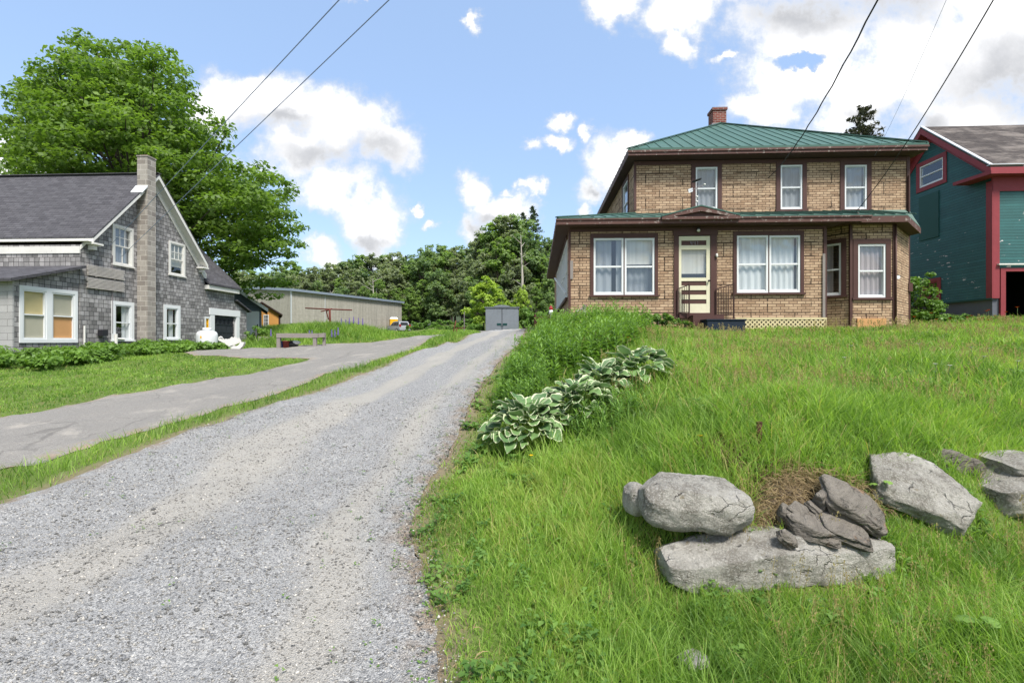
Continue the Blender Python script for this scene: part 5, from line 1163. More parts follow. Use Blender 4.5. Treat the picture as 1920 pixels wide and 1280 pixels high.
c = mx(nt, ly, hx('#4b453f'), hx('#979085')); c = mx(nt, ma(nt, 'MULTIPLY', sstep(nt, n2, .56, .64), .7), c, hx('#2b2825')); c = mx(nt, sstep(nt, noi(nt, o, 6, 4), .62, .72), c, hx('#8a6f57'))
setc(nt, bs, c, .85, ma(nt, 'ADD', ma(nt, 'MULTIPLY', ly, 1.6), ma(nt, 'MULTIPLY', n2, 1.0)), 1.0, .05); M['slate'] = m

def rock(name, label, c, size, rot, mt, k=5, facets=14, amp=.012, group=None, cat='stone', lam=0, n=26, seed=0):
    """rough block: rounded box, chipped by random planes, roughened; lam > 0 splits it into sheets across its own z"""
    r = random.Random(seed); sx, sy, sz = [q / 2 for q in size]; pl = []
    for _ in range(facets):
        v = Vector((r.gauss(0, 1) / sx, r.gauss(0, 1) / sy, r.gauss(0, .8) / sz)).normalized(); sup = (abs(v.x * sx) ** 1.15 + abs(v.y * sy) ** 1.15 + abs(v.z * sz) ** 1.15) ** (1 / 1.15)
        pl.append((v, sup * r.uniform(.70, .95)))
    sd = Vector((r.random() * 90, r.random() * 90, r.random() * 90)); V = []; Q = []; ix = {}
    def vert(d):
        key = tuple(round(q, 5) for q in d)
        if key in ix: return ix[key]
        w = (abs(d[0]) ** k + abs(d[1]) ** k + abs(d[2]) ** k) ** (1 / k); p = Vector((d[0] / w * sx, d[1] / w * sy, d[2] / w * sz))
        if lam:
            q_ = p.z + .25 * sz * mnoise.noise(Vector((p.x * 6, p.y * 6, 0)) + sd); L_ = math.floor(q_ / sz * lam); o1, o2 = mnoise.noise(sd + Vector((L_ * 7.3, 0, 0))), mnoise.noise(sd + Vector((0, L_ * 5.1, 3)))
            p.x *= 1 + .22 * o1; p.y *= 1 + .22 * o2
        for v, h in pl:
            e_ = p.dot(v) - h
            if e_ > 0: p = p - v * e_ * .96
        q_ = p + sd; nn = Vector((p.x / sx ** 2, p.y / sy ** 2, p.z / sz ** 2)).normalized()
        w = mnoise.fractal(q_ * 12, .8, 2.1, 6) * amp * .9 + mnoise.noise(q_ * 4) * amp * .9 - max(0, abs(mnoise.noise(q_ * 7)) - .32) * amp * 2
        p = p + nn * w; ix[key] = len(V); V.append(tuple(p)); return ix[key]
    for ax in range(3):
        for sg in (-1, 1):
            for i in range(n):
                for j in range(n):
                    f = []
                    for u_, v_ in ((i, j), (i + 1, j), (i + 1, j + 1), (i, j + 1)):
                        q_ = [0, 0, 0]; q_[ax] = sg; q_[(ax + 1) % 3] = math.tan((u_ / n - .5) * math.pi / 2) ; q_[(ax + 2) % 3] = math.tan((v_ / n - .5) * math.pi / 2); f.append(vert(q_))
                    Q.append(f if sg > 0 else f[::-1])
    o = link(name, mesh_np(name, V, Q, None, None, not lam), mt, None, c); o.rotation_euler = rot
    return sset(o, label, cat, group)
G_ = M['granite']; SL = M['slate']
def at(px, py, d): return W(px, py, d)
rock('stone_block', 'long low granite block at the foot of the bank, below the boulder', (1.685, 3.15, E - 1.425), (1.49, .44, .38), (0, R(-1), R(3)), G_, 9, 22, .012, seed=4, n=44)
rock('boulder', 'rounded grey granite boulder resting on the left end of the long stone block', at(1299, 941, 3.22), (.70, .42, .285), (R(8), R(4), R(-6)), G_, 4.2, 16, .010, cat='boulder', seed=7, n=36)
rock('stone_slab', 'large pale slanting granite slab in the bank, right of the slate pile', at(1714, 915, 3.58), (.76, .56, .26), (R(30), R(19), R(-8)), G_, 7, 24, .014, seed=12, n=36)
rock('rock', 'dark lichen spotted rock behind the pale slanting slab', at(1786, 876, 3.92), (.38, .3, .26), (0, R(18), 0), SL, 3.5, 14, .012, cat='rock', seed=3)
rock('stone', 'grey granite stone at the right edge of the verge, under a flat cap', at(1915, 920, 3.78), (.74, .45, .36), (R(6), R(-3), R(5)), G_, 6, 16, .012, seed=21)
rock('cap_stone', 'flat cap stone lying on the granite stone at the right edge', at(1915, 866, 3.86), (.56, .4, .10), (R(4), R(-2), R(8)), G_, 5, 12, .008, seed=5)
rock('stone', 'small pale stone half hidden behind the left end of the boulder', at(1191, 935, 3.4), (.15, .2, .22), (0, 0, R(20)), G_, 3, 10, .008, seed=9)
rock('stone', 'small flat grey stone sunk in the verge grass near the lens', at(1300, 1236, 2.36), (.15, .12, .05), (0, R(4), R(30)), G_, 3, 10, .006, seed=2)
for i, (lb, px, py, d, sz, rot) in enumerate((
    ('largest slate of the pile, a long tilted brown grey slab at its upper right', 1594, 942, 3.26, (.40, .30, .17), (R(28), R(30), R(-6))),
    ('squat slate in the middle of the pile on the stone block', 1518, 984, 3.12, (.24, .24, .14), (R(20), R(8), R(12))),
    ('flat slate wedged under the largest slate of the pile', 1577, 985, 3.13, (.30, .26, .11), (R(22), R(20), R(-10))),
    ('pale square slate chip at the upper left of the slate pile', 1494, 954, 3.2, (.12, .12, .10), (R(35), R(-20), R(30))),
    ('small dark slate chip at the lower left, lying over the block edge', 1474, 1003, 2.99, (.11, .09, .08), (R(30), R(40), 0)),
    ('upright slate splinter against the left of the largest slate', 1542, 934, 3.24, (.09, .1, .16), (R(10), R(-18), R(15))),
    ('brown slate flake half buried above the squat slate', 1530, 950, 3.24, (.13, .12, .07), (R(30), R(15), R(40))),
    ('thin slate flake sticking out below the flat wedged slate', 1546, 1004, 3.04, (.16, .1, .05), (R(25), R(12), R(-25))),
    ('rusty brown slate corner at the lower right of the pile', 1628, 975, 3.16, (.12, .14, .1), (R(20), R(35), R(10))),
    ('leftmost thin slate chip of the pile, standing on edge', 1470, 958, 3.22, (.07, .1, .12), (R(15), R(25), R(-20))))):
    rock('slate', lb, at(px, py + 5, d), (sz[0] * 1.05, sz[1], sz[2] * .82), rot, SL, 6, 9, .006, 'slates piled on the stone block', 'slate', 4.5, 18, 40 + i)

# ------------------------------------------------------------------ small things
def stake(px, y0, y1, d, r, m, label):
    x = W(px, y0, d)[0]; z0 = gh(x, d) - .15; z1 = z0 + .15 + .2
    mb = MB(); mb.tube([(0, 0, 0), (.008, 0, z1 - z0)], r, 10); mb.lathe((.008, 0, z1 - z0 - .012), [(r + .002, 0), (r + .003, .012), (r * .7, .013), (r * .7, .004)], 10)
    sset(build(mb, 'iron_stake', m, None, (0, 0, 0), True, loc=(x, d, z0)), label, 'stake')
stake(1422, 821, 858, 3.72, .02, M['rust_dark'], 'short rusty iron pipe stub standing in the lawn above the stones')
# propane tank
d_ = 20.4; x, _, zt_ = W(388, 614, d_); zg = gh(x, d_)
T_ = thing('propane_tank', 'squat white propane tank beside the shingled gable wall', 'tank', (x, d_, zg)); h_ = zt_ - zg; r = .40
mb = MB(); hb_ = h_ - .13; mb.lathe((0, 0, 0), [(.02, .06), (r * .7, .07), (r * .95, .13), (r, .2), (r, hb_ - .22), (r * .97, hb_ - .12), (r * .82, hb_ - .04), (r * .5, hb_), (.02, hb_ + .01)], 32); build(mb, 'body', M['tank'], T_, smooth=True)
mb = MB(); mb.lathe((0, 0, hb_ - .01), [(.17, 0), (.17, .10), (.155, .13), (.14, .10), (.14, 0)], 24); build(mb, 'collar', M['tank'], T_, smooth=True)
mb = MB(); mb.lathe((0, 0, 0), [(r * .72, -.05), (r * .72, .09), (r * .66, .09)], 24); build(mb, 'foot_ring', M['greypipe'], T_, smooth=True)
mb = MB(); mb.lathe((0, 0, hb_), [(.04, 0), (.04, .08), (.06, .085), (.06, .11), (.02, .115)], 12); build(mb, 'valve', M['darkmetal'], T_, smooth=True)
mb = MB(); mb.box(-.03, .03, -r - .004, -r + .01, hb_ * .62, hb_ * .62 + .1); build(mb, 'sticker', M['yellow'], T_)
# white planter with jagged wing
d_ = 20.0; x, _, _ = W(438, 640, d_); zg = gh(x, d_)
T_ = thing('swan_planter', 'white painted swan shaped planter with jagged wing, beside the tank', 'planter', (x, d_, zg), R(10)); T_.scale = (.85, .85, .85)
mb = MB(); N_ = 18                                              # bowl: half a wide tyre
for i in range(N_):
    a0, a1 = math.pi * (1 + i / N_), math.pi * (1 + (i + 1) / N_)
    for ra, rb, y0, y1 in ((.38, .38, -.12, .12), (.2, .38, -.12, -.12), (.2, .38, .12, .12)):
        p = lambda a, r_, y: (.12 + r_ * math.cos(a), y, .4 + r_ * math.sin(a))
        mb.poly([p(a0, ra, y0), p(a1, ra, y0), p(a1, rb, y1), p(a0, rb, y1)])
build(mb, 'bowl', M['white_worn'], T_)
for sy in (-.16, .14):
    mb = MB(); mb.prism([(-.62, .5), (-.4, .36), (-.15, .18), (.1, .3), (.3, .42), (.2, .62), (.06, .55), (-.02, .66), (-.16, .52), (-.3, .56), (-.38, .46), (-.52, .58)], sy, sy + .025, lambda a, b, e: (a, e, b)); build(mb, 'wing', M['white_worn'], T_)
mb = MB(); mb.tube([(-.58, 0, .42), (-.66, 0, .52), (-.64, 0, .62), (-.56, 0, .64)], [.05, .045, .04, .045], 10); mb.tube([(-.56, 0, .64), (-.47, 0, .58)], [.045, .012], 10); build(mb, 'neck', M['white_worn'], T_, smooth=True)
# grey wooden barrier with clutter beneath
d_ = 20.6; x0, _, zt_ = W(521, 630, d_); x1 = W(605, 630, d_ )[0]; zg = gh((x0 + x1) / 2, d_)
T_ = thing('wood_barrier', 'long weathered grey timber barrier at the back edge of the yard', 'barrier', ((x0 + x1) / 2, d_, zg), R(4)); hw_ = (x1 - x0) / 2; h_ = .60
for x in (-hw_ + .07, hw_ - .34): build(MB().box(x - .07, x + .07, -.07, .07, -.2, h_ - .19), 'post', M['wood_grey'], T_)
build(MB().box(hw_ - .06, hw_ + .05, .1, .2, -.2, h_ + .02), 'post', M['wood_grey'], T_)
build(MB().box(-hw_, hw_ - .2, -.09, .09, h_ - .189, h_), 'beam', M['wood_grey'], T_); build(MB().box(hw_ - .199, hw_ + .06, -.02, .099, h_ - .17, h_ + .005), 'beam', M['wood_grey'], T_)
def pail(px, d, r, h, m, name, label, cat):
    x = W(px, 650, d)[0]; t = thing(name, label, cat, (x, d, gh(x, d)))
    mb = MB(); mb.lathe((0, 0, 0), [(r * .8, 0), (r, h), (r * 1.06, h), (r * 1.06, h - .03), (r * .9, h - .02), (r * .75, .03)], 18); build(mb, 'body', m, t, smooth=True)
    mb = MB(); mb.tube([(r * math.cos(a), .02, h + r * .9 * math.sin(a)) for a in np.linspace(0, math.pi, 10)], .006, 6); build(mb, 'handle', M['darkmetal'], t, smooth=True)
pail(528, 20.75, .15, .3, M['blueplastic'], 'bucket', 'blue plastic bucket under the left end of the grey barrier', 'bucket'); pail(537, 20.7, .16, .33, M['redplastic'], 'tub', 'faded red tub beside the blue bucket under the barrier', 'tub')
x = W(550, 650, 20.8)[0]; t = thing('rubbish_bag', 'black bag with a white sack on top, under the grey barrier', 'bag', (x, 20.8, gh(x, 20.8)))
for nm, mt, cx, cz, s in (('black_bag', M['black'], -.05, .12, (.24, .16, .16)), ('white_sack', M['white_worn'], .1, .2, (.2, .12, .09))):
    V = []; Q = []
    for j in range(13):
        for i in range(20):
            a, b = 2 * math.pi * i / 20, math.pi * j / 12; q = Vector((math.sin(b) * math.cos(a), math.sin(b) * math.sin(a), math.cos(b))); f = 1 + .22 * mnoise.noise(q * 2.4 + Vector((cx * 40, 0, 0)))
            V.append((cx + q.x * s[0] * f, q.y * s[1] * f, cz + q.z * s[2] * f))
    for j in range(12):
        for i in range(20): Q.append((j * 20 + i, j * 20 + (i + 1) % 20, (j + 1) * 20 + (i + 1) % 20, (j + 1) * 20 + i))
    link(nm, mesh_np(nm, V, Q, None, None, True), mt, t)
# garden steps and rail by the outbuildings
d_ = 22.5; x, _, z = W(483, 648, d_); t = thing('garden_steps', 'low weathered timber steps up the bank beside the white planter', 'steps', (x, d_, gh(x, d_)), R(5))
for k in range(4): build(MB().box(-.35, .3, k * .3, k * .3 + .26, k * .14 - .1, k * .14 + .06), 'tread', M['wood_grey'], t)
t = thing('hand_rail', 'thin black metal hand rail above the timber steps', 'rail', (W(480, 640, 23.4)[0], 23.4, gh(W(480, 640, 23.4)[0], 23.4)))
mb = MB(); mb.tube([(.0, 0, -.2), (.0, 0, 1.0)], .035, 8); build(mb, 'post', M['darkmetal'], t, smooth=True); mb = MB(); mb.tube([(0, 0, .85), (-.5, .5, .45)], .02, 8); build(mb, 'rail', M['darkmetal'], t, smooth=True)
# rusty clothes line post
d_ = 26.5; x, _, z1 = W(618, 580, d_); zg = gh(x, d_); t = thing('clothesline_post', 'rust red iron clothes line post with long crossbar on the grassy mound', 'post', (x, d_, zg), R(6)); h_ = z1 - zg
mb = MB(); mb.tube([(.05, 0, -.3), (0, 0, h_ + .04)], .055, 10); build(mb, 'post', M['rust'], t, smooth=True)
mb = MB(); mb.tube([(-1.28, 0, h_ + .06), (1.2, .0, h_ - .03)], .035, 8); build(mb, 'crossbar', M['rust'], t, smooth=True)
mb = MB(); mb.tube([(-.06, .0, h_ - .55), (-.17, 0, h_ - .1)], .03, 8); mb.tube([(-.17, 0, h_ - .1), (-.02, 0, h_ + .0)], .03, 8); mb.tube([(-.36, -.35, h_ - .14), (.1, .1, h_ + .05)], .03, 8); build(mb, 'brace', M['rust'], t, smooth=True)
# SUV
t = thing('parked_car', 'silver estate car parked on the grass in front of the hall, seen from behind', 'car', (W(747, 620, 72)[0], 72, gh(W(747, 620, 72)[0], 72)), math.atan2(math.sin(R(128)), math.cos(R(128))))
def sec(pr, w0, w1, mb):                       # profile (x, z) with half width by height
    n = len(pr); b = len(mb.v)
    for s in (-1, 1): mb.v += [(x, s * np.interp(z, [.3, .95, 1.68], [w0, w0, w1]), z) for x, z in pr]
    for k in range(n): mb.f.append((b + k, b + (k + 1) % n, b + n + (k + 1) % n, b + n + k))
    mb.f.append(tuple(b + k for k in range(n))[::-1]); mb.f.append(tuple(b + n + k for k in range(n)))
mb = MB(); sec([(-2.2, .35), (-2.26, .6), (-2.2, .95), (-2.08, 1.0), (-1.85, 1.55), (-1.7, 1.66), (-.6, 1.70), (.3, 1.64), (1.05, 1.08), (1.9, .98), (2.2, .82), (2.28, .55), (2.2, .32)], .9, .68, mb); build(mb, 'body', M['silver'], t)
for s in (-1, 1):
    for x0, x1, xt0, xt1 in ((-1.85, -1.15, -1.6, -1.1), (-1.08, -.1, -1.03, -.1), (-.02, .85, -.02, .3)):
        mb = MB(); yb, yt = np.interp(1.08, [.95, 1.68], [.9, .68]) + .008, np.interp(1.55, [.95, 1.68], [.9, .68]) + .008
        mb.poly([(x0, s * yb, 1.08), (x1, s * yb, 1.08), (xt1, s * yt, 1.55), (xt0, s * yt, 1.55)]); build(mb, 'side_window', M['carglass'], t)
    for wx in (-1.4, 1.38):
        mb = MB(); mb.lathe((wx, s * .86, .34), [(.2, -.09), (.33, -.1), (.345, -.05), (.345, .05), (.33, .1), (.2, .09)], 22, 'y'); wh = build(mb, 'wheel', M['black'], t, smooth=True)
        mb = MB(); mb.lathe((wx, s * .93, .34), [(.19, -.02), (.2, .025), (.08, .03), (.04, .045)], 16, 'y') ; build(mb, 'rim', M['flash'], wh)
    mb = MB(); mb.box(-2.27, -2.1, *sorted((s * .62, s * .87)), .85, 1.2); build(mb, 'tail_lamp', M['tail_red'], t)
    mb = MB(); mb.box(2.1, 2.27, *sorted((s * .5, s * .86)), .62, .78); build(mb, 'headlight', M['lamp_glass'], t)
mb = MB(); mb.poly([(-2.075, -.62, 1.06), (-2.075, .62, 1.06), (-1.88, .55, 1.52), (-1.88, -.55, 1.52)]); build(mb, 'rear_window', M['carglass'], t)
mb = MB(); mb.box(-2.31, -2.2, -.86, .86, .36, .56); build(mb, 'bumper', M['silver'], t)
# yellow portable toilet
x = W(738, 600, 76)[0]; t = thing('portable_toilet', 'yellow portable toilet with pale roof against the concrete hall', 'toilet', (x, 76, gh(x, 76)), R(20))
mb = MB(); mb.box(-.58, .58, -.58, .58, 0, 2.05); build(mb, 'cabin', M['yellow'], t); mb = MB(); mb.hexa([(-.63, -.63, 2.051), (.63, -.63, 2.051), (.63, .63, 2.051), (-.63, .63, 2.051), (-.45, -.45, 2.32), (.45, -.45, 2.32), (.45, .45, 2.32), (-.45, .45, 2.32)]); build(mb, 'roof', M['white'], t)
mb = MB(); mb.box(-.42, .42, -.61, -.581, .12, 1.95); dw = build(mb, 'door', M['yellow'], t); build(MB().box(.28, .36, -.64, -.611, .95, 1.1), 'handle', M['darkmetal'], dw)
# leaning posts at the end of the lane
t = thing('gate_post', 'leaning dark iron post with a low rail at the end of the tarmac lane', 'post', (W(848, 630, 33)[0], 33, gh(W(848, 630, 33)[0], 33)))
mb = MB(); mb.tube([(0, 0, -.2), (.25, 0, 1.0)], .035, 8); build(mb, 'post', M['rust'], t, smooth=True); mb = MB(); mb.tube([(.28, 0, -.2), (.3, 0, .5)], .03, 8); build(mb, 'post', M['rust'], t, smooth=True); mb = MB(); mb.tube([(.3, 0, .48), (.9, .1, .5)], .025, 8); build(mb, 'rail', M['rust'], t, smooth=True)
x = W(870.5, 630, 34)[0]; mb = MB(); mb.tube([(0, 0, -.3), (0, 0, 1.55)], .03, 8); mb.box(-.06, .06, -.02, .02, .9, 1.0); sset(build(mb, 'marker_post', M['greypipe'], loc=(x, 34, gh(x, 34))), 'thin grey upright post between the lane and the grey shed', 'post')
x = W(1033, 590, 31)[0]; t = thing('garden_lantern', 'small white garden lantern with a red top by the brown fence', 'lantern', (x, 31, gh(x, 31)))
mb = MB(); mb.lathe((0, 0, 0), [(.05, 0), (.05, 1.0), (.14, 1.02), (.11, 1.32)], 14); build(mb, 'tower', M['white'], t, smooth=True); mb = MB(); mb.lathe((0, 0, 1.32), [(.13, 0), (.13, .1), (.01, .28)], 14); build(mb, 'cap', M['tail_red'], t)
# pipe hand rail by the corner of the brick house
x, y_, z = W(1098, 575, 12.0); t = thing('pipe_rail', 'grey pipe hand rail slanting down in front of the left house corner', 'rail', (x, 12.2, gh(x, 12.2))); zz = z - gh(x, 12.2)
mb = MB(); mb.tube([(0, 0, -.2), (0, 0, zz + .02)], .04, 10); build(mb, 'post', M['greypipe'], t, smooth=True); mb = MB(); mb.tube([(0, 0, zz), (-.62, -.1, zz - .36)], .022, 8); build(mb, 'rail', M['greypipe'], t, smooth=True)
mb = MB(); mb.lathe((0, 0, zz - .03), [(.05, 0), (.05, .07), (.02, .09)], 10); build(mb, 'cap', M['greypipe'], t)
# wind vane on the porch roof
u_, z_ = pv(1307, 388, 13.3); t = thing('wind_gauge', 'small wind vane and cup gauge on a mast above the porch pediment', 'weather vane', h2w(u_, 13.3, z_ - .1), -A); K = 13.3 / F
mb = MB(); mb.tube([(0, 0, 0), (0, 0, 46 * K + .08)], .012, 8); build(mb, 'mast', M['darkmetal'], t, smooth=True)
mb = MB(); z0 = 48 * K + .1
for i in range(16):
    a0, a1 = 2 * math.pi * i / 16, 2 * math.pi * (i + 1) / 16
    p = lambda a, h: (-.01 + .125 * math.cos(a), .10 * math.sin(a), z0 + .35 * .125 * math.cos(a) + h)
    mb.poly([p(a0, 0), p(a1, 0), p(a1, .025), p(a0, .025)])
mb.poly([(-.01 + .125 * math.cos(2 * math.pi * i / 16), .10 * math.sin(2 * math.pi * i / 16), z0 + .35 * .125 * math.cos(2 * math.pi * i / 16) + .025) for i in range(16)]); mb.poly([(-.01 + .125 * math.cos(2 * math.pi * i / 16), .10 * math.sin(2 * math.pi * i / 16), z0 + .35 * .125 * math.cos(2 * math.pi * i / 16)) for i in range(16)])
build(mb, 'disc', M['black'], t)
z1 = 34 * K + .1; mb = MB(); mb.tube([(-.19, 0, z1 - .06), (.19, 0, z1 + .09)], .008, 6); build(mb, 'vane_arm', M['greypipe'], t)
mb = MB(); mb.hexa([(-.22, -.004, z1 - .12), (-.11, -.004, z1 - .08), (-.11, .004, z1 - .08), (-.22, .004, z1 - .12), (-.24, -.004, z1 - .02), (-.12, -.004, z1 + .02), (-.12, .004, z1 + .02), (-.24, .004, z1 - .02)]); build(mb, 'vane_tail', M['flash'], t)
mb = MB(); mb.lathe((.2, 0, z1 + .07), [(.005, 0), (.03, .02), (.03, .05), (.005, .06)], 10); build(mb, 'vane_tip', M['lamp_glass'], t, smooth=True)
for zz in (11, 20): mb = MB(); mb.lathe((0, 0, zz * K + .08), [(.01, -.03), (.03, -.015), (.03, .015), (.01, .03)], 12); build(mb, 'insulator', M['lamp_glass'], t, smooth=True)

# overhead cables
def cable(name, p, q, sag, r, label, m, wob=0):
    p, q = Vector(p), Vector(q); pts = []
    for k in range(33):
        t_ = k / 32; v = p.lerp(q, t_); v.z -= sag * 4 * t_ * (1 - t_); v.x += wob * math.sin(t_ * 60) ; pts.append(v)
    mb = MB(); mb.tube(pts, r, 6); sset(build(mb, name, m, None, (0, 0, 0), True), label, 'cable')
M['wire_blue'] = simple('blue_grey_cable', hx('#7f8eae'), .6, .1, 3, 0); M['wire'] = simple('black_cable', hx('#1c1b1c'), .6, .1, 3, 0)
cable('overhead_cable', W(1000, -390, 4.2), h2w(GU + .1, pu(200, 462, GU)[0], pu(200, 462, GU)[1]), .0, .008, 'upper of two blue grey cables running left to the shingled house', M['wire_blue'])
cable('overhead_cable', W(1100, -355, 4.4), h2w(GU + .1, pu(222, 482, GU)[0], pu(222, 482, GU)[1]), .0, .008, 'lower of two blue grey cables running left to the shingled house', M['wire_blue'])
a_ = pv(1437, 336, VM); cable('service_cable', W(1760, -230, 4.6), h2w(a_[0], VM - .1, a_[1]), .38, .012, 'twisted black service cable sagging down to the upper brick wall', M['wire'], .008)
a_ = pv(1604, 398, VB - .3); cable('drop_cable', W(1960, -170, 5.0), h2w(a_[0], VB - .3, a_[1]), .22, .009, 'thin black cable running down to the bay window roof', M['wire'])
a_ = pv(1640, 292, 14.8); cable('guy_wire', W(1800, -60, 6.5), h2w(a_[0], 14.8, a_[1]), .1, .003, 'faint thin wire rising from the right end of the upper eave', M['wire_blue'])
# twig on the gravel
x, y_ = hit(622, 1040); mb = MB(); mb.tube([(-.03, .04, .012), (0, .0, .018), (.012, -.025, .012), (.02, -.06, .01)], [.004, .0045, .004, .003], 6); mb.tube([(0, 0, .018), (-.02, -.02, .012)], [.003, .002], 5)
sset(build(mb, 'twig', M['bark_pale'], smooth=True, loc=(x, y_, gh(x, y_) + .012 + float(rut(x, y_)) + .004)), 'pale bent twig lying on the gravel driveway', 'twig')
# ------------------------------------------------------------------ plants
def unit(v): return v / np.maximum(np.linalg.norm(v, axis=-1, keepdims=True), 1e-9)
def leaf_cloud(cl, n, L, up=.55, asp=.62, shell=2.0, droop=.25, tsd=.10, top=.12):
    """n leaves in each ellipsoid clump (x, y, z, rx, ry, rz): little folded diamonds facing up and out"""
    cl = np.asarray(cl, float); K = len(cl)
    n = np.broadcast_to(np.asarray(n), (K,)); ix = np.repeat(np.arange(K), n); N = len(ix)
    d = unit(rng.normal(size=(N, 3))); r = rng.random(N) ** (1 / shell)
    c = cl[ix, :3] + d * cl[ix, 3:6] * r[:, None]
    nr = unit(np.array([0, 0, 1.]) * up + d * (1 - up) + rng.normal(0, .38, (N, 3)))
    t = unit(np.cross(nr, rng.normal(size=(N, 3)))); t[:, 2] -= droop; t = unit(t); b = np.cross(nr, t)
    l = L * rng.uniform(.6, 1.35, (N, 1)); w = l * asp
    V = np.stack([c - t * l / 2, c + b * w / 2 + nr * w * .12, c + t * l / 2, c - b * w / 2 + nr * w * .12], 1)
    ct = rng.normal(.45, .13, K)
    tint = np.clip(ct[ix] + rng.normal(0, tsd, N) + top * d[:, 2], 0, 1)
    return V.reshape(-1, 3), np.arange(N * 4).reshape(-1, 4), np.repeat(tint, 4)
def leafmesh(name, *a, **k):
    V, Q, T = leaf_cloud(*a, **k); return mesh_np(name, V, Q, None, {'tint': T})
def limb(mb, p, q, r0, r1, bend=.15, n=6):
    p, q = Vector(p), Vector(q); m = (p + q) / 2; m.z -= (q - p).length * bend * .4; m += Vector((random.uniform(-1, 1), random.uniform(-1, 1), random.uniform(-.4, .4))) * (q - p).length * bend * .5
    pts = [p.lerp(m, t).lerp(m.lerp(q, t), t) for t in [k / n for k in range(n + 1)]]
    mb.tube(pts, [r0 + (r1 - r0) * k / n for k in range(n + 1)], 7, False)
# the big maple behind the shingled house
OUT = [(2, 215), (20, 160), (75, 105), (130, 62), (150, 50), (200, 68), (240, 78), (295, 60), (320, 82), (362, 112), (372, 150), (378, 182), (440, 222), (468, 285), (520, 290), (556, 340), (570, 398), (560, 458), (538, 490), (556, 525), (525, 555), (488, 560), (440, 545), (400, 520), (340, 490), (250, 450), (150, 420), (60, 400), (5, 330), (-25, 280)]
OUT = [(285 + (x - 285) * 1.045, 300 + (y - 300) * 1.06) for x, y in OUT]; DM = 28.5; bx, by = W(255, 0, DM)[0], DM + .5; bz = gh(bx, by)
po = [(W(x, y, DM)[0], W(x, y, DM)[2]) for x, y in OUT]
cl = []; tries = 0
while len(cl) < 540 and tries < 60000:
    tries += 1
    x = random.uniform(-38, -9); z = random.uniform(3.5, 24); y = by + random.uniform(-5.8, 5.8); k = DM / y   # outline as seen from the street
    q = np.array([x * k]), np.array([E + (z - E) * k])
    if not inpoly(*q, po)[0]: continue
    e = float(segdist(*q, po + [po[0]])[0])
    if e < (.8 if z > 9 else .35): continue
    t = min(1, e / 4.5) ** .6 * 5.8
    if abs(y - by) > t: continue
    s = min(1.0, .38 + e * .28) * random.uniform(.75, 1.2)
    if any(abs(x - c[0]) < .62 and abs(z - c[2]) < .42 and abs(y - c[1]) < 1.0 for c in cl): continue
    cl.append((x, y, z, 1.25 * s, 1.25 * s, .40 * s))
MT = thing('maple_tree', 'huge spreading green maple tree towering behind the shingled house', 'tree', (bx, by, bz))
cl = np.array(cl); cl2 = cl.copy(); cl2[:, :3] -= (bx, by, bz)
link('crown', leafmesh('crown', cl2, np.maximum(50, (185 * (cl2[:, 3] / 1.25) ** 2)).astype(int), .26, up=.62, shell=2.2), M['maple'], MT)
mb = MB(); mb.tube([(0, 0, -.4), (.05, 0, 1.5), (.1, .1, 5), (.3, .1, 9), (.2, 0, 13), (.3, .1, 16.5)], [.75, .55, .45, .34, .2, .06], 14, False)
for c in cl2[rng.permutation(len(cl2))[:110]]:
    h = max(2.6, min(14.5, c[2] * .62)); limb(mb, (.1, .05, h), c[:3], .05 + .10 * random.random(), .015)
build(mb, 'trunk', M['bark'], MT, smooth='keep')
# broad-leaved and coniferous kinds for the wood
def broadleaf_tree(name, H, rx, z0, ncl, per, L, mt, label, cs=1.0, shape=.5, bark='bark'):
    t = thing(name, label, 'tree'); cl = []
    lobes = [(0, 0, H - rx * .55, rx * .55)]
    for k in range(9):
        f = (k + .5) / 9; z = z0 + rx * .3 + (H - z0 - rx * .9) * f; a = k * 2.4 + random.random(); wd = rx * (.35 + .65 * math.sin(math.pi * min(1, .15 + f * .8)))
        q = wd * random.uniform(.35, .62); lobes.append((q * math.cos(a), q * math.sin(a), z, wd * random.uniform(.42, .62)))
    for k in range(ncl):
        lx, ly, lz, lr = lobes[k % len(lobes)]; d_ = Vector((random.gauss(0, 1), random.gauss(0, 1), random.gauss(.25, .8))).normalized(); r = lr * random.uniform(.45, 1.05); s = cs * random.uniform(.5, 1.25)
        cl.append((lx + d_.x * r, ly + d_.y * r, lz + d_.z * r * .8, s, s, s * .6))
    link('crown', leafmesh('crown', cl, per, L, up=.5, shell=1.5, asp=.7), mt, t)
    mb = MB(); mb.tube([(0, 0, -.6), (.1, 0, H * .3), (0, .1, H * .6), (.1, 0, H * .93)], [H * .017, H * .013, H * .009, .03], 8, False)
    for c in cl[::3]: limb(mb, (0.05, 0.05, max(z0 * .6, c[2] * .7)), c[:3], .07, .02, n=4)
    build(mb, 'trunk', M[bark], t, smooth='keep'); return t
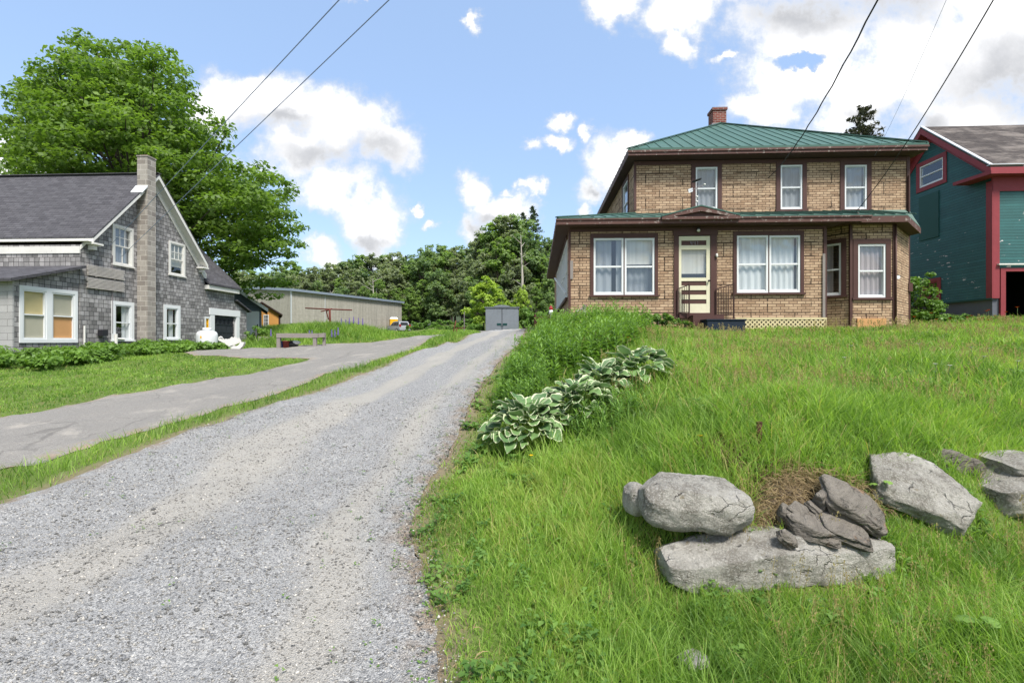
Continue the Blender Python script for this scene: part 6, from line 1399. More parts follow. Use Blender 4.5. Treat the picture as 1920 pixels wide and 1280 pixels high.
def conifer(name, H, r0, layers, mt, label, L=.5, sparse=1.0, z0=.1, per=16, nbr=9, ex=.85):
    t = thing(name, label, 'tree'); cl = []; mb = MB(); mb.tube([(0, 0, -.5), (0, 0, H * .5), (.05, 0, H)], [H * .016, H * .01, .02], 8, False)
    for k in range(layers):
        f = k / layers; z = H * (z0 + (1 - z0) * f); r = r0 * (1 - f) ** ex * random.uniform(.8, 1.15) + .12
        for b in range(max(4, int(nbr * (1 - f * .5) * sparse))):
            a = random.uniform(0, 6.28); rl = r * random.uniform(.65, 1.1); n = max(2, int(rl / .45))
            for i in range(n):
                q = (i + 1) / n; cl.append((math.cos(a) * rl * q, math.sin(a) * rl * q, z - rl * .18 * q + rl * .1 * q * q * 2, .2 + .14 * rl * q, .2 + .14 * rl * q, .2))
            if b % 2 == 0: mb.tube([(0, 0, z), (math.cos(a) * rl, math.sin(a) * rl, z - .05 * rl)], [.035, .01], 5, False)
    link('crown', leafmesh('crown', cl, per, L, up=.75, asp=.38, droop=.3, shell=2), mt, t); build(mb, 'trunk', M['bark'], t, smooth='keep'); return t
PR = {'a': broadleaf_tree('broadleaf_tree', 13, 4.0, .6, 210, 46, .42, M['wood_a'], 'x', .8), 'b': broadleaf_tree('broadleaf_tree', 14, 3.4, .8, 200, 44, .40, M['wood_b'], 'x', .72, .2),
      'c': broadleaf_tree('broadleaf_tree', 13, 3.6, 1.0, 200, 44, .40, M['wood_c'], 'x', .75), 'd': broadleaf_tree('broadleaf_tree', 15, 3.0, 1.5, 190, 44, .38, M['wood_c'], 'x', .68, .1),
      's': conifer('spruce_tree', 15, 3.5, 34, M['conif'], 'x', .40, 1, .08, 9, 9, .95), 'p': conifer('pine_tree', 15, 2.9, 20, M['conif'], 'x', .6, .75, .25, 16, 7),
      'y': broadleaf_tree('young_tree', 5.5, 2.0, .3, 130, 62, .22, M['bright'], 'x', .42, .4)}
LB = {'a': 'round dark green broadleaf tree in the wood behind the lots', 'b': 'fresh light green broadleaf tree in the wood behind the lots', 'c': 'grey green broadleaf tree in the wood behind the lots', 'd': 'slender dark green broadleaf tree in the wood behind the lots', 's': 'pointed dark spruce in the wood behind the lots', 'p': 'loose crowned dark pine rising above the wood'}
GR = {'a': 'round broadleaf trees of the wood', 'b': 'light green trees of the wood', 'c': 'grey green trees of the wood', 'd': 'slender trees of the wood', 's': 'spruces of the wood', 'p': 'pines above the wood'}
HT = {'a': 13, 'b': 14, 'c': 13, 'd': 15, 's': 15, 'p': 15, 'y': 5.5}; used = set()
def plant(k, px, top, d, label=None, group=None, wide=1.0, ytop=True):
    x = (px - 960) / F * d; zg = gh(x, d); h = E + (640 - top) / F * d - zg
    if h < 2: return
    o = PR[k] if k not in used else copy_tree(PR[k]); used.add(k)
    s = h / HT[k]; ww = s * wide if s < 1.15 else (s * .5 + .58) * wide
    o.location = (x, d, zg); o.scale = (ww, ww, s); o.rotation_euler = (0, 0, random.uniform(0, 6.28))
    o['label'] = label or LB[k]; o['category'] = 'tree'
    g = group if label else GR[k]
    if g: o['group'] = g
    elif 'group' in o: del o['group']
    return o
LX = [330, 440, 500, 560, 600, 650, 700, 750, 775, 800, 850, 885, 900, 1010, 1020, 1040, 1100, 1300]; LY = [510, 502, 492, 488, 490, 478, 474, 470, 460, 452, 452, 448, 446, 440, 436, 432, 430, 430]
line = lambda x: float(np.interp(x, LX, LY))
for x in range(300, 905, 19): plant(random.choice('aabbcd'), x + random.uniform(-7, 7), line(x) + random.uniform(-4, 16), random.uniform(98, 108))
for x in range(420, 905, 22): plant(random.choice('aaccdb'), x + random.uniform(-7, 7), line(x) + random.uniform(16, 40), random.uniform(90, 96))
for x in range(560, 900, 26): plant(random.choice('abbcda'), x + random.uniform(-7, 7), line(x) + random.uniform(45, 75), random.uniform(84, 88))
for x, t in ((655, 484), (672, 486), (690, 480), (728, 486), (590, 498), (760, 478)): plant('s', x, t, random.uniform(102, 110))
for x, t in ((645, 488), (716, 484)): plant('p', x, t, random.uniform(100, 106))
# the nearer, taller group right of the middle
for k, x, t, d in (('d', 905, 432, 76), ('b', 925, 412, 73), ('d', 948, 398, 72), ('a', 962, 392, 74), ('b', 940, 440, 68), ('a', 985, 425, 70), ('c', 915, 470, 70), ('a', 1000, 470, 72), ('c', 965, 480, 66), ('b', 1020, 480, 68), ('a', 1035, 500, 64), ('d', 1050, 455, 74), ('a', 1080, 460, 78), ('c', 880, 500, 78), ('a', 895, 520, 66), ('a', 930, 530, 60), ('b', 1005, 535, 60), ('a', 1030, 545, 56), ('c', 985, 545, 58)):
    plant(k, x, t, d)
plant('s', 1000, 384, 77); plant('s', 982, 396, 80)
for x, t, d in ((960, 452, 145), (1005, 447, 150), (1028, 441, 155), (1045, 446, 150), (1070, 440, 150), (1015, 470, 128), (1040, 468, 125), (990, 462, 135), (1065, 465, 130)): plant(random.choice('bba'), x, t, d, 'pale green tree on the hillside seen beyond the brick house corner', 'trees on the far hillside')
plant('y', 908, 514, 46, 'bright yellow green young tree left of the grey shed'); plant('y', 980, 530, 47, 'narrow bright green young tree right of the grey shed', None, .55)
plant('y', 955, 560, 52, 'low bright green tree behind the grey shed', None, .9)
PR['w'] = conifer('pine_tree', 20, 4.4, 30, M['pine_brown'], 'x', .42, 1.0, .3, 16, 9, .6); HT['w'] = 20; plant('w', 1613, 197, 44, 'tall broad pine rising behind the green metal roof'); plant('s', 1694, 262, 60, 'tip of a spruce showing over the right end of the green roof')
plant('a', 12, 292, 36, 'broadleaf tree at the left edge, behind the dark house roof'); plant('a', -60, 300, 38, 'broadleaf tree outside the left edge, behind the house roof')
# pale dead trunks
def deadtree(px, top, d, label, r=.12):
    x = (px - 960) / F * d; zg = gh(x, d); h = E + (640 - top) / F * d - zg; mb = MB()
    mb.tube([(0, 0, -.4), (.1, 0, h * .5), (-.1, 0, h)], [r * 1.3, r, .03], 7, False)
    for k in range(9): z = h * random.uniform(.35, .95); a = random.uniform(0, 6.28); l = random.uniform(.8, 2); mb.tube([(0, 0, z), (l * math.cos(a), l * math.sin(a), z + l * .6)], [.05, .012], 5, False)
    sset(build(mb, 'dead_tree', M['bark_pale'], smooth='keep', loc=(x, d, zg)), label, 'tree', 'bare pale trunks in the wood')
deadtree(700, 522, 83, 'left of two bare pale dead trunks over the hall roof'); deadtree(706, 530, 83.5, 'right of two bare pale dead trunks over the hall roof'); deadtree(978, 440, 57, 'bare grey dead trunk above the grey shed', .14); deadtree(620, 545, 86, 'thin bare grey trunk left of the clothes line post', .07)
# shrubs: leaf clumps on short stems
def shrub(px, top, d, w, label, mt='shrub', L=.11, n=None, dens=1.0, group=None, name='shrub'):
    x = (px - 960) / F * d; zg = gh(x, d); h = E + (640 - top) / F * d - zg; t = thing(name, label, 'shrub', (x, d, zg), 0, group); cl = []
    for k in range(n or 26):
        z = h * random.uniform(.12, .9); r = w / 2 * math.sqrt(random.random()) * (1 - .5 * (z / h) ** 2); a = random.uniform(0, 6.28); s = min(w, h) * random.uniform(.13, .24)
        cl.append((r * math.cos(a), r * math.sin(a), z, s, s, s * .75))
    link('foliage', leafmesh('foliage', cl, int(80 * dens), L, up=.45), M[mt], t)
    mb = MB()
    for c in cl[::2]: mb.tube([(c[0] * .15, c[1] * .15, -.1), (c[0] * .6, c[1] * .6, c[2] * .6), c[:3]], [.02, .014, .006], 5, False)
    build(mb, 'stem', M['bark'], t, smooth='keep')
shrub(1232, 588, 12.1, 1.35, 'dark green leafy shrub under the left porch windows', 'shrub', .075, 40, 1.3); shrub(1285, 600, 12.2, .6, 'small shrub at the left of the front step', 'shrub', .06, 16)
shrub(1722, 505, 15.6, 1.0, 'light green bush between the brick house and the barn', 'shrub', .085, 44, 1.2); shrub(1745, 560, 15.4, .8, 'low light bush at the foot of the barn window', 'shrub', .08, 20)
shrub(1800, 588, 16.2, 1.5, 'low weedy bush along the barn foundation', 'weed', .07, 26); shrub(1865, 592, 15.8, 1.1, 'low weedy bush by the barn corner', 'weed', .07, 20); shrub(1765, 590, 15.9, .9, 'weedy tuft beside the barn window bush', 'weed', .07, 18)
shrub(492, 612, 25, 1.1, 'leafy bush by the timber steps and hand rail', 'shrub', .1, 24); shrub(505, 632, 23.2, 1.3, 'bush beside the left end of the grey barrier', 'shrub', .1, 22); shrub(545, 620, 24, 1.8, 'tall weeds behind the grey barrier', 'weed', .1, 24); shrub(470, 618, 23.5, .7, 'small bush in front of the blue grey shed', 'shrub', .09, 16)
for k, (x, tp, d) in enumerate(((785, 603, 56), (812, 600, 57), (840, 601, 56), (866, 604, 55), (770, 612, 58), (855, 612, 51), (880, 598, 52), (825, 610, 52), (888, 606, 43), (900, 612, 42))): shrub(x, tp, d, 3.2 if d > 50 else 1.4, 'rank green bush on the weedy bank beyond the lane', 'weed' if k % 3 else 'shrub', .24, 26, 1, 'bushes on the weedy bank')
for k, (x, tp, d) in enumerate(((985, 575, 41), (1003, 585, 38), (1018, 588, 36), (930, 590, 43))): shrub(x, tp, d, 1.7, 'shrub growing close around the grey shed', 'shrub', .16, 26, 1, 'shrubs around the grey shed')
# leafy weed bed along the foot of the shingled house
cl = []
for k in range(420):
    q_ = random.random()
    if q_ < .22: v = random.uniform(16.5, 19.7); u = random.uniform(-14.6, -12.5 - (19.7 - v) * .25)
    elif q_ < .5: u, v = random.uniform(-15.6, -14.2), random.uniform(14.2, 20.0)
    else: u, v = random.uniform(-18.0, -13.4), random.uniform(12.4, 15.0)
    if u < -15.6 and v > 13.6: continue
    x, y, _ = h2w(u, v); h = random.uniform(.15, .62) * (1.0 if v > 13.2 else .75) * (.55 if q_ < .22 else 1); s = random.uniform(.2, .36); cl.append((x, y, gh(x, y) + h * .7, s, s, s * .55))
sset(link('weed_bed', leafmesh('weed_bed', cl, 95, .12, up=.55, tsd=.12), M['shrub']), 'dense leafy weed bed along the foot of the shingled house', 'plants', None, 'stuff')
# lance-leaved stand on the bank left of the brick house
def stems(name, label, poly, n, h0, h1, L, mt, wide=.2):
    xs = [p[0] for p in poly]; ys = [p[1] for p in poly]; x = rng.uniform(min(xs), max(xs), n * 6); y = rng.uniform(min(ys), max(ys), n * 6)
    k = inpoly(x, y, poly); x, y = x[k][:n], y[k][:n]; z = gz(x, y); V = []; Q = []; T = []
    for i in range(len(x)):
        h = random.uniform(h0, h1) * max(.5, min(1, 1.25 - .065 * (y[i] - 6.5))) * (1 + .25 * float(vnoise(x[i], y[i], 1.1, 80))); a = random.uniform(0, 6.28); lx, ly = math.cos(a) * h * .12, math.sin(a) * h * .12; t0 = random.uniform(.25, .75)
        b = len(V); w = .006; V += [(x[i] - w, y[i], z[i] - .02), (x[i] + w, y[i], z[i] - .02), (x[i] + lx + w * .5, y[i] + ly, z[i] + h), (x[i] + lx - w * .5, y[i] + ly, z[i] + h)]; Q.append((b, b + 1, b + 2, b + 3)); T += [t0 * .5] * 4
        m = int(10 + h * 16)
        for q in range(m):
            f = .15 + .87 * (q + random.random()) / m; px, py, pz_ = x[i] + lx * f, y[i] + ly * f, z[i] + h * f; a = q * 2.4 + random.random(); l = L * random.uniform(.6, 1.1) * (1.15 - .5 * f); el = random.uniform(.15, .75) + .5 * f * (f > .85)
            dx, dy = math.cos(a), math.sin(a); ww = l * wide * .5; b = len(V)
            V += [(px, py, pz_), (px + dx * l * .5 - dy * ww, py + dy * l * .5 + dx * ww, pz_ + el * l * .55), (px + dx * l, py + dy * l, pz_ + el * l * .7), (px + dx * l * .5 + dy * ww, py + dy * l * .5 - dx * ww, pz_ + el * l * .55)]
            Q.append((b, b + 1, b + 2, b + 3)); T += [min(1, max(0, t0 + .25 * (f - .6) + random.gauss(0, .08)))] * 4
    sset(link(name, mesh_np(name, V, Q, None, {'tint': T}), M[mt]), label, 'plants', None, 'stuff')
stems('tall_weeds', 'dense stand of tall lance leaved plants on the bank beside the driveway', [hit(*p) for p in ((955, 715), (972, 680), (1000, 648))] + [(.75, 11.8), (2.9, 11.6), (2.9, 10)] + [hit(*p) for p in ((1165, 672), (1110, 690), (1040, 720), (960, 740))], 1000, .24, .50, .17, 'weed', .24)
stems('tall_weeds', 'clump of lance leaved plants behind the large hosta', [hit(*p) for p in ((930, 770), (960, 725), (1015, 735), (1030, 765), (975, 795))], 230, .3, .5, .11, 'weed', .26)
stems('daylily_leaves', 'narrow pale leaves among the hostas', [hit(*p) for p in ((1060, 840), (1090, 790), (1150, 770), (1190, 740), (1230, 760), (1150, 830))], 120, .16, .3, .13, 'weed', .14)
# variegated hostas
m = bpy.data.materials.new('hosta_leaf'); m.use_nodes = True; nt = m.node_tree; nt.nodes.clear(); out = nd(nt, 'OutputMaterial')
at = nd(nt, 'Attribute', None, attribute_name='tint').outputs['Fac']; ed = nd(nt, 'Attribute', None, attribute_name='edge').outputs['Fac']
c = mx(nt, ma(nt, 'MULTIPLY', sstep(nt, ed, .4, .65), .85), ramp(nt, at, [(0, (.07, .15, .055)), (1, (.20, .33, .11))]), hx('#d6dab4'))
uvn = uvc(nt); rib = ma(nt, 'SINE', ma(nt, 'MULTIPLY', nd(nt, 'SeparateXYZ', {0: uvn}).outputs[0], 40.0))
bs = nd(nt, 'BsdfPrincipled', {'Base Color': c, 'Roughness': .42, 'Specular IOR Level': .4, 'Normal': nd(nt, 'Bump', {'Height': rib, 'Strength': .35, 'Distance': .004}).outputs[0]}); tr = nd(nt, 'BsdfTranslucent', {'Color': c})
nt.links.new(nd(nt, 'MixShader', {0: .25, 1: bs.outputs[0], 2: tr.outputs[0]}).outputs[0], out.inputs[0]); M['hosta'] = m
def hosta(px, py, n, rad, label, L=.17):
    x0, y0 = hit(px, py); zg = gh(x0, y0); V = []; Q = []; T = []; Ed = []; UV = []
    cols = [-1, -.86, -.78, -.4, 0, .4, .78, .86, 1]; ev = [1, 1, 0, 0, 0, 0, 0, 1, 1]; NR = 9
    for i in range(n):
        f = math.sqrt((i + .5) / n); a = i * 2.39996 + random.uniform(-.3, .3); l = L * random.choice((.6, .8, .9, 1.0, 1.05, 1.12)) * random.uniform(.9, 1.1); w = l * random.uniform(.34, .42)
        r0 = rad * .85 * f; bx_, by_ = x0 + r0 * math.cos(a), y0 + r0 * math.sin(a); bz_ = gh(bx_, by_) + .12 + .22 * (1 - f ** 2) * random.uniform(.8, 1.2) + .03
        el = .85 * (1 - f) + random.uniform(-.15, .3); a += random.uniform(-.8, .8); dx, dy = math.cos(a), math.sin(a); t0 = random.uniform(.1, .9); b = len(V); tw = random.uniform(-.6, .6); cup = random.uniform(.1, .5)
        for j in range(NR):
            t = j / (NR - 1); hw_ = w * (math.sin(math.pi * min(1, t * .78 + .22)) ** .75) * (1 if t < .99 else 0.02); 
            up_ = l * (el * t - .42 * t * t * (.5 + .5 * f))
            for s, e in zip(cols, ev):
                q = s * hw_; px_l = l * t - .05 * l * s * s * (t < .3); wav = .012 * math.sin(t * 9 + s * 3 + i) * abs(s)
                V.append((bx_ + dx * px_l - dy * q, by_ + dy * px_l + dx * q, bz_ + up_ + cup * q * q / w + tw * q + wav)); Ed.append(e if 0 < j < NR - 1 else (1 if j else e)); T.append(t0); UV.append((s, t))
        nc = len(cols)
        for j in range(NR - 1):
            for k in range(nc - 1): Q.append((b + j * nc + k, b + j * nc + k + 1, b + (j + 1) * nc + k + 1, b + (j + 1) * nc + k))
    V = np.array(V) - (x0, y0, zg)
    sset(link('hosta', mesh_np('hosta', V, Q, None, {'tint': T, 'edge': Ed}, True, UV), M['hosta'], None, (x0, y0, zg)), label, 'plant', 'white edged hostas on the bank')
hosta(985, 828, 115, .46, 'white edged hosta nearest the driveway, the lowest of the clumps'); hosta(1075, 790, 100, .43, 'white edged hosta, second from the driveway in the row of clumps'); hosta(1125, 745, 50, .34, 'white edged hosta in the middle of the row, half sunk in weeds'); hosta(1190, 715, 64, .42, 'pale narrow leaved hosta at the upper right end of the row', .21)
# flowers
def flower(name, x, y, h, m, r, label, cat, group=None, n=8, disc='yellow_petal', pts=None):
    z = gh(x, y); t = thing(name, label, cat, (x, y, z), random.uniform(0, 6), group)
    mb = MB(); mb.tube([(0, 0, -.03), (.01, 0, h * .6), (.0, .012, h)], .0035, 5); build(mb, 'stem', M['stem'], t, smooth=True)
    mb = MB()
    for k in range(n):
        a = 2 * math.pi * k / n; c, s = math.cos(a), math.sin(a); mb.poly([(0, 0, h), (r * .6 * c - r * .28 * s, r * .6 * s + r * .28 * c, h + r * .35), (r * c, r * s, h + r * .3), (r * .6 * c + r * .28 * s, r * .6 * s - r * .28 * c, h + r * .35)])
    build(mb, 'petals', M[m], t); mb = MB(); mb.lathe((0, .0, h), [(.3 * r, -.1 * r), (.34 * r, .15 * r), (.1 * r, .3 * r)], 8); build(mb, 'centre', M[disc], t)
HK = [(1714, 594, 14.3), (1746, 587, 14.2), (1756, 599, 13.8), (1781, 597, 14.0), (1814, 595, 14.4), (1821, 592, 14.5), (1843, 596, 14.6), (1850, 583, 14.6), (1854, 581, 14.7), (1865, 592, 14.4), (1853, 603, 13.6), (1886, 585, 14.2), (1907, 576, 14.0), (1836, 599, 14.2)]
for x, y, d in HK:
    X = (x - 960) / F * d; flower('hawkweed', X, d, max(.2, E + (640 - y) / F * d - gh(X, d)), 'orange_petal', .055, 'orange hawkweed flower among the weeds before the green barn', 'flower', 'orange hawkweeds', 10, 'orange_petal')
for x, y, lb in ((1313, 826, 'yellow dandelion flower in the lawn left of the rusty stub'), (996, 868, 'yellow dandelion flower in the grass below the hostas')):
    X, Y = hit(x, y + 8); flower('dandelion', X, Y, .1, 'yellow_petal', .022, lb, 'flower', None, 14)
X, Y = hit(1177, 668); flower('lily', X, Y, .3, 'orange_petal', .03, 'small orange flower above the upper hosta', 'flower')
for i in range(9):
    x = rng.uniform(6, 9.5); y = rng.uniform(5.2, 7.5); flower('yarrow', x * y / 9, y, .24, 'white_petal', .03, 'small white yarrow flower in the lawn at right', 'flower', 'white flowers in the lawn', 7, 'white_petal')
for k, (x, y) in enumerate(((655, 603), (663, 601), (672, 603), (680, 604), (640, 604), (648, 606), (628, 627), (622, 632), (634, 622), (508, 625), (585, 628), (580, 632))):
    d = 26 if y < 610 else 22.6; X = (x - 960) / F * d; z = gh(X, d); h = max(.45, E + (640 - y) / F * d - z + .15); t = thing('lupin', 'purple lupin flower spike in the tall grass of the mound', 'flower', (X, d, z), 0, 'purple lupins on the mound'); mb = MB(); mb.tube([(0, 0, 0), (0, 0, h)], .008, 5); build(mb, 'stem', M['stem'], t)
    mb = MB()
    for i in range(8): mb.lathe((0, 0, h - .28 + i * .045), [(.015, -.02), (.055 - i * .005, .0), (.02, .025)], 7)
    build(mb, 'spike', M['purple_petal'], t)
# a few big bright leaves in the verge
def bigleaf(px, py, label, L=.13, n=3):
    x, y = hit(px, py); z = gh(x, y); V = []; Q = []; T = []
    for k in range(n):
        a = k * 2.1 + .6; b = len(V); dx, dy = math.cos(a), math.sin(a); l = L * random.uniform(.8, 1.1); zc = .16 + .03 * k
        for j in range(7):
            t = j / 6; w = l * .46 * math.sin(math.pi * min(1, t * .8 + .2)) ** .8 * (1 if j < 6 else .03)
            for s_ in (-1, -.5, 0, .5, 1): V.append((dx * (l * t + .02) - dy * s_ * w, dy * (l * t + .02) + dx * s_ * w, zc + l * (.25 * t - .5 * t * t) - abs(s_) * w * .25 + .006 * math.sin(t * 20) * abs(s_))); T.append(.75 + .2 * random.random())
        Q += [(b + j * 5 + i, b + j * 5 + i + 1, b + j * 5 + i + 6, b + j * 5 + i + 5) for j in range(6) for i in range(4)]
    t = thing('leafy_weed', label, 'plant', (x, y, z)); link('leaves', mesh_np('leaves', V, Q, None, {'tint': T}, True), M['weed'], t)
    mb = MB()
    for k in range(n): a = k * 2.1 + .6; mb.tube([(0, 0, -.03), (math.cos(a) * .02, math.sin(a) * .02, .16 + .03 * k)], .003, 5)
    build(mb, 'stem', M['stem'], t)
bigleaf(1838, 1235, 'bright green broad leaved weed at the lower right of the verge', .095); bigleaf(1655, 958, 'small broad leaved weed between the slates and the pale slab', .07)
# dead grass on the bank, round the slates
def straw(n, poly, name, label, l0, l1):
    xs = [p[0] for p in poly]; ys = [p[1] for p in poly]; x = rng.uniform(min(xs), max(xs), n * 5); y = rng.uniform(min(ys), max(ys), n * 5); k = inpoly(x, y, poly); x, y = x[k][:n], y[k][:n]; n = len(x)
    z = gz(x, y) + rng.uniform(.0, .05, n); a = rng.uniform(0, 6.28, n); l = rng.uniform(l0, l1, n); w = .0018
    p = np.stack([x, y, z], -1); d = np.stack([np.cos(a) * l, np.sin(a) * l, rng.normal(0, .35, n) * l], -1); s = np.stack([-np.sin(a) * w, np.cos(a) * w, np.full(n, w * .6)], -1); m_ = p + d * .5 + np.stack([0 * l, 0 * l, .2 * l], -1)
    V = np.stack([p - s, p + s, m_ + s, m_ - s, p + d + s * .4, p + d - s * .4], 1); b = (np.arange(n) * 6)[:, None]
    sset(link(name, mesh_np(name, V.reshape(-1, 3), np.concatenate([b + np.array([0, 1, 2, 3]), b + np.array([3, 2, 4, 5])]), None, {'tint': np.repeat(rng.random(n), 6)}), M['straw']), label, 'grass', None, 'stuff')
straw(4200, [hit(*p) for p in ((1380, 912), (1410, 868), (1500, 870), (1560, 890), (1640, 925), (1680, 960), (1600, 1000), (1400, 1000))], 'dead_grass', 'brown dead grass hanging over the slates', .03, .11)
straw(1500, [hit(*p) for p in ((1300, 850), (1320, 826), (1370, 818), (1400, 850), (1380, 880))], 'dead_grass', 'patch of brown dead grass by the dandelion', .03, .1)
straw(2600, [(p[0] + .02, p[1]) for p in driveR[9:]] + [(p[0] + .3, p[1]) for p in driveR[9:][::-1]], 'dead_grass', 'dry straw along the right edge of the gravel driveway', .02, .07)
# ------------------------------------------------------------------ camera, light, sky
cam = bpy.data.cameras.new('camera'); co = bpy.data.objects.new('camera', cam); C.objects.link(co)
cam.lens = 17; cam.sensor_width = 36; cam.sensor_fit = 'HORIZONTAL'; cam.clip_start = .05; cam.clip_end = 3000
co.location = (0, 0, E); co.rotation_euler = (R(90), 0, 0); S.camera = co

SUN_EL, SUN_AZ = R(56), R(150)             # azimuth clockwise from +Y: high, behind and to the right of the lens
sd = Vector((math.sin(SUN_AZ) * math.cos(SUN_EL), math.cos(SUN_AZ) * math.cos(SUN_EL), math.sin(SUN_EL)))
sl = bpy.data.lights.new('sun', 'SUN'); sl.energy = 2.7; sl.angle = R(16); sl.color = (1, .955, .89)
so = bpy.data.objects.new('sun', sl); C.objects.link(so); so.rotation_euler = (-sd).to_track_quat('-Z', 'Y').to_euler()

w = bpy.data.worlds.new('World'); S.world = w; w.use_nodes = True; nt = w.node_tree; nt.nodes.clear()
out = nd(nt, 'OutputWorld')
sky = nd(nt, 'TexSky', None, sky_type='NISHITA', sun_disc=False, sun_elevation=SUN_EL, sun_rotation=SUN_AZ, air_density=1.0, dust_density=1.2, ozone_density=1.0)
g = nd(nt, 'TexCoord').outputs['Generated']; sp = nd(nt, 'SeparateXYZ', {0: g})
X, Y, Z = sp.outputs
yy = ma(nt, 'MAXIMUM', Y, .05)
pa = nd(nt, 'CombineXYZ', {0: ma(nt, 'DIVIDE', X, yy), 1: ma(nt, 'DIVIDE', Z, yy)}).outputs[0]
wn = nd(nt, 'TexNoise', {'Vector': pa, 'Scale': 7.0, 'Detail': 7, 'Roughness': .6}, noise_dimensions='2D').outputs[1]
wn2 = nd(nt, 'TexNoise', {'Vector': pa, 'Scale': 2.6, 'Detail': 2, 'Roughness': .5}, noise_dimensions='2D').outputs[1]
off = nd(nt, 'VectorMath', {0: nd(nt, 'VectorMath', {0: wn, 1: (.5, .5, .5)}, operation='SUBTRACT').outputs[0], 1: (.15, .13, 0)}, operation='MULTIPLY').outputs[0]
off2 = nd(nt, 'VectorMath', {0: nd(nt, 'VectorMath', {0: wn2, 1: (.5, .5, .5)}, operation='SUBTRACT').outputs[0], 1: (.10, .08, 0)}, operation='MULTIPLY').outputs[0]
pq = nd(nt, 'VectorMath', {0: nd(nt, 'VectorMath', {0: pa, 1: off}, operation='ADD').outputs[0], 1: off2}, operation='ADD').outputs[0]
# cumulus banks of that day, as bearing and height (photo pixels turned into directions)
BL = [(430, 205, 95, 70), (540, 215, 110, 75), (640, 245, 120, 75), (720, 285, 70, 50), (560, 290, 120, 70), (620, 360, 90, 60), (690, 400, 90, 60), (720, 455, 60, 45), (600, 490, 55, 40), (480, 180, 70, 40),
      (30, 290, 80, 50), (-60, 350, 160, 90), (670, 8, 40, 14), (898, 40, 20, 22), (1020, 225, 32, 22), (1015, 262, 34, 18), (1080, 245, 26, 20), (1130, 300, 75, 60), (1180, 265, 45, 30), (1110, 345, 50, 30), (1095, 380, 30, 20),
      (900, 355, 48, 45), (940, 395, 62, 45), (900, 430, 45, 35), (980, 360, 24, 20), (820, 420, 22, 16), (790, 385, 18, 12),
      (1130, 5, 70, 45), (1270, 10, 110, 65), (1280, 75, 50, 42), (1375, 120, 26, 14), (1530, 60, 170, 130), (1480, 160, 130, 90), (1420, 220, 80, 60), (1600, 190, 180, 120), (1750, 120, 210, 190), (1900, 60, 190, 220), (1850, 250, 180, 100),
      (1650, -60, 260, 120), (1950, 300, 120, 90), (730, 500, 70, 25), (1300, -70, 200, 70), (2200, 100, 260, 260), (-300, 150, 160, 60), (-500, 420, 260, 120), (2500, 420, 300, 150), (200, -260, 250, 60), (900, -330, 200, 70), (-700, -100, 200, 120)]
fld = None
for cx, cy, rx, ry in BL:
    c = ((cx - 960) / F, (640 - cy) / F, 0)
    d = nd(nt, 'VectorMath', {0: nd(nt, 'VectorMath', {0: pq, 1: c}, operation='SUBTRACT').outputs[0], 1: (F / rx, F / ry, 0)}, operation='MULTIPLY').outputs[0]
    b = ma(nt, 'SUBTRACT', 1.0, nd(nt, 'VectorMath', {0: d}, operation='LENGTH').outputs[1])
    fld = b if fld is None else ma(nt, 'SMOOTH_MAX', fld, b, .12)
hole = nd(nt, 'VectorMath', {0: nd(nt, 'VectorMath', {0: pq, 1: ((1512 - 960) / F, (640 - 118) / F, 0)}, operation='SUBTRACT').outputs[0], 1: (F / 48, F / 22, 0)}, operation='MULTIPLY').outputs[0]
hb = ma(nt, 'SUBTRACT', 1.15, nd(nt, 'VectorMath', {0: hole}, operation='LENGTH').outputs[1])
fld = ma(nt, 'SUBTRACT', fld, ma(nt, 'MULTIPLY', ma(nt, 'MAXIMUM', hb, 0.0), 1.6))
det = nd(nt, 'TexNoise', {'Vector': pa, 'Scale': 11.0, 'Detail': 10, 'Roughness': .66}, noise_dimensions='2D').outputs[0]
fld = ma(nt, 'ADD', fld, ma(nt, 'MULTIPLY', ma(nt, 'SUBTRACT', det, .5), 1.25))
front = ma(nt, 'POWER', sstep(nt, fld, -.16, .66), 1.1)
# the rest of the sky, behind and beside the lens
zz = ma(nt, 'ADD', ma(nt, 'MAXIMUM', Z, 0.0), .18)
pb = nd(nt, 'CombineXYZ', {0: ma(nt, 'DIVIDE', X, zz), 1: ma(nt, 'DIVIDE', Y, zz)}).outputs[0]
back = sstep(nt, nd(nt, 'TexNoise', {'Vector': pb, 'Scale': 1.1, 'Detail': 7, 'Roughness': .55}, noise_dimensions='2D').outputs[0], .44, .58)
sel = sstep(nt, Y, .12, .3)
cm = ma(nt, 'ADD', ma(nt, 'MULTIPLY', front, sel), ma(nt, 'MULTIPLY', back, ma(nt, 'SUBTRACT', 1.0, sel)))
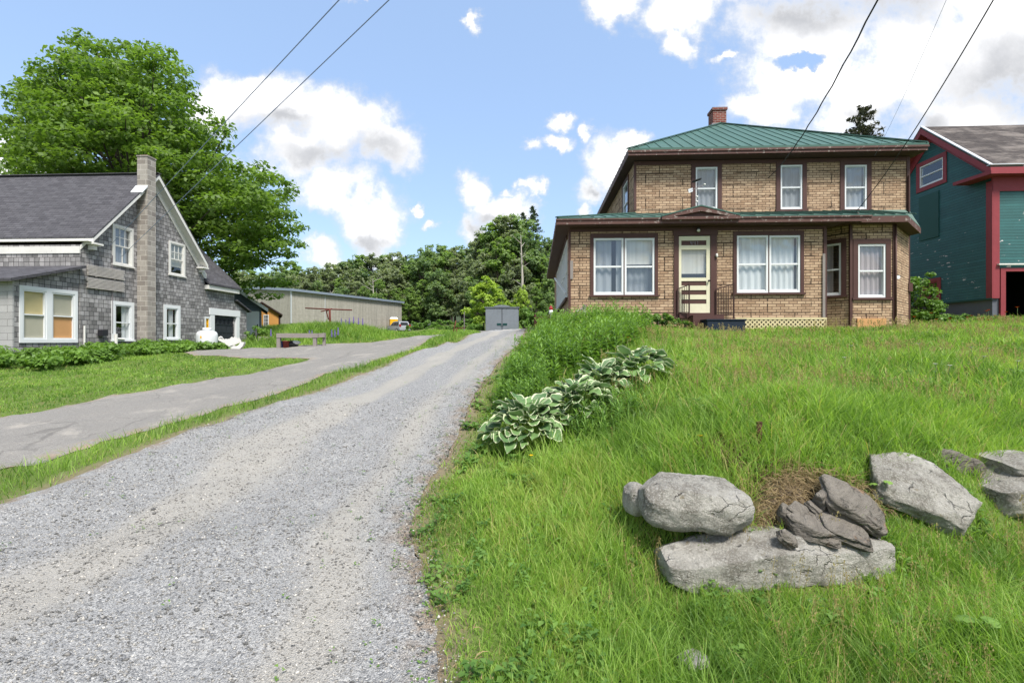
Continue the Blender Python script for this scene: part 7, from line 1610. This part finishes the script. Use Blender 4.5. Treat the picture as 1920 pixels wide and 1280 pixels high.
# cloud brightness: white tops, greyer thick undersides
th = nd(nt, 'TexNoise', {'Vector': pa, 'Scale': 2.2, 'Detail': 4, 'Roughness': .5}, noise_dimensions='2D').outputs[0]
gb_ = None
for cx, cy, rx, ry in [(1530, 20, 150, 60), (1660, 0, 120, 40), (1890, 170, 130, 80), (1740, 255, 110, 35), (1620, 235, 60, 25), (640, 300, 120, 30), (690, 470, 60, 22), (1125, 345, 50, 18), (520, 245, 90, 25), (930, 425, 50, 20)]:
    d = nd(nt, 'VectorMath', {0: nd(nt, 'VectorMath', {0: pq, 1: ((cx - 960) / F, (640 - cy) / F, 0)}, operation='SUBTRACT').outputs[0], 1: (F / rx, F / ry, 0)}, operation='MULTIPLY').outputs[0]
    b = ma(nt, 'SUBTRACT', 1.0, nd(nt, 'VectorMath', {0: d}, operation='LENGTH').outputs[1]); gb_ = b if gb_ is None else ma(nt, 'SMOOTH_MAX', gb_, b, .15)
grey = ma(nt, 'MULTIPLY', sstep(nt, ma(nt, 'ADD', gb_, ma(nt, 'MULTIPLY', ma(nt, 'SUBTRACT', th, .5), 1.6)), -.8, 1.0), sstep(nt, fld, .1, .8))
SKY, CLOUD = .079, .60
ccol = mx(nt, ma(nt, 'MULTIPLY', grey, 1.0), (1.02, 1.02, 1.03, 1), (.42, .43, .455, 1))
ccol = mx(nt, 1.0, ccol, ma(nt, 'ADD', .55, ma(nt, 'MULTIPLY', sstep(nt, fld, .0, .9), .45)), 'MULTIPLY')
pale = mx(nt, .40, sky.outputs[0], (3.5, 5.0, 7.6, 1))
bg = nd(nt, 'Background', {'Color': pale, 'Strength': SKY})
bc = nd(nt, 'Background', {'Color': ccol, 'Strength': CLOUD})
ms = nd(nt, 'MixShader', {0: cm, 1: bg.outputs[0], 2: bc.outputs[0]}); nt.links.new(ms.outputs[0], out.inputs[0])
w.cycles.sampling_method = 'MANUAL'; w.cycles.sample_map_resolution = 512

vs = S.view_settings; S.display_settings.display_device = 'sRGB'
vs.view_transform = 'Standard'; vs.look = 'None'; vs.exposure = 1.32; vs.gamma = 1
cy = S.cycles; cy.max_bounces = 6; cy.diffuse_bounces = 3; cy.glossy_bounces = 3; cy.transmission_bounces = 4; cy.transparent_max_bounces = 8
cy.use_denoising = True; cy.sample_clamp_indirect = 6
